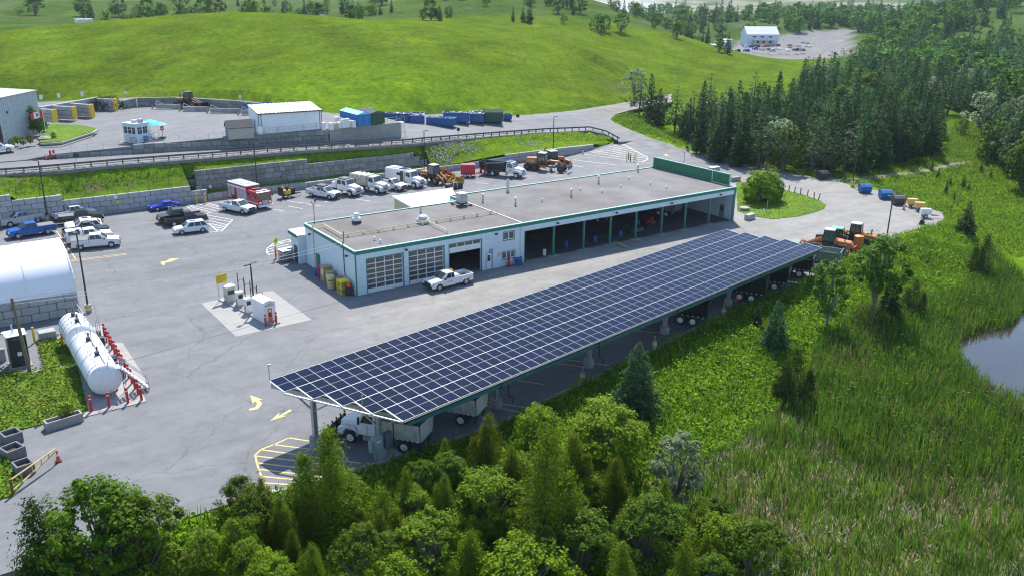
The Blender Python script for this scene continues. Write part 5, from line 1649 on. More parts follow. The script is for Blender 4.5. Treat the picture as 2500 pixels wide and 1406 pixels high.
marking('road_markings', [((2.16,-27.98,0.0), (3.82,-30.14,0.0)), ((8.69,-26.84,0.0), (11.28,-30.18,0.0)), ((7.43,-27.03,0.0), (9.60,-29.89,0.0)), ((19.13,-25.05,0.0), (20.99,-26.94,0.0)), ((26.46,-25.54,0.0), (28.19,-27.25,0.0)), ((-2.36,-30.08,0.0), (-0.12,-32.84,0.0)), ((-2.79,-30.75,0.0), (-1.05,-33.20,0.0)),
                          ((-23.50,47.24,0.0), (-23.64,31.71,0.0)), ((-24.41,31.59,0.0), (-17.79,30.90,0.0)), ((-24.42,30.98,0.0), (-17.91,30.33,0.0)), ((-21.84,34.37,0.0), (-17.74,33.96,0.0))], m_painty, .12)
marking('road_markings', [
 ((-3.93,51.85,0.0), (-2.45,47.06,0.0)), ((-3.90,53.10,0.0), (-1.32,47.10,0.0)), ((-2.54,53.21,0.0), (-0.58,47.86,0.0)), ((-1.64,52.80,0.0), (-0.10,48.80,0.0)), ((-0.97,52.22,0.0), (0.09,49.63,0.0)), ((-4.32,52.73,0.0), (-4.28,49.28,0.0)), ((-3.65,45.58,0.0), (-2.07,46.67,0.0)),
 ((-3.37,45.22,0.0), (-1.01,40.45,0.0)), ((-3.65,43.26,0.0), (-1.65,39.57,0.0)), ((-4.02,41.80,0.0), (-2.60,37.98,0.0)), ((-4.33,39.78,0.0), (-3.17,37.05,0.0)), ((-4.51,37.90,0.0), (-3.64,36.29,0.0)), ((-4.64,36.25,0.0), (-4.15,35.41,0.0)), ((-4.51,40.17,0.0), (-4.76,35.29,0.0)), ((-6.01,35.32,0.0), (-4.28,34.98,0.0)), ((-4.28,34.98,0.0), (-0.96,40.41,0.0)), ((-10.63,35.76,0.0), (-9.21,35.11,0.0)),
 ((6.09,43.64,0.0), (7.27,41.36,0.0)), ((9.01,44.00,0.0), (10.25,41.20,0.0)), ((11.86,44.01,0.0), (13.33,41.28,0.0)), ((10.16,47.51,0.0), (11.79,44.51,0.0)), ((14.65,45.03,0.0), (15.36,43.41,0.0)), ((20.02,42.66,0.0), (21.36,40.13,0.0)), ((43.45,42.76,0.0), (44.65,40.62,0.0)), ((-9.23,51.50,0.0), (-7.88,51.85,0.0))], m_paintw, .13)
WEDGE = [((77.33,54.15,0.0), (82.02,41.63,0.0)), ((79.62,54.96,0.0), (83.72,42.31,0.0)), ((81.20,55.34,0.0), (85.38,43.67,0.0)), ((83.06,56.03,0.0), (86.27,45.23,0.0)), ((84.67,56.44,0.0), (87.36,47.59,0.0)), ((86.59,57.14,0.0), (88.30,50.23,0.0)), ((88.14,57.62,0.0), (89.15,52.79,0.0)), ((89.71,58.11,0.0), (90.28,55.96,0.0)),
         ((91.28,58.62,0.0), (86.69,45.19,0.0)), ((86.69,45.19,0.0), (84.93,43.12,0.0)), ((84.93,43.12,0.0), (82.02,41.63,0.0)), ((71.65,50.73,0.0), (75.36,41.77,0.0)), ((67.92,46.06,0.0), (68.60,43.73,0.0))]
marking('road_markings', WEDGE, m_paintw, .17, zf=top)
marking('road_markings', [((-1.81,23.51,0.0), (-0.21,25.25,0.0)), ((-0.21,25.25,0.0), (1.99,25.89,0.0)), ((1.99,25.89,0.0), (2.06,24.13,0.0)), ((-2.03,23.20,0.0), (-2.64,21.38,0.0)), ((-2.64,21.38,0.0), (-2.69,20.33,0.0)), ((-1.58,23.82,0.0), (0.90,24.55,0.0)), ((-2.12,22.81,0.0), (1.23,23.63,0.0)), ((-2.49,21.72,0.0), (0.39,22.33,0.0)), ((-2.67,20.53,0.0), (-0.68,21.00,0.0)), ((-0.12,25.19,0.0), (2.02,24.77,0.0))], m_paintw, .14)
marking('road_markings', [], m_painty, polys=[
 [(-18.61,-23.37,0.0), (-17.49,-22.45,0.0), (-17.74,-22.98,0.0), (-16.60,-22.34,0.0), (-16.48,-22.65,0.0), (-17.55,-23.10,0.0), (-17.15,-23.26,0.0)],
 [(-18.39,-17.99,0.0), (-17.77,-19.36,0.0), (-18.08,-19.29,0.0), (-18.06,-20.03,0.0), (-18.71,-20.82,0.0), (-19.38,-20.73,0.0), (-19.32,-20.41,0.0), (-18.80,-20.40,0.0), (-18.40,-19.80,0.0), (-18.42,-19.30,0.0), (-18.73,-19.59,0.0)],
 [(-15.10,24.76,0.0), (-14.52,24.68,0.0), (-13.78,25.44,0.0), (-12.75,25.04,0.0), (-13.90,24.28,0.0), (-14.72,24.11,0.0), (-15.03,23.11,0.0), (-15.25,23.65,0.0)]])
marking('road_markings', [], m_painty, polys=[[(92.21,46.56,0.0), (91.95,45.23,0.0), (92.53,45.76,0.0), (91.25,43.48,0.0), (91.03,44.48,0.0), (91.54,44.93,0.0)]])
# concrete aprons and planted beds
sheet('concrete_apron', [(-15.24,7.04,0.01), (-15.16,-4.42,0.01), (-7.12,-4.19,0.01), (-7.27,6.87,0.01), (-11.66,7.24,0.01)], mat('pale_apron', (.29,.285,.265), .9, var=.07, scale=.7, bump=.2, bscale=12, dirt=.18), 2.5, .1, patch=False)
sheet('concrete_apron', [(-30.6,5.9,.06), (-30.9,-14.6,.06), (-25.99,-14.46,0.06), (-25.79,-11.88,0.06), (-24.94,-10.57,0.06), (-24.82,-0.10,0.06), (-26.21,0.56,0.06), (-25.4,5.9,.06)], m_conc, 2.5, .12, patch=False)
bedm = mat('planted_soil', attr=True, rough=.95, var=.35, scale=1.5, bump=.6, bscale=5, spec=.1)
BED1 = [(-31.55,4.74,0.0), (-29.53,4.28,0.0), (-29.29,-0.10,0.0), (-29.45,-2.71,0.0), (-32.08,-2.70,0.0)]
BED2 = [(-37.20,-0.37,0.0), (-34.45,-1.77,0.0), (-33.15,-3.05,0.0), (-32.14,-2.88,0.0), (-29.39,-3.19,0.0), (-30.29,-13.60,0.0), (-31.03,-14.15,0.0), (-34.98,-14.08,0.0), (-38.32,-14.12,0.0)]
BED3 = [(-38.37,-14.84,0.0), (-36.87,-16.06,0.0), (-36.70,-17.49,0.0), (-36.10,-22.78,0.0), (-37.02,-24.27,0.0), (-39.12,-24.05,0.0)]
for P_ in (BED1, BED2, BED3):
 sheet('grass_bed', [(p[0], p[1], .09) for p in P_], bedm, 1.2, .12, lambda x, y: grass_col(x, y, .35, 61), patch=False)
sheet('gravel_patch', [(-32.97,-2.46,0.01), (-32.10,-2.83,0.01), (-30.79,-3.90,0.01), (-30.26,-5.81,0.01), (-32.27,-5.00,0.01), (-32.79,-2.58,0.01)], mat('gravel', (.34,.31,.26), .95, var=.2, scale=4, bump=.6, bscale=20), 1, .05, patch=False)
ISL = [(82.77,17.86,0.0), (86.70,16.23,0.0), (86.94,12.47,0.0), (85.34,9.22,0.0), (85.45,5.44,0.0), (84.08,1.35,0.0), (82.53,-1.40,0.0), (80.16,-2.83,0.0), (76.82,-3.55,0.0), (72.45,-3.83,0.0), (67.79,-2.93,0.0), (66.51,-0.06,0.0), (66.96,3.61,0.0)]
sheet('grass_island', [(p[0], p[1], .07) for p in ISL], bedm, 1.2, .1, lambda x, y: grass_col(x, y, .1, 62), patch=False)
YB = [(-18.89,87.04,7.60), (-16.05,96.68,7.70), (-11.35,92.35,7.75), (-9.93,86.46,7.75), (-10.99,83.69,7.70), (-17.28,76.45,7.50), (-20.31,77.69,7.45)]
sheet('lawn', [(p[0], p[1], p[2] + .25) for p in YB], bedm, 1.5, .5, lambda x, y: grass_col(x, y, .1, 63), patch=False)
kb = MB()
KQ = [(-20.36,76.25,7.60), (-17.52,74.66,7.75), (-11.26,82.12,7.90), (-10.04,85.03,7.95)]
for a_, b_ in zip(KQ[:-1], KQ[1:]):
 kb.bar(a_, b_, .35, .3)
structure(kb.build('kerb', m_conc))
# ------------------------------------------------------------------ light poles
def light_pole(label, loc, h, heads=1, a=0.0, base=True, bh=.9):
 t = thing('light_pole', label, 'light pole', loc, a, 'dark light poles around the yard')
 MB().cyl((0, 0, bh if base else 0), (0, 0, h), .1, .075, n=8).build('pole', m_dark, t)
 if base:
  MB().cyl((0,0,-.3), (0, 0, bh), .33, n=12).build('concrete_base', m_conc, t)
  MB().cyl((0, 0, bh * .35), (0, 0, bh * .75), .335, n=12, cap=False).build('yellow_band', m_yellow, t)
 for k in range(heads):
  s = 1 if k == 0 else -1
  MB().bar((0, 0, h - .05), (s * .35, 0, h), .06, .06).box(min(s * .3, s * .85), max(s * .3, s * .85), -.16, .16, h - .04, h + .06).build('lamp_head', m_dark, t)
 return t
light_pole('dark light pole on a yellow banded base beside the white tent', (-25.90,10.71,0.0), 8.8, 2, 1.2)
light_pole('dark light pole among the pickups in front of the block wall', (-23.58,53.94,0.0), 8.8, 1, 2.2)
light_pole('dark light pole rising behind the fire truck', (8.1,55.3,1.0), 7.2, 1, 0, False)
light_pole('dark light pole at the end of the tall grey block wall', (39.9,55.3,.9), 6.9, 1, 0, False)
light_pole('dark light pole behind the grader at the low wall', (70.0,55.4,1.3), 6.9, 1, 0, False)
light_pole('dark light pole standing in the far loop behind the loaders', (70.84,-19.78,0.0), 6.4, 1, 1.5)
light_pole('dark light pole at the edge of the woods by the blue dumpsters', (97.99,4.51,0.05), 8.8, 1, 2.5)
light_pole('dark light pole in front of the conifers beside the green roof screen', (99.04,45.89,0.10), 8.8, 1, 3)
t = light_pole('short black light pole with two heads on the fuel island', (-11.11,1.80,0.0), 5.2, 2, .5, False)
# ------------------------------------------------------------------ guardrail
gp = [Vector(p) for p in GUARD]
t = thing('guardrail', 'long dark guardrail with posts along the road above the grass bank', 'guardrail')
b = MB()
for p, q in zip(gp[:-1], gp[1:]):
 n_ = Vector((-(q - p).y, (q - p).x, 0)).normalized() * -.06
 b.bar(p + n_ + Vector((0,0,.68)), q + n_ + Vector((0,0,.68)), .07, .3)
m_rail = mat('dark_weathered_rail', (.075,.068,.075), .7, var=.2, scale=3)
b.build('rail', m_rail, t)
b = MB()
for p, q in list(zip(gp[:-1], gp[1:]))[:10]:
 b.bar(p + Vector((0,0,.3)), q + Vector((0,0,.3)), .05, .1)
b.build('rail', m_rail, t)
pm = MB().box(-.08, .08, -.08, .08, -.3, .85).mesh('post', m_rail)
acc, last = 0.0, None
for p, q in zip(gp[:-1], gp[1:]):
 L_ = (q - p).length
 s = acc
 while s < L_:
  o = link('post', pm, t, p.lerp(q, s / L_), atan2((q - p).y, (q - p).x))
  s += 2.3
 acc = s - L_
# railing on the upper wall
t = thing('steel_railing', 'thin grey pipe railing on top of the upper yard wall', 'railing')
up_ = [Vector(p) + Vector((0,.35,.05)) for p in UPW]
pm = MB().cyl((0,0,0), (0,0,.95), .03, n=5).mesh('post', m_steel)
b = MB()
for p, q in zip(up_[:-1], up_[1:]):
 for h in (.5, .95):
  b.cyl(p + Vector((0, 0, h)), q + Vector((0, 0, h)), .025, n=4)
 n = int((q - p).length / 2.2)
 for i in range(n):
  link('post', pm, t, p.lerp(q, i / n))
b.build('rail', m_steel, t)
t = thing('chain_link_fence', 'thin wire fence with slim posts along the lower block wall', 'fence')
pm = MB().cyl((0,0,0), (0,0,1.5), .03, n=5).mesh('post', m_dsteel)
b = MB()
fx_ = np.arange(-36,46,3.0)
fpts = [(x, 54.75, float(ip(LOWT, x, 2)) + .02) for x in fx_]
for p in fpts:
 link('post', pm, t, p)
for p, q in zip(fpts[:-1], fpts[1:]):
 for h in (.75, 1.48):
  b.cyl((p[0], p[1], p[2] + h), (q[0], q[1], q[2] + h), .008, n=3)
b.build('wire', m_dsteel, t)
# ------------------------------------------------------------------ upper yard
def box_building(name, label, cat, p, q, depth, h0, h1, mw, mr, over=.15, doors=(), trim=None, z=None):
 """shed-roofed building: front base from p to q, roof h0 in front and h1 at the back"""
 p, q = Vector(p), Vector(q)
 a = atan2((q - p).y, (q - p).x)
 L_ = (q - p).length
 t = thing(name, label, cat, p, a)
 MB().hexa([(0,0,-.3), (L_, 0, -.3), (L_, depth, -.3), (0, depth, -.3), (0, 0, h0), (L_, 0, h0), (L_, depth, h1), (0, depth, h1)]).build('wall', mw, t)
 s = (h1 - h0) / depth
 MB().hexa([(-over, -over, h0 - over * s + .01), (L_ + over, -over, h0 - over * s + .01), (L_ + over, depth + over, h1 + over * s + .01), (-over, depth + over, h1 + over * s + .01),
               (-over, -over, h0 - over * s + .13), (L_ + over, -over, h0 - over * s + .13), (L_ + over, depth + over, h1 + over * s + .13), (-over, depth + over, h1 + over * s + .13)]).build('roof', mr, t)
 return t, L_
m_wclad = mat('white_cladding', (.70,.73,.75), .5, var=.05, wave=('X', 1.6, .03), bump=.5, dirt=.08)
m_brown = mat('brown_trim', (.10,.06,.05), .6)
m_rust = mat('rusty_white_roof', (.66,.62,.56), .5, var=.1, scale=1.5, dirt=.25)
t, L_ = box_building('metal_shed', 'white metal shed with standing seam roof on the upper yard wall', 'shed', (12.8,65.9,8.0), (24.3,65.2,8.1), 6.0, 3.4, 4.2, m_wclad, m_rust)
b = MB()
for i in range(17):
 x = -.1 + (L_ + .2) * i / 16
 b.hexa([(x - .05, -.15, 3.5), (x + .05, -.15, 3.5), (x + .05, 6.1, 4.34), (x - .05, 6.1, 4.34), (x - .05, -.15, 3.56), (x + .05, -.15, 3.56), (x + .05, 6.1, 4.4), (x - .05, 6.1, 4.4)])
b.build('roof_seam', m_brown, t)['kind'] = 'stuff'
b = MB()
b.box(-.2, L_ + .2, -.22, -.16, 3.3, 3.52)
b.build('gutter', m_brown, t)
for x in (.05, .5, L_ - .05, L_ - .4):
 MB().box(x - .05, x + .05, -.06, -.005, 0, 3.35).build('downpipe', m_brown, t)
MB().box(-.04, -.005, 2.0, 3.0, .1, 2.2).build('door', mat('blue_grey_door', (.1,.22,.42), .5), t)
MB().box(-.06, -.005, 1.8, 3.2, 2.4, 2.9).build('wall_lamp', m_lamp, t)
for x in (3.3, 6.8):
 MB().tube([(x, -.25, 0), (x, -.25, 1.0), (x + 1.0, -.25, 1.0), (x + 1.0, -.25, 0)], .03, 4).build('rail_gate', m_steel, t)
t = thing('garden_shed', 'small beige shed with dark gable roof beside the white metal shed', 'shed', (7.01,64.67,7.85), -.1)
MB().box(0, 4.3, 0, 2.6, -.2, 1.75).prism([(0, 1.75), (2.6, 1.75), (1.3, 2.75)], 0, 4.3, 'x').build('wall', mat('shed_siding', (.36,.36,.31), .7, wave=('Z', 2.2, .02), bump=.4), t)
m_shing = mat('dark_shingles', (.085,.08,.078), .9, var=.25, scale=3, bump=.4)
for s in (0, 1):
 y0, y1 = (-.2, 1.3) if s == 0 else (2.8, 1.3)
 MB().hexa([(-.15, y0, 1.62), (4.45, y0, 1.62), (4.45, y1, 2.78), (-.15, y1, 2.78), (-.15, y0, 1.72), (4.45, y0, 1.72), (4.45, y1, 2.9), (-.15, y1, 2.9)]).build('roof', m_shing, t)
MB().box(-.04, -.004, .8, 1.8, .05, 1.75).build('door', m_blue, t)
t = thing('propane_tank', 'white upright propane tank between the two sheds', 'tank', (12.54,64.82,8.00))
MB().lathe([(0, 1.5), (.25, 1.45), (.55, 1.2), (.6, .9), (.6, .35), (.4, .1), (0, .05)], 14).build('vessel', m_white, t, True)
MB().box(-.5, .5, -.3, .3, 0, .15).build('skid', m_conc, t)
# weigh booth
bp, bq = Vector((-8.20,72.52,7.55)), Vector((-6.73,69.74,7.55))
a_ = atan2((bq - bp).y, (bq - bp).x)
t = thing('weigh_booth', 'small pale blue booth with many dark window panes and roof units', 'booth', bp, a_)
bl = (bq - bp).length
bw = 2.6
MB().box(0, bl, 0, bw, -.1, 3.0).build('wall', mat('pale_blue_siding', (.52,.60,.64), .6, var=.06), t)
MB().box(-.12, bl + .12, -.12, bw + .12, 3.0, 3.15).build('roof', mat('pale_roof', (.5,.52,.53), .6), t)
for i in range(3):
 x = bl * (.1 + .3 * i)
 for z0, z1 in ((1.45, 2.05), (2.12, 2.5)):
  for k in range(2):
   MB().box(x + k * bl * .12, x + k * bl * .12 + bl * .1, -.03, -.002, z0, z1).build('pane', m_glass, t)
for i in range(2):
 y = bw * (.12 + .42 * i)
 for z0, z1 in ((1.4, 2.05), (2.12, 2.5)):
  for k in range(2):
   MB().box(bl + .002, bl + .03, y + k * .45, y + k * .45 + .36, z0, z1).build('pane', m_glass, t)
MB().lathe([(0, 3.6), (.5, 3.55), (.55, 3.2), (.5, 3.15)], 12, 0, (bl * .45, bw * .5)).build('roof_vent', m_vent, t)
MB().box(bl * .7, bl * .7 + .7, bw * .5, bw * .5 + .6, 3.15, 3.75).build('roof_unit', m_steel, t)
MB().box(bl * .55, bl * .95, -.4, -.01, .1, .9).build('air_conditioner', m_steel, t)
def umbrella(label, loc, h=2.4, r=1.55):
 t = thing('patio_umbrella', label, 'umbrella', loc, 0, 'cyan patio umbrellas by the booth')
 MB().cyl((0,0,0), (0, 0, h + .3), .03, n=6).build('pole', m_steel, t)
 b = MB()
 n = 8
 vs = [(0, 0, h + .35)] + [(r * cos(2 * pi * i / n), r * sin(2 * pi * i / n), h - .12) for i in range(n)] + [(r * .55 * cos(2 * pi * (i + .5) / n), r * .55 * sin(2 * pi * (i + .5) / n), h + .15) for i in range(n)]
 fs = []
 for i in range(n):
  j = (i + 1) % n
  fs += [(0, 1 + i, 1 + n + i), (0, 1 + n + i, 1 + j), (1 + i, 1 + j, 1 + n + i)]
 b.add(vs, fs)
 b.build('canopy', mat('cyan_fabric', (.01,.42,.72), .7, var=.06), t)
 MB().cyl((0,0,0), (0,0,.12), .3, n=12).build('base', m_dark, t)
umbrella('open cyan umbrella nearest the round red sign', (-2.55,72.46,7.70))
umbrella('open cyan umbrella half behind the booth roof', (-3.22,75.55,7.75))
for px, lab in (((-3.35,74.45,7.70), 'white plastic chair nearest the booth wall'), ((-3.08,72.78,7.70), 'white plastic chair under the front cyan umbrella')):
 t = thing('plastic_chair', lab, 'chair', px, .6)
 MB().box(-.25, .25, -.25, .25, .4, .45).build('seat', m_white, t)
 MB().box(-.25, .25, .2, .26, .45, .95).build('backrest', m_white, t)
 for sx in (-.22, .18):
  for sy in (-.24, .2):
   MB().box(sx, sx + .04, sy, sy + .04, 0, .4).build('leg', m_white, t)
o = tag(link('drum', MB().lathe([(0, .9), (.42, .88), (.45, .8), (.45, .05), (0, .02)], 14).mesh('drum', m_blue, True), None, (-5.15,70.33,7.60)), 'blue tub at the corner of the booth', 'tub')
t = thing('stop_sign', 'round red sign on a short post beside the umbrella', 'sign', (-2.23,71.28,7.70), .5)
MB().cyl((0,0,0), (0,0,1.9), .04, n=6).box(-.35, .35, -.35, .35, 0, .35).build('post', m_dark, t)
MB().cyl((0,-.06,1.75), (0,-.03,1.75), .42, n=16).build('sign_plate', m_red, t)
MB().box(-.28, .28, -.072, -.061, 1.68, 1.82).build('bar', m_white, t)
# left office building with vertical cladding
pA, pB = Vector((-25.04,83.66,7.20)), Vector((-17.84,93.40,7.45))
a_ = atan2((pB - pA).y, (pB - pA).x)
t = thing('office_building', 'grey vertical clad office hall at the left edge behind the flag', 'building', (pA.x, pA.y, 7.2), a_)
bl = (pB - pA).length
m_gclad = mat('grey_cladding', (.44,.48,.50), .55, var=.05, wave=('X', .72, .06), bump=.8)
MB().hexa([(-6,0,-.5), (bl, 0, -.5), (bl, 14, -.5), (-6,14,-.5), (-6,0,7.2), (bl, 0, 7.2), (bl, 14, 7.2), (-6,14,7.2)]).build('wall', m_gclad, t)
nb = MB()
for i in range(int((bl + 6) / .6)):
 nb.box(-6 + i * .6, -6 + i * .6 + .22, -.07, -.002, -.4, 7.15)
nb.build('cladding_rib', m_gclad, t)['kind'] = 'stuff'
MB().hexa([(-6.2,-.2,7.2), (bl + .2, -.2, 7.2), (bl + .2, 14.2, 7.2), (-6.2,14.2,7.2), (-6.2,-.2,7.35), (bl + .2, -.2, 7.35), (bl + .2, 14.2, 7.9), (-6.2,14.2,7.9)]).build('roof', mat('grey_roof', (.34,.36,.38), .6), t)
MB().box(-2.6, -.2, -.12, -.08, 0, 2.9).build('door', m_dark, t)
MB().box(2.0, 2.5, -.2, -.08, 4.6, 4.9).build('wall_light', m_dark, t)
MB().cyl((bl - 3, 8, 7.6), (bl - 3, 8, 9.0), .25, n=8).box(bl - 3.4, bl - 2.6, 7.6, 8.4, 9.0, 9.4).build('chimney', m_steel, t)
# flag
t = thing('flag_pole', 'pole with a waving red and white maple leaf flag by the office lawn', 'flag', (-18.77,81.16,7.50))
MB().cyl((0,0,0), (0,0,5.0), .04, n=6).build('pole', m_white, t)
for k, (u0, u1, m_) in enumerate(((0, .5, m_red), (.5, 1.5, m_white), (1.5, 2.0, m_red))):
 b = MB()
 n = 4
 for i in range(n):
  a0, a1 = u0 + (u1 - u0) * i / n, u0 + (u1 - u0) * (i + 1) / n
  P_ = lambda u, z: (-u * .95, .18 * sin(u * 3), z - .22 * u + .06 * sin(u * 5))
  b.hexa([P_(a0, 3.9), P_(a1, 3.9), tuple(np.add(P_(a1, 3.9), (0,.02,0))), tuple(np.add(P_(a0, 3.9), (0,.02,0))), P_(a0, 4.95), P_(a1, 4.95), tuple(np.add(P_(a1, 4.95), (0,.02,0))), tuple(np.add(P_(a0, 4.95), (0,.02,0)))])
 b.build('flag_band', m_, t)
lf = [(0, .38), (.07, .2), (.2, .26), (.16, .06), (.34, .1), (.26, -.04), (.1, -.16), (.14, -.26), (.02, -.22), (.02, -.4), (-.02, -.4), (-.02, -.22), (-.14, -.26), (-.1, -.16), (-.26, -.04), (-.34, .1), (-.16, .06), (-.2, .26), (-.07, .2)]
b = MB()
b.prism([(-.95 + x, 4.22 + z) for x, z in lf], -.03, .035, 'y')
b.build('maple_leaf', m_red, t)
o = MB().ball((0,0,.35), .9, 8, 5, 0, .5)
o.v = [(x * 1.3 + rng.uniform(-.08, .08), y + rng.uniform(-.08, .08), z) for x, y, z in o.v]
tag(link('boulder', o.mesh('boulder', m_conc), None, (-19.26,80.36,7.45)), 'pale boulder at the foot of the flag pole', 'boulder')
car('white suv cut by the left picture edge by the office planting', place((-25.62,74.59,7.00), (-27.79,74.65,7.00), .8), p_white, 'suv')
# bunker walls with yellow ends
for k, (e_, k_) in enumerate((((-14.16,99.98,10.20), (-16.07,102.76,10.20)), ((-10.37,102.56,10.20), (-13.54,106.07,10.20)), ((-6.94,104.14,10.20), (-9.96,108.79,10.20)), ((-1.26,110.94,10.30), (-4.03,114.11,10.30)))):
 lab = ('bunker wall with yellow end nearest the office hall', 'second bunker wall with yellow end left of the booth', 'bunker wall with yellow end beside the brush pile', 'bunker wall with yellow end on the far side of the brush pile')[k]
 bw_ = block_wall('bunker_wall', lab, [(e_[0], e_[1], 7.7, k_[0], k_[1], 7.7, 3)], m_block, cat='bunker wall', group='yellow ended bunker walls', jitter=.02)
 d = (Vector(e_) - Vector(k_)).normalized()
 a_ = atan2(d.y, d.x)
 o = MB().box(-.35, .06, -.04, .86, -.0, 2.5).build('yellow_end', m_yellow, bw_)
 o.location = (e_[0], e_[1], 7.7)
 o.rotation_euler = (0, 0, a_ + pi)
 o.scale = (-1,1,1)
bk = [(-16.17,103.98,10.30), (-3.82,115.20,10.30)]
block_wall('retaining_wall', 'block wall closing the backs of the yellow ended bunkers', [(*bk[0][:2], 7.8, *bk[1][:2], 7.8, 3)], m_block)
rw_ = [(0.37,112.27,9.60), (3.20,113.58,9.80), (11.06,110.78,9.80), (19.84,98.51,9.80), (28.03,82.19,9.60)]
block_wall('retaining_wall', 'long grey block wall at the back of the upper yard below the meadow', [(*p[:2], p[2] - 2.46, *q[:2], q[2] - 2.46, 3) for p, q in zip(rw_[:-1], rw_[1:])], m_blockd, jitter=.03)
m_cone = mat('cone_orange', (.75,.09,.02), .5)
def cone(label, loc, h=.75, group=None):
 t = thing('traffic_cone', label, 'traffic cone', loc, 0, group)
 MB().cyl((0,0,.04), (0, 0, h), .17, .04, n=10).build('cone_body', m_cone, t)
 MB().box(-.22, .22, -.22, .22, 0, .05).build('base', m_dark, t)
 MB().cyl((0, 0, h * .5), (0, 0, h * .7), .108, .082, n=10, cap=False).build('collar', m_white, t)
 return t
for k, (p_, q_) in enumerate((((5.70,108.26,8.10), (10.00,105.03,8.10)), ((9.44,101.72,8.10), (13.81,98.47,8.10)), ((13.37,96.17,8.15), (18.29,92.26,8.15)), ((17.65,89.81,8.20), (22.31,86.41,8.20)))):
 nm = ('first', 'second', 'third', 'fourth')[k]
 d = Vector(q_) - Vector(p_)
 t = thing('concrete_barrier', nm + ' low concrete barrier from the bunkers along the upper yard', 'barrier', p_, atan2(d.y, d.x), 'low concrete barriers in the upper yard')
 n = max(2, int(d.length / 3))
 for i in range(n):
  MB().box(d.length * i / n + .02, d.length * (i + 1) / n - .02, -.2, .2, 0, .85).build('block', m_block, t)
 MB().tube([(0,0,.85), (.3,0,1.5), (1.6,0,.9)], .05).build('hand_rail', m_white, t)
 cone('orange cone at the left end of the ' + nm + ' low barrier', (p_[0] - .8, p_[1] - .4, p_[2]), .8, 'cones at the barrier ends')
loader('brown loader working behind the barriers at the back wall', place((12.10,103.82,8.10), (10.19,106.04,8.10), 1.0), mat('brown_machine_paint', (.22,.12,.06), .6), m_dsteel)
def bin_(label, p, q, w=2.4, h=1.8, m=m_blue, name='rolloff_bin', lid=None, fill=None, group='big waste bins behind the road', cat='waste bin'):
 p, q = Vector(p), Vector(q)
 d = q - p
 L_ = d.length
 t = thing(name, label, cat, p, atan2(d.y, d.x), group)
 b = MB()
 b.box(0, L_, 0, .06, .15, h).box(0, L_, w - .06, w, .15, h).box(0, .06, .06, w - .06, .15, h).box(L_ - .06, L_, .06, w - .06, .15, h).box(.06, L_ - .06, .06, w - .06, .15, .22)
 b.build('shell', m, t)
 r_ = MB()
 n = max(3, int(L_ / .7))
 for i in range(n + 1):
  x = (L_ - .1) * i / n
  r_.box(x, x + .1, -.09, -.002, .15, h - .12)
  r_.box(x, x + .1, w + .002, w + .09, .15, h - .12)
 for i in range(3):
  y = (w - .1) * i / 2
  r_.box(L_ + .002, L_ + .08, y, y + .1, .15, h - .12)
 r_.build('rib', m, t)
 MB().box(-.1, L_ + .1, -.1, -.0, h - .12, h).box(-.1, L_ + .1, w, w + .1, h - .12, h).box(-.1, 0, 0, w, h - .12, h).box(L_, L_ + .1, 0, w, h - .12, h).build('rim', m, t)
 if lid is not None:
  MB().prism([(-.1, h), (w + .1, h), (w * .5, h + .45)], -.1, L_ + .1, 'x').build('lid', lid, t)
 if fill is not None:
  b = MB()
  for i in range(26):
   s = rng.uniform(.15, .4)
   x, y = rng.uniform(.4, L_ - .4), rng.uniform(.4, w - .4)
   b.box(-s, s, -s * .6, s * .6, 0, s * .7, rng.randrange(3), Matrix.Translation((x, y, h - .35 + rng.uniform(0, .2))) @ Matrix.Rotation(rng.uniform(0, 3), 4, 'Z') @ Matrix.Rotation(rng.uniform(-.5, .5), 4, 'X'))
  b.box(.07, L_ - .07, .07, w - .07, .22, h - .3, 0)
  b.build('scrap', fill, t)['kind'] = 'stuff'
 return t
m_scrap = [mat('scrap_grey', (.3,.28,.26), .8), mat('scrap_white', (.6,.58,.54), .7), mat('scrap_brown', (.2,.12,.08), .8)]
bin_('blue waste bin filled with scrap in front of the other bins', (52.25,76.33,5.00), (56.05,71.79,5.00), fill=m_scrap)
bin_('blue waste bin half hidden behind the concrete wall end', (45.61,82.29,5.60), (49.40,78.81,5.50), fill=m_scrap)
bin_('blue waste bin with pale load between the front bin and the wall', (49.44,78.34,5.30), (52.07,76.89,5.20), 5.5, fill=m_scrap)
bin_('long blue waste bin heaped above the front blue bin', (57.35,78.03,5.00), (61.79,74.82,4.90), h=2.2, fill=m_scrap)
bin_('deep blue waste bin left of the green compactor box', (63.19,76.54,4.75), (65.66,74.78,4.70), 5.0, h=2.0, fill=m_scrap)
bin_('dark green closed container at the right of the blue bins', (66.74,75.93,4.65), (70.20,73.97,4.55), 5.0, h=2.2, m=m_green, lid=mat('dark_green_roof', (.05,.075,.06), .95, spec=.05), name='closed_container', cat='container')
bin_('small blue waste bin at the right end of the bin row', (73.07,77.69,4.50), (74.54,76.90,4.40), 1.8, h=1.3)
bin_('blue covered container with light cyan top on the upper yard', (29.98,69.73,8.20), (30.16,62.57,8.20), 2.6, 2.3, mat('mid_blue_paint', (.015,.16,.42), .5, dirt=.1), lid=mat('cyan_tarp', (.22,.62,.78), .6), group='containers on the upper yard', name='closed_container', cat='container')
bin_('green container with grey gable roof beside the blue covered one', (33.58,69.44,8.20), (33.44,63.51,8.20), 2.6, 2.2, m_green, lid=mat('grey_tarp', (.12,.13,.13), .95, spec=.05), group='containers on the upper yard', name='closed_container', cat='container')
bin_('open blue bin sunk behind the fourth low barrier', (20.00,95.15,7.90), (24.09,91.35,7.90), 2.4, 1.8, group='open bins at the back of the upper yard')
t = thing('black_barrel', 'small black barrel on the verge past the last blue bin', 'barrel', (78.78,80.50,4.20))
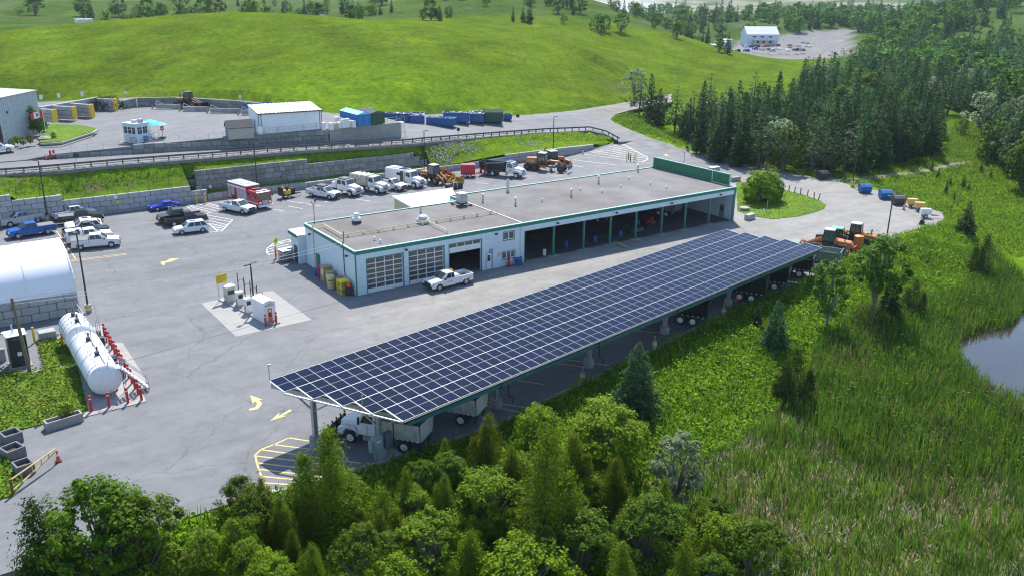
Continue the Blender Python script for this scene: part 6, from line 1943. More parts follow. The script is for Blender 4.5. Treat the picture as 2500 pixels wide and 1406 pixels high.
MB().lathe([(0, .9), (.35, .88), (.4, .5), (.35, .05), (0, 0)], 10).build('barrel_body', m_black, t, True)
k = 0
for (px, py) in ((808, 318), (819, 316), (828, 314), (838, 313), (848, 312), (856, 311), (864, 312), (822, 306), (836, 304), (791, 318)):
 h = rng.uniform(1.0, 1.7)
 x_, y_, _ = (0,0,0)
 lab = ('short white fridge by the wall corner', 'beige stove among the white appliances', 'tall white fridge in front of the stacked washers', 'white washer beside the tall fridge', 'white dryer in the appliance row', 'white freezer near the blue container', 'white fridge touching the blue container', 'white cooker in the back row of appliances', 'grey washer in the back row of appliances', 'white cabinet beside the metal shed')[k]
 APP = ((24.90,62.72,8.15), (25.98,63.18,8.15), (26.95,63.73,8.15), (27.78,63.79,8.15), (28.63,63.86,8.15), (29.35,64.00,8.15), (29.65,63.25,8.15), (28.19,67.59,8.15), (29.52,67.98,8.15), (23.96,63.66,8.10))
 t = thing('appliance', lab, 'appliance', APP[k], rng.uniform(-.3, .3), 'old appliances on the upper yard')
 MB().box(-.36, .36, -.34, .34, 0, h).build('cabinet', m_white if k not in (1, 8) else p_tan, t, bevel=.02)
 MB().box(-.33, .33, -.37, -.345, .08, h * .6).build('door', m_white if k != 1 else p_tan, t)
 k += 1
# steel stair at the wall end
t = thing('steel_stair', 'small steel stair and landing at the end of the concrete wall', 'stair', (40.0,64.8,5.2))
b = MB().box(0, 1.0, 0, 1.4, 2.8, 2.86)
for x in (0, 1.0):
 for y in (0, 1.4):
  b.cyl((x, y, -.2), (x, y, 3.9), .04, n=5)
b.tube([(1.0,0,3.9), (1.0,1.4,3.9)], .03).tube([(0,1.4,3.4), (1,1.4,3.4)], .03)
b.build('landing', m_steel, t)
b = MB()
for i in range(8):
 b.box(.1, .9, -.25 - i * .22, -.05 - i * .22, 2.6 - i * .34, 2.64 - i * .34)
b.build('step', m_steel, t)
def post_sign(label, loc, w=.7, h=.9, ph=1.6, face=m_white, top_=None, a=0.6, cat='sign', group=None, diamond=False):
 t = thing('post_sign', label, cat, loc, a, group)
 MB().cyl((0,0,0), (0, 0, ph + h * .8), .035, n=6).build('post', m_steel, t)
 if diamond:
  MB().prism([(0, ph), (w * .7, ph + w * .7), (0, ph + w * 1.4), (-w * .7, ph + w * .7)], -.06, -.036, 'y').build('sign_plate', face, t)
 else:
  MB().box(-w / 2, w / 2, -.06, -.036, ph, ph + h).build('sign_plate', face, t)
  if top_:
   MB().box(-w / 2, w / 2, -.07, -.061, ph + h * .7, ph + h).build('red_band', top_, t)
 return t
for lo, lab in (((2.41,119.77,9.20), 'above the back wall next to the brush bunker'), ((11.60,109.09,9.60), 'above the back wall behind the brown loader'), ((19.98,97.17,9.60), 'above the back wall left of the blue sunken bin'), ((27.43,83.75,9.30), 'behind the white metal shed roof'), ((39.94,77.49,8.20), 'on the slope above the green container')):
 post_sign('white sign with red top ' + lab, lo, top_=m_red, ph=.9, group='white signs with red tops along the slope')
for lo, lab in (((-13.94,120.57,9.00), 'beside the office hall roof'), ((-10.69,119.96,9.20), 'above the second bunker'), ((-6.11,120.52,9.20), 'above the third bunker')):
 post_sign('small white sign ' + lab, lo, .8, .9, .8, group='small white bunker signs')
post_sign('white sign at the bend of the road before the conifers', (117.35,84.59,2.60), .9, 1.0, 1.4)
t = thing('bollard', 'pair of red and white posts at the left end of the upper wall', 'bollard', (-20.2,68.2,6.5))
MB().cyl((0,0,0), (0,0,1.3), .16, n=10).build('post', m_red, t)
MB().cyl((.5,.1,0), (.5,.1,1.3), .16, n=10).build('post', m_red, t)
MB().cyl((.5,.1,.5), (.5,.1,.8), .165, n=10, cap=False).build('band', m_white, t)
cone('orange cone leaning at the red posts of the upper wall', (-20.9,67.8,6.5), .8)
for lo, lab in (((-17.93,59.16,6.30), 'at the left part of the guardrail'), ((49.72,59.32,4.80), 'in the middle of the guardrail')):
 t = thing('round_sign', 'back of a dark round sign ' + lab, 'sign', lo, 0)
 MB().cyl((0,0,0), (0,0,2.2), .035, n=6).build('post', m_steel, t)
 MB().cyl((0,-.05,1.9), (0,-.03,1.9), .38, n=14).build('sign_plate', m_dark, t)
# ------------------------------------------------------------------ fuel island
def bollard(label, loc, m=m_red, h=1.15, group=None, band=m_white, r=.11):
 t = thing('bollard', label, 'bollard', loc, 0, group)
 MB().cyl((0,0,0), (0, 0, h), r, n=10).ball((0, 0, h), r, 10, 4, 0, .5).build('post', m, t)
 if band:
  MB().cyl((0, 0, h * .78), (0, 0, h * .86), r + .006, n=10, cap=False).build('band', band, t)
 return t
g = 'red bollards around the fuel island'
bollard('red bollard at the far end of the fuel island under the yellow sign', (-11.83,5.95,0.0), group=g)
bollard('red bollard left of the white fuel kiosk front', (-11.73,-3.35,0.0), group=g, h=1.3)
bollard('red bollard right of the white fuel kiosk front', (-10.58,-3.28,0.0), group=g, h=1.3)
t = thing('fuel_kiosk', 'white fuel tank kiosk with arched roof and orange panel', 'fuel kiosk', (-11.6,-2.7,0), .15)
b = MB().box(0, 1.35, 0, 2.6, 0, 2.2)
b.prism([(0, 2.2)] + [(1.35 * i / 8, 2.2 + .22 * sin(pi * i / 8)) for i in range(9)][1:-1] + [(1.35, 2.2)], 0, 2.6)
b.build('housing', m_white, t, bevel=.04)
MB().box(.45, .9, -.03, -.002, .05, 1.55).build('orange_panel', mat('bright_orange', (.78,.16,.03), .5, var=.1), t)
MB().cyl((.67,-.05,1.3), (.67,-.032,1.3), .12, n=10).build('badge', m_white, t)
MB().box(.55, .8, -.045, -.032, .65, 1.1).build('label_plate', m_dsteel, t)
b = MB()
for i in range(7):
 b.box(.2 + i * .14, .3 + i * .14, -.02, -.003, 1.85, 1.92)
for i in range(3):
 b.box(.52 + i * .14, .62 + i * .14, -.02, -.003, 2.02, 2.1)
b.build('lettering', m_dark, t)
for lo, lab, s, mm in (((-11.9, 1.4), 'pale fuel dispenser beside the white kiosk', .95, m_white), ((-11.95, 3.9), 'middle fuel dispenser with white top on the fuel island', 1.0, m_white), ((-12.4, 5.9), 'large beige fuel dispenser under the yellow sign', 1.45, mat('beige_metal', (.5,.48,.4), .5))):
 t = thing('fuel_dispenser', lab, 'fuel pump', (*lo, 0), .1)
 MB().box(-.35 * s, .35 * s, -.3 * s, .3 * s, 0, 1.55 if s < 1.2 else 1.7).build('cabinet', mm, t, bevel=.03)
 MB().box(-.4 * s, .4 * s, -.35 * s, .35 * s, 1.56 if s < 1.2 else 1.71, 1.68 if s < 1.2 else 1.86).build('top', m_white, t, bevel=.03)
 MB().box(-.25 * s, .25 * s, -.32 * s, -.302 * s, .95, 1.4).build('display', m_dark, t)
 MB().box(-.36 * s - .03, -.36 * s, -.2 * s, .2 * s, .1, .9).build('side_panel', m_steel, t)
for i, y in enumerate((.2, 1.9, 3.5, 5.3)):
 t = thing('hose_mast', ('hose mast nearest the white kiosk', 'second hose mast from the white kiosk', 'third hose mast from the white kiosk', 'hose mast nearest the yellow sign')[i], 'hose mast', (-11.2 - .12 * i, y, 0), 0, 'hose masts on the fuel island')
 MB().cyl((0,0,0), (0,0,3.3), .05, n=6).build('pole', m_dark, t)
 MB().tube([(0,0,2.2), (.12,-.1,2.5), (.3,-.2,2.6), (.5,-.3,2.45), (.55,-.3,1.6), (.5,-.25,.9)], .03, 5).build('hose', mat('dull_red_hose', (.25,.05,.06), .6), t)
t = thing('info_board', 'yellow board on two posts at the far end of the fuel island', 'sign', (-12.9,6.7,0), .25)
MB().box(-.65, .65, -.05, -.01, 2.0, 3.0).build('board', mat('mustard_board', (.62,.42,.01), .5), t)
b = MB()
for i in range(4):
 b.box(-.5, .5 - .1 * (i % 2), -.062, -.051, 2.75 - i * .16, 2.78 - i * .16)
b.build('lettering', mat('brown_ink', (.3,.18,.01), .6), t)['kind'] = 'stuff'
for x in (-.5, .5):
 MB().cyl((x, 0, 0), (x, 0, 2.0), .035, n=6).build('post', m_steel, t)
tag(MB().hexa([(-13.4,7.0,.01), (-11.3,-3.6,.01), (-10.2,-3.4,.01), (-12.3,7.2,.01), (-13.4,7.0,.14), (-11.3,-3.6,.14), (-10.2,-3.4,.14), (-12.3,7.2,.14)]).build('island_kerb', m_conc), 'raised concrete strip under the fuel pumps', 'kerb')
t = thing('fire_extinguisher', 'red extinguisher hung on the black fuel island pole', 'extinguisher', (-11.2,1.6,.6))
MB().cyl((0,0,0), (0,0,.6), .12, n=10).ball((0,0,.6), .12, 10, 4).build('cylinder', m_red, t)
# ------------------------------------------------------------------ tank farm
def tank(label, y0, y1, stair):
 t = thing('fuel_tank', label, 'fuel tank', (-28.45, y0, 0), 0, 'horizontal white fuel tanks')
 L_ = y1 - y0
 n = 24
 b = MB()
 prof = [(0, .0), (.75, .04), (1.15, .16), (1.32, .35), (1.32, L_ - .35), (1.15, L_ - .16), (.75, L_ - .04), (0, L_)]
 b.lathe([(r, z) for r, z in prof], n)
 b.v = [(x, z, y + 1.7) for x, y, z in b.v]
 b.build('shell', m_white, t, True)
 for k in range(4):
  y = .9 + (L_ - 1.8) * k / 3
  b = MB()
  for i in range(20):
   a0, a1 = 2 * pi * i / 20, 2 * pi * (i + 1) / 20
   b.cyl((1.335 * cos(a0), y, 1.7 + 1.335 * sin(a0)), (1.335 * cos(a1), y, 1.7 + 1.335 * sin(a1)), .022, n=4, cap=False)
  b.build('hoop', m_steel, t)
 for y in (1.5, L_ - 1.5):
  MB().box(-1.0, 1.0, y - .2, y + .2, .06, .7).build('saddle', m_conc, t)
 b = MB()
 for y in (L_ * .3, L_ * .7):
  b.cyl((0, y, 2.95), (0, y, 3.35), .2, n=10).cyl((.1, y + .3, 2.95), (.1, y + .3, 3.7), .06, n=6)
 b.build('valve', m_dsteel, t)
 b = MB()
 b.tube([(.2,.6,3.05), (.2, L_ - .4, 3.05)], .04).tube([(.75,1.0,2.9), (1.6,1.0,2.7), (1.6,1.0,.5)], .04).tube([(.75, L_ - 2, 2.9), (1.7, L_ - 2, 2.6), (1.7, L_ - 2, .4)], .04).tube([(0, L_ * .5, 3.0), (0, L_ * .5, 4.6)], .03)
 b.build('pipework', m_steel, t)
 b = MB()
 for y in (.8, 2.4, 4.0, L_ - .8):
  b.cyl((.55, y, 2.85), (.55, y, 3.9), .025, n=5)
  b.cyl((-.55, y, 2.85), (-.55, y, 3.6), .02, n=5)
 b.tube([(.55,.8,3.9), (.55, L_ - .8, 3.9)], .025).tube([(.55,.8,3.4), (.55, L_ - .8, 3.4)], .02)
 b.build('guard_rail', m_steel, t)
 if stair:
  b = MB().box(.3, 1.3, .15, 1.15, 2.45, 2.52)
  for x in (.3, 1.3):
   b.cyl((x, .15, .06), (x, .15, 3.5), .035, n=5)
  b.tube([(.3,.15,3.5), (1.3,.15,3.5)], .03)
  b.build('platform', m_steel, t)
  b = MB()
  for i in range(9):
   f = i / 9
   b.box(1.3 + f * 1.9 - .02, 1.3 + f * 1.9 + .22, -.1, .75, 2.4 - f * 2.35, 2.45 - f * 2.35)
  b.build('step', m_steel, t)
  for y in (-.12, .77):
   MB().bar((1.3, y, 2.45), (3.2, y, .1), .04, .12).tube([(1.3, y, 3.4), (3.2, y, 1.1), (3.2, y, .1)], .03).build('handrail', m_steel, t)
 else:
  MB().tube([(1.0, L_ - 2.2, .5), (1.0, L_ - 2.2, 3.6), (2.0, L_ - 2.2, 3.6), (2.0, L_ - 2.2, .1)], .03).tube([(1.0, L_ - 1, 3.6), (2.0, L_ - 1, 3.6), (2.0, L_ - 1, .1)], .03).build('ladder_frame', m_steel, t)
 for y in (L_ * .4, L_ * .75):
  MB().cyl((1.9, y, .06), (1.9, y, .9), .3, n=10).build('hose_reel', m_dark, t)
 return t
tank('white horizontal fuel tank nearest the planters with a steel stair', -12.3, -2.7, True)
tank('white horizontal fuel tank behind the first beside the yellow bollard', -1.6, 3.2, False)
g = 'row of red bollards beside the fuel tanks'
ORD = 'first second third fourth fifth sixth seventh eighth ninth tenth eleventh twelfth thirteenth last'.split()
Pa, Pb = Vector((-25.91,2.53,0.0)), Vector((-26.24,-13.97,0.0))
for i in range(14):
 bollard(ORD[i] + ' red bollard of the tank row, counted from the far end', Pa.lerp(Pb, i / 13) + Vector((0,0,.05)), group=g, h=1.35)
for lo, lab in (((-30.08,-13.83,0.0), 'red bollard at the planter corner of the tank pad'), ((-28.76,-13.92,0.0), 'red bollard in front of the near tank end'), ((-27.30,-13.91,0.0), 'red bollard at the foot of the tank stair')):
 bollard(lab, (lo[0], lo[1], .05), h=1.35)
bollard('single red bollard behind the far fuel tank', (-29.53,3.53,0.0), h=1.2)
bollard('tall yellow bollard beside the grey concrete cube', (-31.81,4.66,0.0), m_yellow, 1.6, band=None)
tag(MB().box(-.75, .75, -.6, .6, 0, .95).build('concrete_cube', m_block, None, bevel=.04), 'grey concrete cube at the edge of the weedy bed', 'concrete block').location = (-30.63,4.88,0.0)
# white fabric tent on a block wall
t = thing('fabric_tent', 'white arched fabric storage tent cut off by the left edge', 'tent', (0,0,0))
n = 22
vs, fs = [], []
X0, X1, Yc, Rw = -62.0, -26.75, 16.9, 6.0
for ix, x in enumerate((X0, -50, -42, -36, -31.2, -31.15, X1)):
 for i in range(n + 1):
  a = pi * i / n
  sag = .0 if ix != 4 else -.05
  vs.append((x, Yc - (Rw + sag) * cos(a), 2.3 + (4.2 + sag) * sin(a) ** .9))
for ix in range(6):
 for i in range(n):
  fs.append((ix * (n + 1) + i, (ix + 1) * (n + 1) + i, (ix + 1) * (n + 1) + i + 1, ix * (n + 1) + i + 1))
b = MB().add(vs, fs)
k0 = 6 * (n + 1)
b.add([vs[k0 + i] for i in range(n + 1)] + [(X1 - .6, Yc - Rw + Rw * 2 * i / n, 2.3) for i in range(n + 1)], [(i, i + 1, n + 2 + i, n + 1 + i) for i in range(n)])
m_tent = mat('white_fabric', (.70,.71,.72), .55, var=.04, scale=.5, bump=.15, bscale=.6, trans=.0)
b.build('cover', m_tent, t, True)
hb_ = MB()
for i in range(n):
 hb_.cyl(vs[k0 + i], vs[k0 + i + 1], .09, n=5, cap=False)
hb_.build('end_hoop', m_tent, t)
MB().box(-62, X1 + .05, Yc - Rw - .06, Yc - Rw + .05, 2.0, 2.75).build('skirt', m_tent, t)
t2 = thing('roof_vent', 'black vent cowl on top of the white tent', 'vent', (-37.0,17.2,6.35))
MB().cyl((0,0,0), (0,0,.5), .3, n=10).cyl((0,0,.5), (0,0,.8), .42, n=10).build('cowl', m_dark, t2)
block_wall('tent_wall', 'three course grey block wall carrying the white tent', [(-62, 10.7, 0, -26.7, 10.7, 0, 3), (-26.7, 10.75, 0, -26.7, 12.2, 0, 3)], m_block, cat='block wall', jitter=.03)
# black service kiosk with white top and utility pole
t = thing('service_kiosk', 'tall black service kiosk with a white top beside the utility pole', 'kiosk', (-34.35,-1.1,0), .05)
MB().box(0, 1.5, 0, 1.5, .1, 3.05).build('cabinet', mat('charcoal_panel', (.02,.022,.026), .4, var=.2), t, bevel=.03)
MB().box(-.2, 1.7, 1.5, 1.9, 2.9, 3.0).box(-.1, 1.6, -.1, 1.7, 3.05, 3.12).build('roof', m_white, t)
MB().box(-.15, 1.65, -.15, 1.65, 0, .1).build('plinth', m_conc, t)
MB().box(.6, .95, -.06, -.005, 1.15, 1.5).build('meter_box', m_white, t)
b = MB()
for i in range(6):
 b.box(.4 + i * .12, .48 + i * .12, -.012, -.004, 2.75, 2.8)
b.build('lettering', m_steel, t)
MB().cyl((.6,.8,3.1), (.6,.8,3.9), .08, n=6).build('roof_pipe', m_steel, t)
t = thing('meter_pedestal', 'small grey pedestal beside the black kiosk', 'pedestal', (-34.82,1.50,0.0), 0)
MB().box(-.25, .25, -.2, .2, 0, 1.2).build('pedestal_body', m_conc, t)
t = thing('utility_pole', 'wooden utility pole leaning beside the black kiosk', 'utility pole', (-33.16,-2.93,0.0))
MB().cyl((0,0,-.2), (-.35,.1,7.2), .17, .12, n=8).build('pole', m_wood, t)
b = MB()
pt = Vector((-33.16,-2.93,0.0)) + Vector((-.33,.1,6.9))
P0 = Vector((0,0,0))
for dz, e_ in ((0, Vector((-.05,3.0,5.55))), (-.3, Vector((-.05,2.7,5.3)))):
 pr = None
 for i in range(25):
  f = i / 24
  q = (pt + Vector((0, 0, dz))).lerp(e_, f) - Vector((0, 0, 1.2 * 4 * f * (1 - f) * .5))
  if pr is not None:
   b.cyl(pr - Vector((-33.16,-2.93,0.0)), q - Vector((-33.16,-2.93,0.0)), .02, n=4, cap=False)
  pr = q
for e_ in ((-9,-2,4.2), (-9,-2.6,3.8)):
 b.tube([(-.33,.1,6.9), (-4,-1,5.0), e_], .018, 4)
b.build('cable', mat('pale_cable', (.45,.45,.46), .6), t)
# planters
m_plant = mat('grey_planter', (.15,.145,.15), .85, var=.15, scale=2, dirt=.2)
def planter(label, loc, a, lx, ly, h, m=m_plant, group='concrete planters at the left edge'):
 t = thing('planter', label, 'planter', loc, a, group)
 b = MB()
 w_ = .12
 b.box(-lx, lx, -ly, -ly + w_, 0, h).box(-lx, lx, ly - w_, ly, 0, h).box(-lx, -lx + w_, -ly + w_, ly - w_, 0, h).box(lx - w_, lx, -ly + w_, ly - w_, 0, h)
 b.build('trough', m, t)
 MB().box(-lx + w_, lx - w_, -ly + w_, ly - w_, .02, h * .62).build('soil', mat('soil', (.06,.045,.03), .95), t)
 return t
planter('long pale concrete trough planter with shrubs beside the tank pad', (-32.31,-15.05,0.0), .16, 1.35, .42, .72, m_conc)
planter('square grey planter farthest back at the left edge', (-36.03,-15.87,0.0), .25, .62, .62, .85)
planter('square grey planter in the middle of the three at the left edge', (-36.22,-18.46,0.0), .35, .65, .65, .85)
planter('square grey planter standing behind the yellow barrier gate', (-35.87,-21.30,0.0), .2, .58, .58, .85)
# barrier gate
ga, gb = Vector((-36.89,-24.00,0.0)), Vector((-33.62,-20.97,0.0))
t = thing('barrier_gate', 'yellow swing barrier gate at the left entrance', 'gate', ga, atan2((gb - ga).y, (gb - ga).x))
L_ = (gb - ga).length
MB().cyl((0,0,0), (0,0,1.2), .09, n=8).build('hinge_post', mat('rust_brown', (.2,.08,.03), .8), t)
b = MB().tube([(.05,0,1.12), (L_, 0, 1.12)], .055).tube([(.05,0,.3), (L_ * .8, 0, .75), (L_, 0, .95)], .05)
for f in (.22, .45, .65, .82):
 b.cyl((L_ * f, 0, 1.12), (L_ * f, 0, .3 + .45 * f / .8 if f < .8 else .78), .04, n=6)
b.build('frame', mat('faded_yellow', (.56,.40,.16), .6, var=.15, dirt=.15), t)
cone('orange red cone under the free end of the barrier gate', (gb.x, gb.y, 0), .95)
t = thing('drain_grate', 'rusty storm drain grate at the kerb of the lot', 'drain', (-24.32,-33.03,0.0), .35)
MB().box(-.45, .45, -.35, .35, .004, .03).build('frame', mat('rust_orange', (.35,.15,.06), .8), t)
for i in range(2):
 MB().box(-.4 + i * .42, -.02 + i * .42, -.28, .28, .03, .045).build('slot', mat('rust_dark', (.18,.08,.04), .9), t)
# ------------------------------------------------------------------ clutter by the workshop side wall
t = thing('drum', 'blue drum by the green side door of the workshop', 'drum', (-.9,9.2,0))
MB().lathe([(0, .95), (.32, .95), (.34, .6), (.34, .05), (0, 0)], 14).build('drum_body', m_blue, t, True)
t = thing('gas_cylinder', 'red gas cylinder beside the blue drum', 'gas cylinder', (-1.0,8.2,0))
MB().lathe([(0, 1.5), (.08, 1.45), (.17, 1.25), (.17, .05), (0, 0)], 10).build('cylinder', m_red, t, True)
m_card = mat('brown_card', (.42,.30,.14), .8, var=.15, dirt=.15)
for (x, y, sx, sy, h, lab, m_) in ((-.75, 6.9, .9, 1.0, 1.75, 'tall tan shelter box with white notices by the side wall', m_card), (-.8, 5.5, .8, .8, 1.45, 'lower tan shelter box next to the tall one', m_card), (-.7, 2.9, .7, .7, 1.45, 'brown cupboard between the barrel and the yellow cage', mat('brown_cupboard', (.25,.16,.08), .8))):
 t = thing('storage_box', lab, 'box', (x, y, 0), .03)
 MB().box(-sx / 2, sx / 2, -sy / 2, sy / 2, 0, h).build('case', m_, t, bevel=.03)
 MB().box(-sx / 2 - .06, sx / 2 + .06, -sy / 2 - .06, sy / 2 + .06, h, h + .08).build('lid', m_, t)
 MB().box(-sx / 2 - .02, -sx / 2 - .003, -.3, .02, h * .5, h * .85).build('notice', m_white, t)
t = thing('litter_barrel', 'beige litter barrel painted with sunglasses and a smile', 'barrel', (-1.3,4.0,0))
MB().lathe([(.3, 1.5), (.48, 1.4), (.5, 1.25), (.48, 1.2), (.46, .05), (0, 0)], 16).build('barrel_body', mat('beige_plastic', (.58,.47,.22), .5), t, True)
MB().lathe([(0, 1.75), (.3, 1.62), (.48, 1.4)], 16).build('lid', mat('beige_plastic', (.58,.47,.22), .5), t, True)
fa = Matrix.Rotation(radians(-118), 4, 'Z')
b = MB()
for s in (-1, 1):
 b.box(.455, .5, s * .17 - .1, s * .17 + .1, .98, 1.12, 0, fa)
b.box(.46, .495, -.1, .1, 1.07, 1.1, 0, fa)
b.build('painted_glasses', m_dark, t)
b = MB()
for i in range(6):
 a0, a1 = pi + pi * i / 6, pi + pi * (i + 1) / 6
 b.bar(fa @ Vector((.475, .16 * cos(a0), .78 + .14 * sin(a0))), fa @ Vector((.475, .16 * cos(a1), .78 + .14 * sin(a1))), .03, .03)
b.build('painted_smile', m_dark, t)
t = thing('gas_cage', 'bright yellow cage by the corner of the workshop', 'cage', (-.85,1.7,0))
m_by = mat('bright_yellow', (.78,.62,.01), .5)
b = MB()
for x in (-.5, .5):
 for y in (-.55, .55):
  b.box(x - .04, x + .04, y - .04, y + .04, 0, 1.5)
for z in (.05,.75,1.46):
 b.bar((-.5, -.55, z), (.5, -.55, z), .07, .07).bar((-.5, .55, z), (.5, .55, z), .07, .07).bar((-.5, -.55, z), (-.5, .55, z), .07, .07).bar((.5, -.55, z), (.5, .55, z), .07, .07)
b.build('frame', m_by, t)
MB().box(-.55, .55, -.6, .6, 1.5, 1.58).build('roof', m_by, t)
MB().box(-.46, .46, -.51, .51, .08, 1.4).build('mesh_panel', mat('yellow_mesh', (.26,.22,.05), .7, var=.2, scale=8), t)
t = thing('tool_rack', 'dark rack with an orange lidded pot at the workshop corner', 'rack', (-.6,.75,0))
MB().box(-.3, .3, -.3, .3, .05, .9).build('shelf', m_dsteel, t)
MB().lathe([(0, 1.55), (.22, 1.45), (.24, 1.2), (.2, .95), (0, .92)], 10).build('pot', m_cone, t, True)
t = thing('fire_point', 'red hose cart standing by the workshop window', 'hose cart', (20.6,-.45,0), .3)
MB().cyl((0,.1,.2), (0,.1,1.15), .17, n=10).ball((0,.1,1.15), .17, 10, 4).build('cylinder', m_red, t)
for s in (-1, 1):
 wheel(t, s * .32, 0, .22, .08, m_red)
MB().tube([(-.15,-.12,.2), (-.1,-.2,1.1), (.1,-.2,1.1), (.15,-.12,.2)], .025).build('hose', m_white, t)
t = thing('blue_tub', 'round blue tub beside the red hose cart', 'tub', (21.9,-.5,0))
MB().lathe([(0, .8), (.45, .85), (.5, .8), (.42, .05), (0, 0)], 14).build('tub_body', m_blue, t, True)
# warning sign and snow shed beside the porch
t = thing('warning_sign', 'bright yellow green diamond sign near the workshop porch', 'sign', (-2.47,18.28,0.0), .35)
MB().cyl((0,0,0), (0,0,2.2), .04, n=6).build('post', m_yellow, t)
MB().prism([(0, 1.85), (.5, 2.35), (0, 2.85), (-.5, 2.35)], -.06, -.03).build('sign_plate', mat('lime_reflective', (.55,.75,.01), .4), t)
b = MB()
for i, (w_, z) in enumerate(((.2, 2.55), (.34, 2.38), (.26, 2.22))):
 b.box(-w_ / 2, w_ / 2, -.072, -.061, z, z + .07)
b.build('lettering', m_dark, t)
bollard('red bollard with a white band beside the diamond sign', (-2.50,18.51,0.0), group='red bollards by the diamond sign', h=1.5)
bollard('red bollard next to the grey steel bench', (-2.40,16.78,0.0), group='red bollards by the diamond sign', h=1.3)
t = thing('steel_bench', 'grey steel loading bench near the workshop porch', 'bench', (-1.00,16.50,0.0), .1)
MB().box(-1.4, 1.2, -.1, 1.5, 1.25, 1.4).box(-1.35, 1.15, 0, 1.4, .1, 1.2).build('bench_body', m_steel, t)
MB().cyl((-1.6,-.2,.9), (2.6,.3,1.9), .07, n=6).build('pole', m_white, t)
MB().box(-.4, .4, .4, .7, 1.4, 1.5).build('tray', m_dark, t)
# ------------------------------------------------------------------ canopy edge: protection posts, cabinets, cone
for lo, lab in (((-5.48,-34.51,0.0), 'nearest the plow trucks'), ((6.94,-31.50,0.0), 'left of the young spruce top'), ((17.43,-29.66,0.0), 'in the middle of the canopy edge'), ((29.94,-27.09,0.0), 'near the far canopy trucks')):
 t = thing('charging_post', 'short concrete post with grey stub ' + lab, 'post', lo, 0, 'concrete posts along the canopy kerb')
 MB().cyl((0,0,0), (0,0,.85), .22, n=12).build('post', m_conc, t)
 MB().cyl((0,0,.55), (0,0,.75), .225, n=12, cap=False).build('yellow_band', m_yellow, t)
 MB().cyl((0,0,.85), (0,0,1.4), .06, n=6).build('stub', m_steel, t)
t = thing('electrical_cabinet', 'grey electrical cabinets on a slab at the near canopy column', 'cabinet', (-13.91,-33.57,0.0), CAN_A)
m_cab = mat('grey_cabinet', (.25,.30,.30), .5, var=.08)
MB().box(-.75, .05, -.35, .15, .75, 2.0).build('cabinet', m_cab, t, bevel=.02)
MB().box(-1.0, -.76, -.25, .1, .9, 1.8).build('cabinet', m_cab, t, bevel=.02)
MB().box(.35, 1.0, -.2, .15, .8, 1.95).build('cabinet', mat('slate_cabinet', (.12,.15,.16), .5), t, bevel=.02)
MB().box(-.55, -.2, -.37, -.352, 1.6, 1.72).build('label_plate', m_white, t)
b = MB()
for x in (-.5, -.3, .5, .65, .8):
 b.cyl((x, -.05, 0), (x, -.05, .8), .03, n=5)
b.build('conduit', m_steel, t)
MB().box(.1, 1.4, -.9, .4, 0, .18).build('slab', m_conc, t)
cone('orange cone at the pier beside the black dump truck', (34.61,-24.78,0.0), .8)
# ------------------------------------------------------------------ right loop
def dumpster(label, loc, a, m, lid):
 t = thing('dumpster', label, 'dumpster', loc, a, 'dumpsters at the far loop')
 MB().hexa([(-.9,-.7,.15), (.9,-.7,.15), (.9,.6,.15), (-.9,.6,.15), (-.95,-.85,1.15), (.95,-.85,1.15), (.95,.8,1.15), (-.95,.8,1.15)]).prism([(-.85, 1.15), (.8, 1.15), (.8, 1.45), (.2, 1.6), (-.3, 1.5)], -.95, .95, 'x').build('tub', m, t)
 MB().hexa([(-.9,.15,1.62), (.9,.15,1.62), (.9,.85,1.48), (-.9,.85,1.48), (-.9,.15,1.67), (.9,.15,1.67), (.9,.85,1.53), (-.9,.85,1.53)]).build('lid', lid, t)
 for s in (-1, 1):
  MB().box(s * 1.0 - .06, s * 1.0 + .06, -.5, .5, .8, .95).build('fork_pocket', m, t)
 for s in (-.7, .7):
  for y in (-.5, .4):
   MB().cyl((s - .04, y, .09), (s + .04, y, .09), .09, n=8).build('caster', m_black, t)
 return t
d1_ = dumpster('blue dumpster nearest the woods light pole', (95.93,0.71,0.0), -.55, m_blue, m_blue)
dumpster('blue dumpster with dark lid beside the dark one', (94.76,-3.98,0.0), -.6, m_blue, m_dsteel)
dumpster('dark grey dumpster at the end of the row by the tank trailers', (92.88,-7.58,0.0), -.6, mat('charcoal_paint', (.05,.055,.06), .5), m_dsteel)
dumpster('long dark open dumpster beside the footpath', (99.22,11.77,0.0), -.25, mat('black_green_paint', (.03,.03,.028), .6), m_dsteel)
for i, (lo, m_, lab) in enumerate((((93.11,-10.04,0.0), mat('faded_orange', (.6,.38,.12), .6, dirt=.2), 'small orange yellow mixer trailer nearest the cone'), ((91.82,-12.10,0.0), mat('faded_orange', (.6,.38,.12), .6, dirt=.2), 'orange yellow mixer trailer beside the white one'), ((88.64,-14.99,0.0), m_white, 'white light tower trailer at the edge of the loop'))):
 t = thing('small_trailer', lab, 'trailer', lo, -.7, 'small trailers at the edge of the loop')
 MB().box(-.9, .6, -.5, .5, .55, 1.15).prism([(-.5, 1.15), (.5, 1.15), (.35, 1.45), (-.35, 1.45)], -.9, .6, 'x').build('body', m_, t, bevel=.05)
 MB().bar((.6,-.4,.45), (1.9,0,.4), .08, .08).bar((.6,.4,.45), (1.9,0,.4), .08, .08).build('drawbar', m_dark if i else m_red, t)
 for s in (-1, 1):
  wheel(t, -.2, s * .6, .32, .2, m_rimw)
t = cone('tall red traffic drum beside the dark dumpster', (90.32,-10.21,0.0), 1.15)
t = thing('black_cloth', 'dark plastic sheet lying by the white trailer', 'sheet', (84.36,-16.90,0.0), .4)
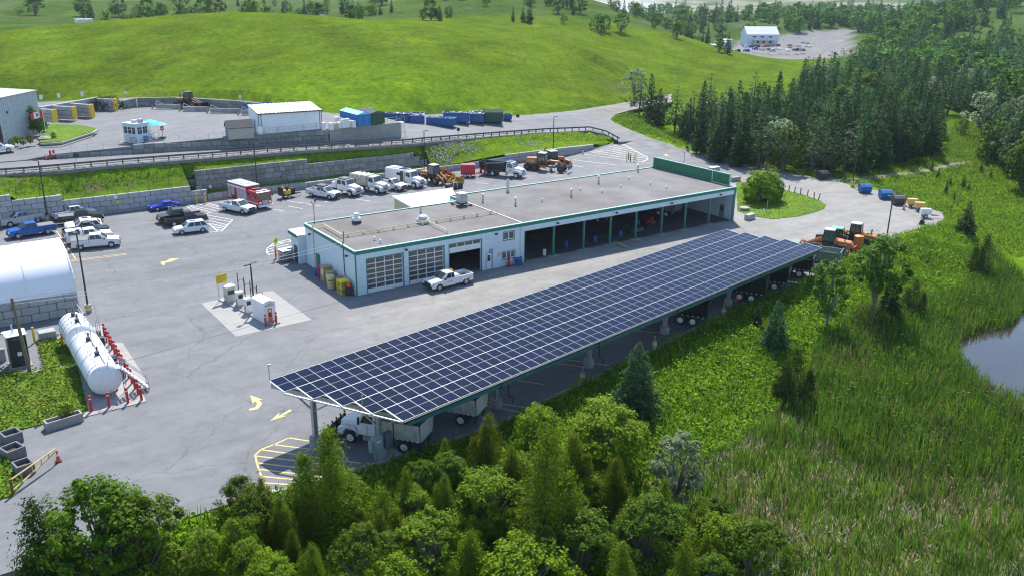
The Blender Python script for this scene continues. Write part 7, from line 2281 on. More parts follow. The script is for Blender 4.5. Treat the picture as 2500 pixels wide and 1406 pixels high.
MB().hexa([(-.5,-.4,0), (.5,-.4,0), (.5,.4,0), (-.5,.4,0), (-.3,-.3,.5), (.2,-.2,.9), (.3,.3,.4), (-.2,.2,.7)]).build('heap', m_black, t)
pm = MB().cyl((0,0,0), (0,0,1.1), .09, n=7).mesh('wooden_post', m_wood)
for i, lo in enumerate(((85.16,9.33,0.0), (85.22,8.17,0.0), (85.16,6.91,0.0), (85.35,5.87,0.0), (85.21,4.33,0.0), (84.50,2.47,0.0), (84.39,1.50,0.0))):
 o = link('wooden_post', pm, None, lo)
 o.rotation_euler = (rng.uniform(-.06, .06), .25 if i == 6 else rng.uniform(-.05, .05), 0)
 tag(o, 'leaning last wooden post of the grass island row' if i == 6 else ORD[i] + ' short wooden post along the grass island, counted from the shrub', 'post', 'wooden posts along the grass island')
post_sign('diamond sign seen from behind on the grass island', (69.83,0.25,0.0), .75, .9, 1.1, m_steel, a=.7, diamond=True)
bollard('slim white marker post on the grass island', (68.36,-0.34,0.0), m_white, 1.0, band=None, r=.08)
t = thing('manhole_ring', 'round concrete manhole ring on the grass beside the workshop end', 'manhole', (68.32,3.38,0.0))
MB().lathe([(0, .5), (.75, .5), (.8, .45), (.8, .3), (.65, .28), (.65, 0)], 18).build('ring', m_conc, t)
t = tag(MB().box(-.95, .95, -.4, .4, 0, .85).build('concrete_block', m_blockl, None, bevel=.05), 'pale concrete block with small holes in front of the manhole ring', 'concrete block')
t.location = (64.59,-0.90,0.0)
t.rotation_euler = (0,0,.15)
b = MB()
for x in (-.1,.3,.6):
 b.box(x, x + .1, -.412, -.402, .45, .6)
b.build('hole', m_dark, t)
t = tag(MB().box(-1.1, 1.1, -.35, .35, 0, .8).build('concrete_block', m_block, None, bevel=.05), 'grey concrete block behind the roof screen beside the orange barrel', 'concrete block')
t.location = (84.00,19.14,0.0)
t = cone('orange barrel at the end of the grey concrete block', (84.16,18.22,0.0), .8)
t = thing('utility_box', 'low grey steel utility box on the road behind the roof screen', 'utility box', (87.41,27.46,0.0))
MB().box(-1.1, 1.1, -.5, .5, 0, .8).build('box_body', m_steel, t, bevel=.03)
MB().box(-1.15, 1.15, -.55, .55, .8, .87).build('lid', m_white, t)
t = thing('floodlight_mast', 'forked camera mast rising behind the green roof screen', 'mast', (63.5,12.5,0))
MB().cyl((0,0,0), (0,0,8.2), .07, n=6).tube([(-.5,0,9.0), (-.35,0,8.3), (0,0,8.2), (.35,0,8.3), (.5,0,8.8)], .05).build('pole', m_steel, t)
MB().box(.35, .6, -.15, .15, 8.8, 9.3).build('camera', m_dark, t)
post_sign('yellow and white marker sign at the forest edge', (98.17,31.92,0.0), .35, .9, .9, m_white)
for lo, m_, lab in (((80.03,44.06,0.0), m_yellow, 'yellow bollard at the left of the striped wedge group'), ((80.68,42.65,0.0), m_yellow, 'yellow bollard at the front of the striped wedge group'), ((82.20,43.76,0.0), m_yellow, 'yellow bollard at the right of the striped wedge group'), ((81.54,45.19,0.0), m_dsteel, 'dark bollard at the back of the striped wedge group'), ((80.38,43.34,0.0), m_dsteel, 'dark bollard in the middle of the striped wedge group')):
 bollard(lab, (*lo[:2], .03), m_, 1.4, 'bollards on the striped wedge', None, .1)
t = thing('fire_hydrant', 'small pale hydrant at the low white wall', 'hydrant', (77.04,54.33,0.0))
MB().cyl((0,0,0), (0,0,.7), .14, n=10).ball((0,0,.7), .15, 10, 4).cyl((-.25,0,.45), (.25,0,.45), .07, n=8).build('hydrant_body', mat('pale_yellow', (.55,.48,.28), .5), t)
for lo, lab in (((-2.41,53.45,0.0), 'yellow bollard left of the grey wall cabinet'), ((-1.27,52.73,0.0), 'yellow bollard right of the grey wall cabinet')):
 bollard(lab, lo, m_yellow, 1.5, 'yellow bollards at the wall cabinet', m_conc, .13)
t = thing('wall_cabinet', 'grey electrical cabinet on the block wall between yellow bollards', 'cabinet', (-1.33,55.41,0.0))
MB().box(-.45, .45, -.2, .2, .9, 2.3).build('cabinet', m_cab, t, bevel=.02)
MB().box(-.05, .05, -.05, .05, 0, .9).build('conduit', m_steel, t)
MB().box(-1.2, 1.4, -.7, .3, 0, .1).build('slab', m_conc, t)
for lo, lab, m_ in (((-14.1,53.93,2.1), 'small white sign on the pale block wall', m_white), ((-13.9,53.93,1.3), 'small yellow sign on the pale block wall', m_yellow), ((.6,56.1,1.6), 'small white sign on the tall grey block wall', m_white)):
 o = tag(MB().box(-.25, .25, -.04, 0, 0, .5).build('wall_sign', m_), lab, 'sign')
 o.location = lo
# ------------------------------------------------------------------ the hall beyond the meadow
pA, pB = Vector((364.83,260.32,2.85)), Vector((380.77,250.99,2.85))
a_ = atan2((pB - pA).y, (pB - pA).x)
L_ = (pB - pA).length
t = thing('far_hall', 'white gabled hall with beige porch beyond the meadow', 'building', pA, a_)
zg_ = 0
MB().box(0, L_, 0, 11, -.5, 5.6).prism([(0, 5.6), (11, 5.6), (5.5, 9.6)], 0, L_, 'x').build('wall', mat('pale_blue_cladding', (.6,.66,.70), .6, var=.04), t)
for y0, y1 in ((-.3, 5.5), (11.3, 5.5)):
 MB().hexa([(-.3, y0, 5.5), (L_ + .3, y0, 5.5), (L_ + .3, y1, 9.65), (-.3, y1, 9.65), (-.3, y0, 5.7), (L_ + .3, y0, 5.7), (L_ + .3, y1, 9.85), (-.3, y1, 9.85)]).build('roof', m_white, t)
for x in (.18,.43,.69):
 w_ = MB().box(L_ * x, L_ * x + L_ * .11, -.08, -.005, 4.0, 4.7).build('window', m_dsteel, t)
 MB().box(L_ * x + .1, L_ * x + L_ * .11 - .1, -.1, -.082, 4.1, 4.6).build('pane', m_glass, w_)
MB().box(L_ * .2, L_ * .83, -2.2, -.01, -.2, 2.7).build('porch', mat('beige_wall', (.5,.46,.33), .7), t)
MB().box(L_ * .18, L_ * .85, -2.6, .2, 2.7, 2.95).build('porch_roof', m_white, t)
for x in (.27,.45,.66):
 MB().box(L_ * x, L_ * x + 1.6, -2.26, -2.205, 1.0, 2.2).build('window', m_glass, t)
for i, lo in enumerate(((311.48,234.90,2.85), (333.79,251.98,2.85), (352.69,265.91,2.85))):
 t = thing('storage_container', ('white storage container nearest the meadow edge', 'white storage container in the middle of the far row', 'white storage container nearest the far hall')[i], 'container', lo, a_ + .12, 'white storage containers by the far hall')
 MB().box(0, 5.0, 0, 7.5, -.3, 2.6).build('box_body', m_white, t)
 MB().box(-.1, 5.1, -.1, 7.6, 2.6, 2.75).build('roof', m_white, t)
 MB().box(3.4, 4.8, -.05, -.005, 0, 2.3).build('door', m_vent, t)
fc = [(1821, 118, p_white), (1843, 123, p_dblue), (1860, 124, p_silver), (1875, 124, p_black), (1797, 131, p_black), (1820, 132, p_dblue), (1902, 124, p_white), (1921, 126, p_white), (1944, 126, p_black), (1961, 126, p_black), (1947, 117, p_white), (1928, 115, p_red), (1898, 115, p_red), (1915, 108, p_white), (1912, 104, p_silver), (1958, 111, p_dblue), (1973, 117, p_white), (1970, 112, p_red), (1883, 130, p_silver), (1862, 114, p_red)]
FCP = ((341.95,240.77,2.86), (333.57,227.47,2.86), (334.51,223.69,2.86), (337.56,222.22,2.86), (313.14,221.08,2.86), (317.25,219.09,2.86), (343.07,219.58,2.86), (341.81,213.61,2.86), (346.06,211.56,2.86), (349.51,209.90,2.86), (371.75,230.33,2.86), (373.47,236.90,2.86), (366.88,239.99,2.86), (392.27,255.60,2.86), (401.78,263.82,2.86), (392.53,243.41,2.86), (377.42,227.66,2.86), (392.08,239.69,2.86), (329.66,213.07,2.86), (354.78,240.13,2.86))
for i, (px, py, pc) in enumerate(fc):
 nm = {id(p_white): 'white', id(p_dblue): 'blue', id(p_silver): 'silver', id(p_black): 'black', id(p_red): 'red'}[id(pc)]
 x_, y_, z_ = FCP[i]
 where = ('beside the porch', 'in the front row', 'in the front row', 'in the front row', 'near the meadow edge', 'near the meadow edge', 'in the front row', 'in the front row', 'in the front row', 'in the front row', 'in the back row', 'by the hall corner', 'by the hall corner', 'at the side of the hall', 'at the side of the hall', 'in the back row', 'at the right end', 'at the right end', 'near the meadow edge', 'before the porch')[i]
 car('distant %s car parked %s of the far hall' % (nm, where), ((x_, y_, max(2.8, z_)), a_ + pi / 2 + (rng.uniform(-.1, .1) if i not in (13, 14) else 1.5)), pc, rng.choice(('suv', 'sedan')), group='cars parked at the far hall')
t = thing('roadside_cabin', 'tiny white cabin on the crest at the left', 'cabin', (10.50,214.60,20.00), .1)
MB().box(0, 4.5, 0, 3, -.6, 2.0).build('wall', m_white, t)
MB().box(-.2, 4.7, -.2, 3.2, 2.0, 2.15).build('roof', m_white, t)
t = thing('deer_stand', 'pale blue lookout cabin on the meadow crest', 'cabin', (85.37,206.34,20.00), .1)
MB().box(0, 1.6, 0, 1.6, 1.2, 3.0).build('wall', mat('pale_teal', (.4,.52,.5), .6), t)
for x in (.1, 1.4):
 for y in (.1, 1.4):
  MB().box(x, x + .12, y, y + .12, -.8, 1.2).build('leg', m_steel, t)
# ------------------------------------------------------------------ vegetation
m_leaf = mat('leaves', attr=True, rough=.6, var=.22, scale=1.6, spec=.08, rnd=.22, trans=.45)
m_grassb = mat('grass_blades', attr=True, rough=.65, var=.22, scale=.35, spec=.08, trans=.45)
m_bark = mat('bark', (.075,.058,.045), .9, var=.3, scale=3, bump=.5)
m_barkg = mat('grey_bark', (.16,.145,.13), .9, var=.3, scale=3, bump=.5)
def leaf_mesh(name, C_, N_, S_, K_, asp=1.0, m=None, tri=False):
 """leaf-sized faces: centres C, normals N, sizes S, colours K (albedo of each leaf)"""
 n = len(C_)
 N_ = N_ / (np.linalg.norm(N_, axis=1, keepdims=True) + 1e-9)
 r = nrng.normal(size=(n, 3))
 U = np.cross(N_, r)
 U /= np.linalg.norm(U, axis=1, keepdims=True) + 1e-9
 V = np.cross(N_, U)
 S_ = np.asarray(S_)[:, None]
 if tri:
  P = np.stack([C_ - U * S_ * .5 * asp, C_ + U * S_ * .5 * asp, C_ + V * S_], 1)
  k = 3
 else:
  P = np.stack([C_ - V * S_ * .6, C_ + U * S_ * .42 * asp, C_ + V * S_ * .6 + N_ * S_ * .12, C_ - U * S_ * .42 * asp], 1)
  k = 4
 return raw_mesh(name, P.reshape(-1, 3), k, np.repeat(K_, k, 0), m or m_leaf)
def raw_mesh(name, P, k, cols, m):
 n = len(P) // k
 me = bpy.data.meshes.new(name)
 me.vertices.add(len(P))
 me.vertices.foreach_set('co', np.ascontiguousarray(P, np.float32).ravel())
 me.loops.add(len(P))
 me.loops.foreach_set('vertex_index', np.arange(len(P), dtype=np.int32))
 me.polygons.add(n)
 me.polygons.foreach_set('loop_start', np.arange(0, len(P), k, dtype=np.int32))
 me.polygons.foreach_set('loop_total', np.full(n, k, np.int32))
 me.update(calc_edges=True)
 me.materials.append(m)
 setcol(me, np.clip(cols, .005, .9))
 return me
def jitcol(base, n, amt=.2, alt=None, pa=.3):
 c = np.array(base)[None] * np.exp(nrng.normal(0, amt, (n, 1)))
 if alt is not None:
  k = nrng.random(n) < pa
  c[k] = np.array(alt)[None] * np.exp(nrng.normal(0, amt, (k.sum(), 1)))
 return c
def limb_mesh(segs, m, name='trunk', n=6):
 b = MB()
 for p, q, r0, r1 in segs:
  b.cyl(p, q, r0, r1, n=n, cap=False)
 return b.mesh(name, m, True)
def conifer(H, R, nl, size, base, alt, bare=.12, droop=.35, gap=.0, power=.85, whorl=None, seed=1, flat=.6, up=False):
 r = np.random.default_rng(seed)
 C_, N_, S_ = [], [], []
 segs = [((0,0,-.4), (r.normal(0, .05), r.normal(0, .05), H * .55), .022 * H, .013 * H), ((0, 0, H * .55), (0, 0, H * .98), .013 * H, .01)]
 z = H * bare
 dz = whorl or H / 26
 while z < H * .985:
  f = (z - H * bare) / (H * (1 - bare))
  L = R * (1 - f) ** power * r.uniform(.75, 1.12) + .12
  if f < .12:
   L *= .7 + 2.4 * f
  nb = max(3, int(5 + 4 * (1 - f)))
  ph = r.uniform(0, 6.3)
  for b in range(nb):
   if r.random() < gap:
    continue
   a = ph + 2 * pi * b / nb + r.normal(0, .22)
   l = L * r.uniform(.7, 1.15)
   k = max(3, int(nl * l / R))
   t = np.sqrt(r.uniform(.05, 1, k))
   sgn = 1 if up else -1
   zz = z + (sgn * droop * l * t ** 1.5 * .6 + .12 * l * np.sin(t * 3)) + r.normal(0, size * .22, k)
   w = .28 * l * (1.1 - t) + size * .2
   off = r.normal(0, 1, k) * w
   x = cos(a) * t * l - sin(a) * off
   y = sin(a) * t * l + cos(a) * off
   C_.append(np.stack([x, y, zz], 1))
   nn = np.stack([cos(a) * np.full(k, .45), sin(a) * np.full(k, .45), np.full(k, 1.0)], 1) + r.normal(0, flat, (k, 3))
   N_.append(nn)
   S_.append(size * r.uniform(.7, 1.35, k) * (.75 + .5 * (1 - f)))
   if f < .5 and l > 1.2 and b % 2 == 0:
    segs.append(((0, 0, z), (cos(a) * l * .7, sin(a) * l * .7, z + sgn * droop * l * .25), .03 * l * .5, .01))
  z += dz * r.uniform(.8, 1.2)
 C_ = np.concatenate(C_)
 n = len(C_)
 return leaf_mesh('crown', C_, np.concatenate(N_), np.concatenate(S_), jitcol(base, n, .2, alt, .25), .62), limb_mesh(segs, m_bark)
def broadleaf(H, R, nclump, nleaf, size, base, alt, trunkh=.25, seed=1, squash=.8, bark=None, clr=.26, open_=.0):
 r = np.random.default_rng(seed)
 segs = [((0,0,-.4), (r.normal(0, .1), r.normal(0, .1), H * trunkh), .028 * H, .02 * H)]
 cz, rz_ = H * (trunkh + 1) / 2, H * (1 - trunkh) / 2
 C_, N_, S_, K_ = [], [], [], []
 lobes = [(r.uniform(0, 6.3), r.uniform(-.4, .9)) for _ in range(7)]
 bumps = r.normal(size=(9, 3))
 bumps /= np.linalg.norm(bumps, axis=1, keepdims=True)
 bamp = r.uniform(-.3,.42,9)
 for c in range(nclump):
  d = r.normal(size=3)
  d /= np.linalg.norm(d)
  if d[2] < -.75:
   d[2] *= -1
  rr = r.uniform(.55, 1.0) ** .6
  lob = 1 + .22 * max(np.dot(d, (cos(a) * .8, sin(a) * .8, e)) for a, e in lobes) - .12 + float((bamp * np.clip(bumps @ d, 0, 1) ** 4).sum())
  ctr = np.array([d[0] * R * rr * lob, d[1] * R * rr * lob, cz + d[2] * rz_ * rr * min(lob, 1.15)])
  if r.random() < .16:
   continue
  cr = R * clr * r.uniform(.4, 1.5)
  sq = r.uniform(.6,1.5,3)
  k = int(nleaf * r.uniform(.6, 1.3))
  q = r.normal(size=(k, 3))
  q /= np.linalg.norm(q, axis=1, keepdims=True)
  q *= r.uniform(.3, 1, (k, 1)) ** .5
  C_.append(ctr + q * cr * np.array([1, 1, squash]) * sq)
  N_.append(q * .8 + d * .6 + np.array([0, 0, .7]) + r.normal(0, .45, (k, 3)))
  S_.append(size * r.uniform(.5, 1.5, k))
  K_.append(jitcol(base, k, .16, alt, .3) * r.uniform(.86, 1.16))
  if c % 3 == 0:
   m_ = np.array([0, 0, H * trunkh * r.uniform(.7, 1.5)])
   segs.append((tuple(m_), tuple(ctr * .45 + m_ * .55 + np.array([0, 0, .1 * H])), .011 * H, .007 * H))
   segs.append((tuple(ctr * .45 + m_ * .55 + np.array([0, 0, .1 * H])), tuple(ctr), .007 * H, .003 * H))
 return leaf_mesh('crown', np.concatenate(C_), np.concatenate(N_), np.concatenate(S_), np.concatenate(K_), 1.0), limb_mesh(segs, bark or m_barkg)
def cedar(H, R, n, size, base, alt, tops=3, seed=1):
 r = np.random.default_rng(seed)
 C_, N_, S_ = [], [], []
 segs = []
 for k in range(tops):
  ox, oy = (0, 0) if k == 0 else (r.normal(0, R * .42), r.normal(0, R * .42))
  h = H * (1 if k == 0 else r.uniform(.62, .92))
  rr = R * (1 if k == 0 else r.uniform(.5, .75))
  segs.append(((ox * .3, oy * .3, -.4), (ox, oy, h * .9), .02 * H, .01))
  m_ = int(n / tops * (1.4 if k == 0 else .8))
  spr = max(30, m_ // 28)
  for s in range(spr):
   f = r.random() ** 1.15
   a = r.uniform(0, 6.3)
   rad = rr * (1 - f) ** .75 * (.82 + .25 * sin(a * 3 + k + f * 9)) * r.uniform(.75, 1.1) + .1
   z = h * (.04 + .93 * f)
   c = np.array([ox + cos(a) * rad * .92, oy + sin(a) * rad * .92, z])
   kk = 28
   q = r.normal(size=(kk, 3)) * np.array([.26, .26, .36]) * (.45 + .55 * rr * (1 - f * .6) / 1.2)
   C_.append(c + q)
   N_.append(np.array([cos(a), sin(a), .55]) + r.normal(0, .5, (kk, 3)))
   S_.append(size * r.uniform(.6, 1.4, kk))
 C_ = np.concatenate(C_)
 return leaf_mesh('crown', C_, np.concatenate(N_), np.concatenate(S_), jitcol(base, len(C_), .22, alt, .3), .6), limb_mesh(segs, m_bark)
def make_tree(name, crown_trunk, label, cat, loc, rz=0.0, sc=1.0, group=None):
 t = thing(name, label, cat, loc, rz, group)
 link('crown', crown_trunk[0], t)
 link('trunk', crown_trunk[1], t)
 t.scale = sc if hasattr(sc, '__len__') else (sc, sc, sc)
 return t
def tilt_(t):
 t.rotation_euler = (rng.gauss(0, .035), rng.gauss(0, .035), t.rotation_euler[2])
 return t
# colours of the foliage itself
SPR, SPR2 = (.026,.072,.020), (.05,.11,.024)
PIN, PIN2 = (.055,.122,.032), (.088,.16,.042)
CED, CED2 = (.10,.155,.008), (.19,.235,.012)
DEC, DEC2 = (.075,.165,.008), (.13,.22,.010)
YEL, YEL2 = (.15,.245,.008), (.20,.285,.012)
SIL, SIL2 = (.22,.29,.14), (.29,.36,.20)
far_spruce = [conifer(h_, 2.5, 11, .6, SPR, SPR2, .06, .3, seed=s, whorl=.55) for s, h_ in ((1, 12), (2, 10), (3, 13.5), (16, 11))]
far_pine = [conifer(h_, w_, 12, .62, PIN, PIN2, .18, .14, .22, .62, .9, seed=s, up=True) for s, h_, w_ in ((4,12.5,3.3), (5,10.5,3.6), (6,13.5,3.0), (17,11.5,3.4))]
far_dec = [broadleaf(9, 3.3, 76, 28, .48, DEC, DEC2, .0, seed=s, clr=.24) for s in (7,8,9)]
far_yel = [broadleaf(6, 2.4, 46, 24, .45, YEL, YEL2, .12, seed=s) for s in (10, 11)]
far_sil = [broadleaf(8, 2.8, 52, 26, .42, SIL, SIL2, .2, seed=s) for s in (12, 13)]
snag = [conifer(10, 2.4, 5, .4, (.10,.105,.085), (.15,.14,.11), .2, .05, .3, .55, .8, seed=s, up=True) for s in (14, 15)]
FOREST = [(121.98,88.61,3.00), (111.37,68.84,2.20), (103.98,52.48,1.20), (94.36,34.34,0.90), (94.03,22.53,0.70), (99.29,16.21,0.60), (106.67,9.86,0.60), (120.57,10.33,0.80), (140.42,13.55,1.20), (160.24,23.20,1.50), (175,45,2), (215,28,2.5), (300,20,4), (420,60,8), (357.86,151.88,18.00), (295.52,135.38,16.00), (238.28,108.04,14.00), (195.10,87.47,13.50), (151.70,61.05,13.50), (132.74,55.66,13.00), (123.28,59.95,12.50), (108.71,61.60,12.50)]
FOREST2 = [(230.04,47.93,2.00), (168.31,18.36,1.50), (139.17,-0.12,0.80), (127.97,-9.70,0.50), (118.84,-18.98,0.40), (164.47,-23.52,0.50), (330,-40,4), (330,0,4), (260,10,3)]
pts = []
tries = 0
r = random.Random(5)
while tries < 26000:
 tries += 1
 x, y = r.uniform(85, 430), r.uniform(-60, 175)
 if not (inpoly(np.array([x]), np.array([y]), FOREST)[0] or inpoly(np.array([x]), np.array([y]), FOREST2)[0]):
  continue
 d0 = hypot(x - CAM.x, y - CAM.y)
 sp = 2.9 if d0 < 215 else (3.8 if d0 < 300 else 5.5)
 if all((x - a) ** 2 + (y - b) ** 2 > sp * sp for a, b in pts):
  pts.append((x, y))
pts.sort(key=lambda p: hypot(p[0] - CAM.x, p[1] - CAM.y))
cnt = {'spruce': 0, 'pine': 0, 'leafy': 0}
left = []
zs_ = height(np.array([p[0] for p in pts]), np.array([p[1] for p in pts]))
for (x, y), z in zip(pts, zs_):
 q = float(fbm(np.array([x]), np.array([y]), 45, 131)[0]) + r.uniform(-.7, .7)
 d0 = hypot(x - CAM.x, y - CAM.y)
 kind = 'spruce' if q < .1 else ('pine' if q < .85 else 'leafy')
 s = r.uniform(.68, 1.12) * (1.08 if r.random() < .2 else 1)
 if d0 > 320 or cnt[kind] >= 290:
  left.append((x, y, z, kind, s))
  continue
 cnt[kind] += 1
 if kind == 'spruce':
  tilt_(make_tree('spruce_tree', r.choice(far_spruce), 'dark green spruce in the dense wood beyond the workshop', 'tree', (x, y, z), r.uniform(0, 6), (s * r.uniform(.9, 1.15), s * r.uniform(.9, 1.15), s), 'spruces of the dense wood'))
 elif kind == 'pine':
  tilt_(make_tree('pine_tree', r.choice(far_pine), 'blue green pine with layered branches in the dense wood', 'tree', (x, y, z), r.uniform(0, 6), (s, s, s * r.uniform(.85, 1.05)), 'pines of the dense wood'))
 else:
  v = r.random()
  src, lab, gp_ = (far_dec, 'mid green leafy tree among the conifers of the wood', 'leafy trees of the dense wood') if v < .7 else (far_sil, 'pale silvery leafy tree among the conifers of the wood', 'silvery trees of the dense wood')
  make_tree('leafy_tree', r.choice(src), lab, 'tree', (x, y, z), r.uniform(0, 6), s * 1.05, gp_)
# grey half dead pines along the near rim of the wood
for i, (px_, lab) in enumerate((((95.38,21.69,0.70), 'grey half dead pine at the left of the wood rim'), ((97.14,18.77,0.70), 'grey half dead pine behind the dark open dumpster'), ((100.31,15.13,0.60), 'pale dead pine with bare twigs at the wood rim'), ((102.32,13.89,0.60), 'bare grey pine next to the pale dead pine'), ((106.01,12.05,0.60), 'grey pine beside the woods light pole'))):
 make_tree('dead_pine', snag[i % 2], lab, 'tree', px_, i * 1.3, r.uniform(.75, .95), 'half dead pines at the rim of the wood')
def merge_trees(name, items, label):
 P, K, C = [], 4, []
 for (x, y, z, src, s, a) in items:
  me = src
  co = vco(me).astype(np.float64)
  col = np.empty(len(me.vertices) * 4, np.float32)
  me.color_attributes['Col'].data.foreach_get('color', col)
  col = col.reshape(-1, 4)[:, :3]
  n = len(co) // 4
  keep = nrng.random(n) < .28
  q = co.reshape(-1,4,3)[keep]
  cc = col.reshape(-1,4,3)[keep]
  ctr = q.mean(1, keepdims=True)
  q = ctr + (q - ctr) * 1.8
  ca, sa = cos(a), sin(a)
  X = (q[..., 0] * ca - q[..., 1] * sa) * s + x
  Y = (q[..., 0] * sa + q[..., 1] * ca) * s + y
  Z = q[..., 2] * s + z
  P.append(np.stack([X, Y, Z], -1).reshape(-1, 3))
  C.append(cc.reshape(-1, 3) * r.uniform(.8, 1.2))
 o = link(name, raw_mesh(name, np.concatenate(P), 4, np.concatenate(C), m_leaf))
 return tag(o, label, 'woodland', kind='stuff')
SRC = {'spruce': far_spruce, 'pine': far_pine, 'leafy': far_dec}
items = [(x, y, z, r.choice(SRC[k])[0], s, r.uniform(0, 6)) for x, y, z, k, s in left]
# hazy wood climbing the hill at the upper right
for i in range(900):
 px, d = (r.uniform(.2, .48), r.uniform(320, 800)) if i < 560 else (r.uniform(-.02, .40), r.uniform(400, 1000))
 a = yaw + .14 + px * .75
 x, y = CAM.x + d * sin(a), CAM.y + d * cos(a)
 if inpoly(np.array([x]), np.array([y]), LOTF)[0]:
  continue
 z = float(height(x, y))
 dens = float(fbm(np.array([x]), np.array([y]), 90, 141)[0])
 if a < yaw + .37 and d < 560 or d < 520 and dens < -.2:
  continue
 items.append((x, y, z, r.choice(far_dec + far_dec + far_spruce)[0], r.uniform(.7, 1.25), r.uniform(0, 6)))
merge_trees('woodland', items, 'hazy wood covering the rising ground behind the conifers')
# trees strung along behind the meadow crest and on the far slopes
lst = []
for (x0, y0, n, kind, s) in ():
 pass
FT = [((20.12,376.15,21.00), 'd', 1.3), ((39.07,372.83,21.00), 'd', 1.1), ((34.93,345.80,19.00), 'd', .5), ((54.94,373.22,20.00), 'd', 1.1), ((63.17,351.97,20.00), 'd', 1.15), ((68.80,350.69,20.00), 'd', .9), ((76.50,347.51,19.50), 's', .8), ((94.91,378.24,21.00), 'd', 1.0), ((92.17,345.59,16.50), 'd', 1.35), ((77.93,348.76,16.00), 'y', 1.1), ((86.00,346.13,16.00), 'y', 1.2), ((109.27,360.52,21.00), 's', .6),
      ((109.68,338.38,16.00), 'y', 1.6), ((113.80,337.04,16.00), 'd', .8), ((139.80,342.34,15.50), 'y', 1.3), ((141.60,336.41,15.50), 'y', 1.1), ((154.77,337.45,15.50), 'd', 1.0), ((178.66,354.99,15.00), 'd', .8), ((223.98,407.64,15.00), 's', .6), ((148.48,402.89,18.00), 'd', .7), ((141.92,368.58,18.00), 'd', .6), ((167.71,414.41,18.00), 'd', .6), ((280.25,422.35,13.00), 'd', 1.15), ((282.85,413.95,13.00), 'd', .8), ((294.08,410.58,13.00), 'd', .9), ((323.20,439.59,12.00), 'd', .7), ((339.64,418.52,12.00), 'd', .7), ((349.78,415.44,12.00), 'd', .8), ((368.37,422.73,11.00), 'y', .9),
      ((488.39,571.75,11.00), 's', .9), ((523.02,581.90,9.00), 'd', .9), ((531.44,579.81,9.00), 'd', .9), ((547.92,583.81,8.00), 'd', .8), ((360.15,394.54,11.00), 'd', .9), ((429.34,427.14,9.00), 'd', .9), ((609.05,593.99,8.00), 's', .9), ((651.86,611.04,8.00), 'd', .8), ((410.93,357.31,8.00), 'd', 1.35), ((464.32,390.22,7.00), 'd', 1.5), ((448.04,396.08,7.00), 'y', 1.0), ((439.21,355.35,6.00), 'd', 1.2), ((480.99,379.87,6.00), 'd', 1.2), ((434.06,330.05,4.00), 's', .7), ((450.72,334.54,4.00), 's', .8), ((385.22,299.77,3.00), 'd', 1.2),
      ((545.56,373.83,12.00), 'd', 1.0), ((568.48,385.93,12.00), 'y', 1.3), ((538.25,336.32,11.00), 's', .8), ((533.90,325.60,8.00), 'd', 1.4), ((562.15,329.88,8.00), 'd', 1.0), ((477.53,279.42,4.00), 's', .5), ((444.09,293.69,4.00), 's', .7), ((449.96,291.19,4.00), 's', .5), ((453.98,289.47,4.00), 's', .8), ((543.22,308.20,8.00), 'd', 1.1), ((537.28,296.90,8.00), 'd', .9)]
nmap = {'d': (far_dec, 'leafy_tree', 'round dark leafy tree on the slopes beyond the meadow'), 'y': (far_yel, 'bush', 'broad light green bush beyond the meadow crest'), 's': (far_spruce, 'spruce_tree', 'small dark spruce on the slopes beyond the meadow')}
for i in range(95):
 px = r.uniform(880, 1760) if i < 60 else r.uniform(0, 880)
 t_ = px / 2500
 d = r.uniform(330, 470) if i < 60 else r.uniform(330, 620)
 a = yaw + math.atan((px - 1250) / 2126 * 1.05)
 x, y = CAM.x + d * sin(a), CAM.y + d * cos(a)
 FT.append(((x, y, None), r.choice('ddys'), r.uniform(.35, .9)))
for p, k, s in FT:
 src, nm, lab = nmap[k]
 z = float(height(p[0], p[1]))
 make_tree(nm, r.choice(src), lab, 'tree' if k != 'y' else 'bush', (p[0], p[1], z - .1), r.uniform(0, 6), s, {'d': 'leafy trees beyond the meadow', 'y': 'bushes beyond the meadow', 's': 'spruces beyond the meadow'}[k])
# trees and bushes of the right edge
RE = [((167.46,18.88,1.50), far_sil, 1.25, 'pale silvery tree at the right edge above the footpath clearing'), ((188.82,24.68,2.00), far_dec, 1.5, 'tall mid green tree at the right edge behind the silvery tree'), ((170.59,12.41,1.20), far_sil, 1.2, 'second silvery tree cut by the right picture edge'), ((144.49,4.30,0.80), far_dec, .95, 'bright green tree right of the path end'), ((133.92,-5.21,0.60), far_spruce, .95, 'dark spruce at the right edge over the meadow'), ((122.82,-12.59,0.50), far_dec, 1.0, 'dark leafy tree cut by the right edge over the meadow'), ((141.38,1.02,0.80), far_spruce, .7, 'dark young spruce left of the right edge spruce'),
      ((168.58,24.48,1.80), far_yel, .6, 'small bush in the bright clearing'), ((141.80,23.94,1.30), far_pine, .62, 'young bright pine at the front rim of the wood clearing'), ((146.15,23.20,1.30), far_dec, .75, 'light green leafy tree beside the clearing'), ((145.55,19.88,1.20), far_dec, .7, 'leafy tree at the right corner of the wood'), ((135.47,15.61,1.00), far_yel, .5, 'small round bush below the wood corner'), ((111.08,60.22,1.60), far_yel, .75, 'yellow green bush at the bend of the road'), ((117.47,74.08,2.40), far_dec, .75, 'light leafy tree at the road bend before the spruces'), ((130.28,97.27,3.40), far_sil, 1.05, 'silvery tree at the left corner of the wood')]
for lo, src, s, lab in RE:
 make_tree('leafy_tree' if src in (far_dec, far_sil) else ('bush' if src is far_yel else 'conifer_tree'), src[0] if s > .8 else src[-1], lab, 'bush' if src is far_yel else 'tree', (lo[0], lo[1], float(height(lo[0], lo[1]))), r.uniform(0, 6), s)
for i in range(26):
 px, py = r.uniform(2120, 2490), r.uniform(375, 520)
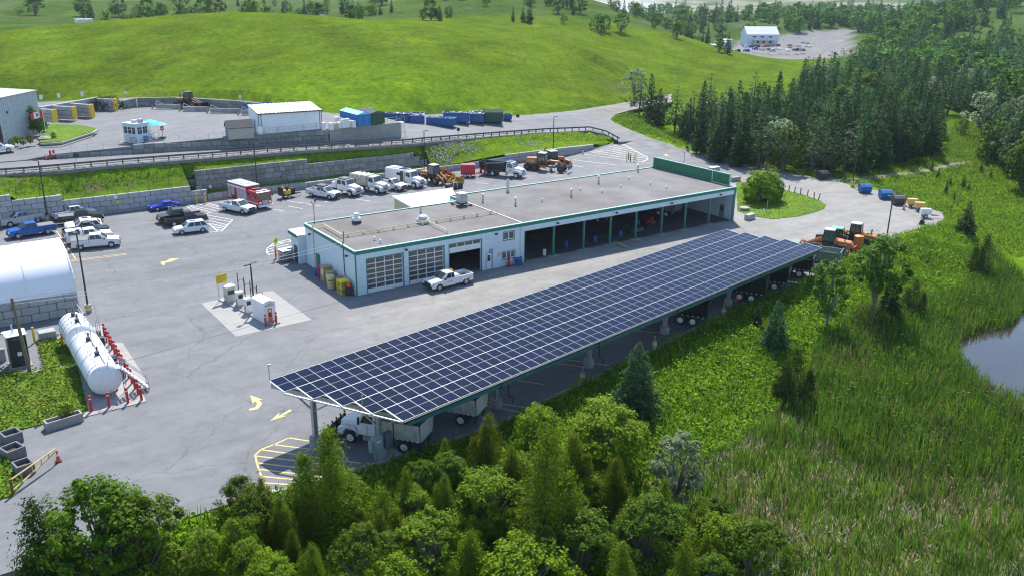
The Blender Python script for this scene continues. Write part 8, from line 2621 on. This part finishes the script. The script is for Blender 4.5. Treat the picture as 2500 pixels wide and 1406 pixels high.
# young trees dotted over the right meadow
YM = [(118.39,0.52,0.50), (115.08,-3.75,0.50), (115.22,-6.13,0.40), (108.34,-6.88,0.40), (130.76,-0.95,0.60), (128.51,-4.11,0.60), (123.62,4.86,0.60), (119.94,9.02,0.60), (113.38,-8.12,0.40), (137.56,1.47,0.70), (126.93,9.89,0.80), (104.96,-10.27,0.40)]
for lo in YM:
 make_tree('young_spruce', r.choice(far_spruce), 'knee high young spruce dotted over the bright right meadow', 'tree', (lo[0], lo[1], top(lo[0], lo[1])), r.uniform(0, 6), r.uniform(.14, .24), 'young spruces on the right meadow')
# ------------------------------------------------------------------ near trees, larger in the picture
n_ced = [cedar(9, 2.3, 15000, .155, CED, CED2, t_, seed=s) for s, t_ in ((21, 3), (22, 2), (23, 4))]
n_cedd = [cedar(7, 2.0, 11000, .155, (.036,.078,.012), (.06,.105,.012), 3, seed=s) for s in (24, 25)]
n_yel = [broadleaf(6, 2.7, 150, 100, .18, YEL, YEL2, .0, seed=s, clr=.22) for s in (26, 27)]
n_dec = [broadleaf(7, 2.5, 150, 95, .17, (.12,.21,.008), (.185,.27,.010), .0, seed=s, clr=.22) for s in (28, 29)]
n_drk = [broadleaf(7, 2.7, 150, 95, .18, (.075,.135,.008), (.12,.19,.010), .0, seed=s, clr=.2) for s in (30, 31)]
n_sil = [broadleaf(6.5, 1.7, 110, 60, .17, SIL, SIL2, .1, seed=32, clr=.22)]
n_spr = [conifer(6.2, 2.3, 38, .25, (.045,.11,.040), (.08,.165,.055), .03, .38, seed=33, whorl=.2)]
n_spd = [conifer(5.5, 1.9, 22, .28, (.022,.05,.02), (.035,.07,.022), .02, .3, seed=34, whorl=.22)]
n_thin = [broadleaf(6.5, 1.8, 70, 46, .23, DEC, (.115,.18,.025), .18, seed=35, clr=.24)]
TOPS = [  # top of the tree as seen, tree height, source, label
 ((-19.79,-38.29,6.20), 9.0, n_ced[0], 'cedar_tree', 'tall olive cedar standing before the near end of the canopy'),
 ((-9.40,-47.69,7.60), 10.6, n_ced[2], 'cedar_tree', 'largest olive cedar in the middle of the foreground'),
 ((0.64,-41.85,3.60), 6.4, n_yel[0], 'leafy_tree', 'rounded yellow green tree behind the largest foreground cedar'),
 ((-2.74,-37.74,2.60), 5.2, n_yel[1], 'leafy_tree', 'smaller yellow green tree left of the rounded one'),
 ((2.43,-47.71,3.40), 6.3, n_sil[0], 'willow_tree', 'pale silver willow at the edge of the reeds'),
 ((8.2,-37.1,5.5), 6.8, n_spr[0], 'spruce_tree', 'blue green spruce on the slope below the middle of the canopy'),
 ((29.2,-34.6,4.3), 5.3, n_spr[0], 'spruce_tree', 'slim spruce by the far canopy piers'),
 ((31.85,-30.11,1.90), 4.0, n_spd[0], 'spruce_tree', 'small dark spruce left of the slim spruce at the far piers'),
 ((39.3,-33.4,5.95), 6.9, n_thin[0], 'leafy_tree', 'slender light tree before the green grey dump truck'),
 ((46.6,-34.2,8.2), 6.4, n_thin[0], 'leafy_tree', 'tall bright green tree before the orange loaders'),
 ((48.4,-35.0,3.7), 5.0, n_spd[0], 'spruce_tree', 'broad dark conifer at the foot of the bright green tree'),
 ((52.0,-35.5,2.5), 4.2, n_cedd[0], 'cedar_tree', 'dark cedar right of the broad dark conifer'),
 ((83.4,-24.0,5.1), 5.4, n_spd[0], 'spruce_tree', 'lone dark spruce on the verge past the trailers'),
 ((73.2,-32.3,3.7), 4.9, n_cedd[1], 'cedar_tree', 'dark round conifer on the slope above the pond'),
 ((23.0,-41.8,3.1), 5.4, n_cedd[0], 'cedar_tree', 'narrow dark cedar between the bright slope and the reeds'),
 ((23.08,-40.49,0.40), 2.6, n_dec[1], 'leafy_tree', 'small leafy sapling beside the narrow dark cedar'),
 ((-15.42,-40.38,2.80), 5.6, n_ced[1], 'cedar_tree', 'olive cedar right of the tall one at the canopy end'),
 ((-13.22,-41.67,2.40), 5.2, n_ced[0], 'cedar_tree', 'second small olive cedar between the two tall cedars'),
 ((-11.30,-43.96,2.60), 5.4, n_dec[0], 'leafy_tree', 'bright leafy tree left of the largest cedar'),
 ((-17.94,-41.85,3.20), 6.2, n_ced[2], 'cedar_tree', 'olive cedar tucked against the tall cedar'),
 ((-23.59,-39.09,3.00), 6.0, n_ced[1], 'cedar_tree', 'dark olive cedar left of the tall cedar'),
 ((-2.52,-46.68,2.60), 5.6, n_ced[1], 'cedar_tree', 'olive cedar just right of the largest cedar'),
 ((-3.91,-51.62,2.20), 5.2, n_drk[0], 'leafy_tree', 'dark leafy tree below the silver willow'),
 ((-1.08,-50.01,2.20), 4.8, n_ced[0], 'cedar_tree', 'olive cedar at the foot of the silver willow'),
 ((-0.28,-53.61,0.80), 3.8, n_yel[1], 'leafy_tree', 'yellow green maple at the rim of the dry reeds'),
 ((0.18,-56.80,2.00), 5.2, n_drk[1], 'leafy_tree', 'dark green tree at the lower rim of the dry reeds'),
 ((-4.28,-55.22,2.00), 5.2, n_ced[2], 'cedar_tree', 'olive cedar left of the dark tree at the reeds'),
 ((-33.48,-37.91,6.40), 7.2, n_drk[0], 'leafy_tree', 'dark green tree at the lower left beside the drive'),
 ((-31.87,-38.77,5.60), 6.6, n_drk[1], 'leafy_tree', 'second dark green tree at the lower left by the kerb'),
 ((-36.49,-37.54,6.60), 7.4, n_cedd[1], 'cedar_tree', 'dark cedar in the lower left corner on the drive side'),
 ((-35.42,-37.95,4.40), 5.4, n_cedd[0], 'cedar_tree', 'low dark cedar in front of the lower left trees'),
 ((-31.32,-38.79,2.60), 4.2, n_yel[0], 'leafy_tree', 'yellow green bush in front of the second dark tree'),
 ((-27.96,-38.11,1.60), 3.8, n_yel[1], 'leafy_tree', 'yellow green bush at the kerb left of the cedars'),
 ((-29.93,-38.65,1.40), 3.6, n_dec[1], 'leafy_tree', 'green bush between the yellow bushes of the lower left'),
 ((-26.32,-40.70,1.60), 4.4, n_dec[0], 'leafy_tree', 'green leafy bush below the dark olive cedar'),
 ((-25.70,-42.44,1.60), 4.4, n_yel[0], 'leafy_tree', 'yellow leafy bush at the bottom edge below the dark olive cedar'),
 ((-34.82,-39.46,3.20), 4.6, n_ced[1], 'cedar_tree', 'olive cedar at the bottom edge under the dark lower left trees'),
 ((-3.75,-43.46,3.40), 6.4, n_ced[0], 'cedar_tree', 'olive cedar pressed against the right side of the largest cedar'),
 ((-8.28,-42.42,3.20), 6.0, n_ced[1], 'cedar_tree', 'olive cedar pressed against the left side of the largest cedar'),
 ((-16.53,-45.05,2.20), 5.6, n_dec[1], 'leafy_tree', 'light leafy tree at the lower middle'),
 ((-20.74,-44.70,2.60), 6.2, n_drk[0], 'leafy_tree', 'dark leafy tree at the lower middle under the tall cedar'),
 ((-14.80,-47.49,2.20), 5.8, n_ced[2], 'cedar_tree', 'olive cedar at the lower middle'),
 ((-8.16,-49.87,2.20), 5.8, n_drk[1], 'leafy_tree', 'dark leafy tree under the largest cedar'),
 ((-8.10,-53.63,2.00), 5.6, n_ced[1], 'cedar_tree', 'olive cedar at the bottom edge right of the middle'),
 ((-23.50,-43.94,2.40), 6.0, n_ced[0], 'cedar_tree', 'olive cedar at the bottom edge under the tall cedar'),
 ((-13.15,-50.71,2.00), 5.4, n_yel[1], 'leafy_tree', 'yellow green tree at the bottom edge in the middle'),
 ((-19.80,-46.97,1.60), 5.2, n_yel[0], 'leafy_tree', 'yellow green tree at the bottom edge left of the middle'),
]
THK = [(-29.21,-34.37,-1.00), (-22.93,-34.28,-0.60), (-14.54,-36.05,-1.00), (-5.68,-35.98,-1.20), (-0.29,-39.42,-2.00), (3.28,-44.90,-2.60), (2.67,-52.78,-2.80), (-1.49,-57.20,-3.00), (-34.95,-36.08,-2.00)]
for i in range(60):
 while True:
  x, y = r.uniform(-40, 20), r.uniform(-62, -34)
  if inpoly(np.array([x]), np.array([y]), THK)[0] and not inpoly(np.array([x]), np.array([y]), PADPOLY)[0]:
   break
 src = r.choice(n_ced + n_ced + n_dec + n_yel + n_drk)
 make_tree('thicket_shrub', src, 'chest high shrub in the thicket below the canopy', 'shrub', (x, y, top(x, y) - .05), r.uniform(0, 6), (lambda s: (s * r.uniform(.9, 1.3), s * r.uniform(.9, 1.3), s))(r.uniform(.28, .5)), 'shrubs of the foreground thicket')
H0 = {id(v[0]): h for v, h in [(x, 9) for x in n_ced] + [(x, 7) for x in n_cedd] + [(x, 6) for x in n_yel] + [(x, 7) for x in n_dec] + [(x, 7) for x in n_drk] + [(n_sil[0], 6.5), (n_spr[0], 6.2), (n_spd[0], 5.5), (n_thin[0], 6.5)]}
for i, (tp, h, src, nm, lab) in enumerate(TOPS):
 zg_ = top(tp[0], tp[1])
 s = max(.4, (tp[2] - zg_)) / H0[id(src[0])] / .985
 w_ = h / H0[id(src[0])]
 w_ = w_ if abs(w_ / s - 1) < .35 else s
 make_tree(nm, src, lab, 'tree' if 'bush' not in lab else 'bush', (tp[0], tp[1], zg_ - .05), i * 2.1, (w_, w_, s))
make_tree('round_shrub', broadleaf(4.6, 2.7, 210, 70, .26, YEL, YEL2, -.1, seed=44, clr=.26), 'large round yellow green shrub on the grass island', 'shrub', (*(75.49,6.06,0.0)[:2], .07), .4)
# planting by the office hall, weeds in the planter
for lo, src, s, lab in (((-19.94,91.36,7.60), n_drk[0], .62, 'dark small tree against the office hall'), ((-18.87,88.60,7.60), n_drk[1], .5, 'dark small tree beside the flag pole'), ((-23.37,80.10,7.30), n_yel[0], .22, 'orange green shrub in the office bed'), ((-22.68,78.30,7.30), n_dec[0], .2, 'low green shrub in the office bed'), ((-21.57,78.80,7.40), n_dec[1], .2, 'low green shrub beside the boulder'), ((-17.73,80.81,7.60), n_dec[0], .15, 'tiny shrub on the office lawn'), ((-24.38,78.19,7.20), n_dec[1], .2, 'low green shrub next to the white suv')):
 make_tree('shrub' if s < .4 else 'small_tree', src, lab, 'shrub' if s < .4 else 'tree', lo, s * 9, s)
t = make_tree('weed_clump', n_dec[1], 'leafy weeds growing in the long trough planter', 'plant', (*(-32.08,-14.71,0.0)[:2], .35), 0, (.2,.12,.17))
bx, by, bz = (-3.55,111.70,7.90)
bpile = broadleaf(2.6, 3.0, 60, 40, .3, (.03,.055,.015), (.06,.05,.03), -.35, seed=43, clr=.3)
make_tree('brush_pile', bpile, 'heap of cut green brush between two bunker walls', 'brush heap', (*(-2.87,114.57,8.20)[:2], 7.9), .3, (1.1,.9,.85))
# ------------------------------------------------------------------ ground cover
def scatter(poly, dens, zfun=None, avoid=True):
 P = np.array([p[:2] for p in poly])
 x0, y0, x1, y1 = *P.min(0), *P.max(0)
 n = int((x1 - x0) * (y1 - y0) * dens)
 x, y = nrng.uniform(x0, x1, n), nrng.uniform(y0, y1, n)
 k = inpoly(x, y, poly)
 if avoid:
  k &= ~inpoly(x, y, PADPOLY) & ~inpoly(x, y, POND) & ~inpoly(x, y, ROADPOLY)
 return x[k], y[k]
def blades(name, x, y, z, h, w, col, label, lean=.35, extra_h=None):
 n = len(x)
 a = nrng.uniform(0, 2 * pi, n)
 b = nrng.uniform(0, 2 * pi, n)
 ln = nrng.uniform(0, lean, n) * h
 base = np.stack([x, y, z - .05], 1)
 U = np.stack([np.cos(a), np.sin(a), 0 * a], 1) * (w / 2)[:, None]
 tip = base + np.stack([np.cos(b) * ln, np.sin(b) * ln, h], 1)
 mid = base * .45 + tip * .55 + np.stack([0 * a, 0 * a, h * .08], 1)
 P = np.stack([base - U, base + U, mid + U * .9, tip], 1)
 o = link(name, raw_mesh(name, P.reshape(-1, 3), 4, np.repeat(col, 4, 0), m_grassb))
 return tag(o, label, 'ground cover', kind='stuff')
def leafage(name, x, y, z, h, s, col, label):
 n = len(x)
 C_ = np.stack([x, y, z + h * nrng.random(n) ** .7], 1)
 N_ = nrng.normal(0, .55, (n, 3)) + np.array([0, 0, 1.0])
 o = link(name, leaf_mesh(name, C_, N_, s, col, 1.0, m_grassb))
 return tag(o, label, 'ground cover', kind='stuff')
def gcol(x, y, c1, c2, sc, seed, amt=.18, c3=None, p3=.0):
 t = sstep(-.7, .7, fbm(x, y, sc, seed))[:, None]
 c = np.array(c1) * (1 - t) + np.array(c2) * t
 if c3 is not None:
  k = nrng.random(len(x)) < p3
  c[k] = np.array(c3)
 return c * np.exp(nrng.normal(0, amt, (len(x), 1)))
G1, G2 = (.12,.25,.007), (.22,.36,.010)
SLOPE = [(-29.92,-33.50,-0.30), (-20.20,-33.73,-0.30), (-13.45,-33.96,-0.30), (-4.34,-33.96,-0.30), (7.41,-31.45,-0.30), (17.97,-29.29,-0.30), (30.28,-26.52,-0.30), (44.73,-24.61,-0.20), (56.61,-22.50,0.0), (71.79,-21.11,0.0), (83.15,-19.44,0.0), (90.42,-17.00,0.0), (87.73,-20.19,-0.50), (80.93,-29.56,-2.00), (62.00,-35.12,-2.50), (46.80,-32.64,-2.70), (31.87,-37.31,-2.80), (26.52,-40.45,-2.80), (13.05,-44.34,-2.80), (4.97,-44.95,-2.80), (-2.59,-46.95,-2.80), (-6.43,-51.34,-2.80), (-32.30,-33.90,-2.80)]
x, y = scatter(SLOPE, 34)
z = height(x, y)
dn = np.clip(.5 + .5 * fbm(x, y, 7, 151), .1, 1)
leafage('undergrowth', x, y, z, .25 + .8 * dn, .16 + .16 * nrng.random(len(x)), gcol(x, y, G1, G2, 6, 152), 'lush bright green undergrowth on the slope below the canopy')
x, y = scatter(SLOPE, 16)
blades('tall_grass', x, y, height(x, y), .5 + .7 * nrng.random(len(x)), .06 + .06 * nrng.random(len(x)), gcol(x, y, (.08,.18,.012), (.14,.235,.014), 5, 153, .18, (.3,.3,.12), .05), 'tall green grass along the edge of the asphalt', .5)
# reed bed
REED = [(80.93,-29.56,-2.00), (62.00,-35.12,-2.50), (47.95,-31.85,-2.70), (32.72,-36.67,-2.80), (26.52,-40.45,-2.80), (13.05,-44.34,-2.80), (4.97,-44.95,-2.80), (-2.59,-46.95,-2.80), (-7.21,-51.47,-3.00), (3.72,-59.33,-3.00), (17.83,-68.85,-3.00), (49.57,-55.23,-3.00), (80,-70,-3), (100,-66,-2), (105,-40,-1.5), (74.97,-39.76,-1.50)]
x, y = scatter(REED, 26)
z = height(x, y)
dry = inpoly(x, y, DRYZ)
f = fbm(x, y, 7, 161) + .5 * fbm(x, y, 2.2, 162)
br_ = fbm(x, y, 16, 163)
col = gcol(x, y, (.06,.135,.014), (.105,.20,.014), 9, 164, .22)
k = nrng.random(len(x)) < np.clip(.06 + .30 * sstep(.1, .9, br_), 0, .5)
col[k] = np.array((.17,.125,.065)) * np.exp(nrng.normal(0, .25, (k.sum(), 1)))
ds = dry & (f > .22)
kd = ds & (nrng.random(len(x)) < .55)
col[kd] = np.array((.42,.36,.25)) * np.exp(nrng.normal(0, .2, (kd.sum(), 1)))
h = np.where(kd, .35 + .5 * nrng.random(len(x)), 1.1 + .9 * nrng.random(len(x))) * np.where(dry & ~kd, .75, 1)
blades('reed_bed', x, y, z, h, np.where(kd, .09, .055 + .05 * nrng.random(len(x))), col, 'wide bed of green and brown reeds with pale flattened patches', np.where(kd, 1.4, .28))
x, y = scatter(REED, 9)
k = ~inpoly(x, y, DRYZ)
x, y = x[k], y[k]
leafage('reed_leaves', x, y, height(x, y), 1.5 + 0 * x, .15 + .12 * nrng.random(len(x)), gcol(x, y, (.06,.14,.014), (.10,.2,.014), 8, 165), 'leafy tops among the reeds round the pond')
# meadow at the right and verge of the wood
MEAD = [(90.42,-17.00,0.0), (96.82,-10.07,0.0), (100.98,0.96,0.0), (100.40,7.29,0.0), (99.98,13.88,0.0), (98.93,24.55,0.0), (99.53,39.50,0.0), (101.80,55.47,0.50), (102.88,68.76,1.40), (106.13,79.05,2.00), (119.73,86.91,2.70), (108.63,57.72,1.00), (97.38,24.35,0.60), (108.03,10.80,0.60), (142.63,13.92,1.20), (185,35,2), (230,10,2), (190,-30,1), (140,-50,-.5), (105,-42,-1.3), (80.93,-29.56,-2.00)]
x, y = scatter(MEAD, 9)
k = segdist(x, y, PATHL) > .8
x, y = x[k], y[k]
leafage('meadow_plants', x, y, height(x, y), .15 + .45 * nrng.random(len(x)), .2 + .2 * nrng.random(len(x)), gcol(x, y, (.095,.2,.010), (.16,.26,.012), 12, 171, .2, (.24,.25,.02), .06), 'bright weeds and grass of the meadow beside the loop')
x, y = scatter(MEAD, 6)
k = segdist(x, y, PATHL) > .9
x, y = x[k], y[k]
blades('meadow_grass', x, y, height(x, y), .35 + .5 * nrng.random(len(x)), .08 + .06 * nrng.random(len(x)), gcol(x, y, (.09,.19,.012), (.15,.25,.014), 10, 172), 'grass blades of the meadow beside the loop', .5)
def bank_z(xx, yy):
 return np.array([top(a, b) for a, b in zip(xx, yy)])
# bank tufts, weeds on the beds
BK = [(-45, 54.6), (91, 60), (90, 66), (76, 65.6), (59, 62), (42, 58.8), (19, 58.8), (4, 59), (-28, 59.4), (-45, 59.6)]
x, y = scatter(BK, 9, avoid=False)
k = ~((x > -2) & (x < 41) & (y < 57.0) & (y > 56))
x, y = x[k], y[k]
z = bank_z(x, y)
leafage('bank_weeds', x, y, z, .05 + .22 * nrng.random(len(x)), .1 + .16 * nrng.random(len(x)), gcol(x, y, (.05,.10,.012), (.10,.16,.016), 5, 181, .28, (.24,.2,.1), .16), 'patchy weeds on the grass bank under the guardrail')
for P_, zz, hh, dn_ in ((BED1, .1, .5, 34), (BED2, .1, .6, 34), (BED3, .1, .5, 30)):
 x, y = scatter(P_, dn_, avoid=False)
 leafage('bed_weeds', x, y, zz + 0 * x, hh * (.4 + .6 * np.clip(.5 + .5 * fbm(x, y, 3, 182), 0, 1)), .12 + .14 * nrng.random(len(x)), gcol(x, y, (.075,.14,.014), (.12,.19,.016), 3, 183, .22, (.42,.36,.03) if P_ is not BED3 else None, .07), 'flowering weeds filling the bed beside the fuel tanks')
x, y = scatter([(p[0], p[1]) for p in ISL], 8, avoid=False)
leafage('island_grass', x, y, .07 + 0 * x, .08 + 0 * x, .1 + .1 * nrng.random(len(x)), gcol(x, y, (.085,.165,.014), (.12,.2,.015), 5, 184, .15), 'short grass on the island by the workshop end')
# white umbels and grass heads at the asphalt edge
x, y = scatter(SLOPE, .08)
leafage('white_umbels', x, y, height(x, y) + .9, .25 + 0 * x, .1 + .06 * nrng.random(len(x)), np.full((len(x), 3), .62) * nrng.uniform(.85, 1.1, (len(x), 1)), 'white flower heads scattered over the green slope')
# loose stones on the dry part of the bank
b = MB()
ctr_ = [(44.5, 57.0), (47, 58.5), (51, 58), (49, 60.2), (66, 58.5), (43.5, 56.2)]
for i in range(420):
 cx, cy = rng.choice(ctr_)
 x_, y_ = cx + rng.gauss(0, 1.7), cy + rng.gauss(0, .9)
 if not (54.8 < y_ < 61.5):
  continue
 s = rng.uniform(.07, .2)
 z_ = top(x_, y_)
 M_ = Matrix.Translation((x_, y_, z_)) @ Matrix.Rotation(rng.uniform(0, 6), 4, 'Z')
 b.hexa([(-s, -s * .8, -.1), (s, -s * .7, -.1), (s * .9, s * .8, -.1), (-s * .8, s, -.1), (-s * .6, -s * .5, s), (s * .7, -s * .4, s * .8), (s * .5, s * .6, s * 1.1), (-s * .5, s * .5, s * .9)], 0, M_)
tag(b.build('loose_stones', mat('pale_stone', (.40,.36,.31), .9, var=.25, scale=2)), 'pale loose stones scattered over the dry bank', 'stones', kind='stuff')
# pale gravel at the asphalt corner under the cedars
x, y = scatter([(-25.20,-33.60,-0.30), (-21.19,-33.57,-0.30), (-20.55,-34.56,-0.50), (-23.82,-35.98,-0.60)], 60)
leafage('pale_rubble', x, y, height(x, y), .12 + 0 * x, .12 + .12 * nrng.random(len(x)), np.array([.4, .37, .31]) * nrng.uniform(.75, 1.2, (len(x), 1)), 'pale rubble at the kerb corner by the storm drain')
# ------------------------------------------------------------------ air
hz = bpy.data.materials.new('haze_air')
hz.use_nodes = True
nt = hz.node_tree
nt.nodes.remove(nt.nodes['Principled BSDF'])
pv = nt.nodes.new('ShaderNodeVolumePrincipled')
pv.inputs['Color'].default_value = (.72, .86, 1.0, 1)
pv.inputs['Density'].default_value = .00008
pv.inputs['Anisotropy'].default_value = .25
nt.links.new(pv.outputs[0], nt.nodes['Material Output'].inputs['Volume'])
HAZE = MB().box(-3700, 3700, -3700, 3700, -20, 75).build('haze', hz)
HAZE['kind'] = 'stuff'
HAZE['label'] = 'thin bluish haze over the far hills and wood'
dv = hz.copy()
dv.name = 'dust_air'
dv.node_tree.nodes['Principled Volume'].inputs['Density'].default_value = .012
dv.node_tree.nodes['Principled Volume'].inputs['Color'].default_value = (.95, .94, .92, 1)
for i, (lo, rx, rz_) in enumerate((((562.06,631.85,12.00), 70, 7), ((649.21,679.38,13.00), 60, 9), ((662.64,647.54,12.00), 50, 6), ((785.22,704.28,12.00), 14, 7))):
 b = MB().ball((0,0,0), 1, 16, 10)
 o = tag(b.build('dust_cloud', dv), 'pale dust drifting over the distant bare pit', 'dust', kind='stuff')
 o.location = lo
 o.scale = (rx, rx * .5, rz_)
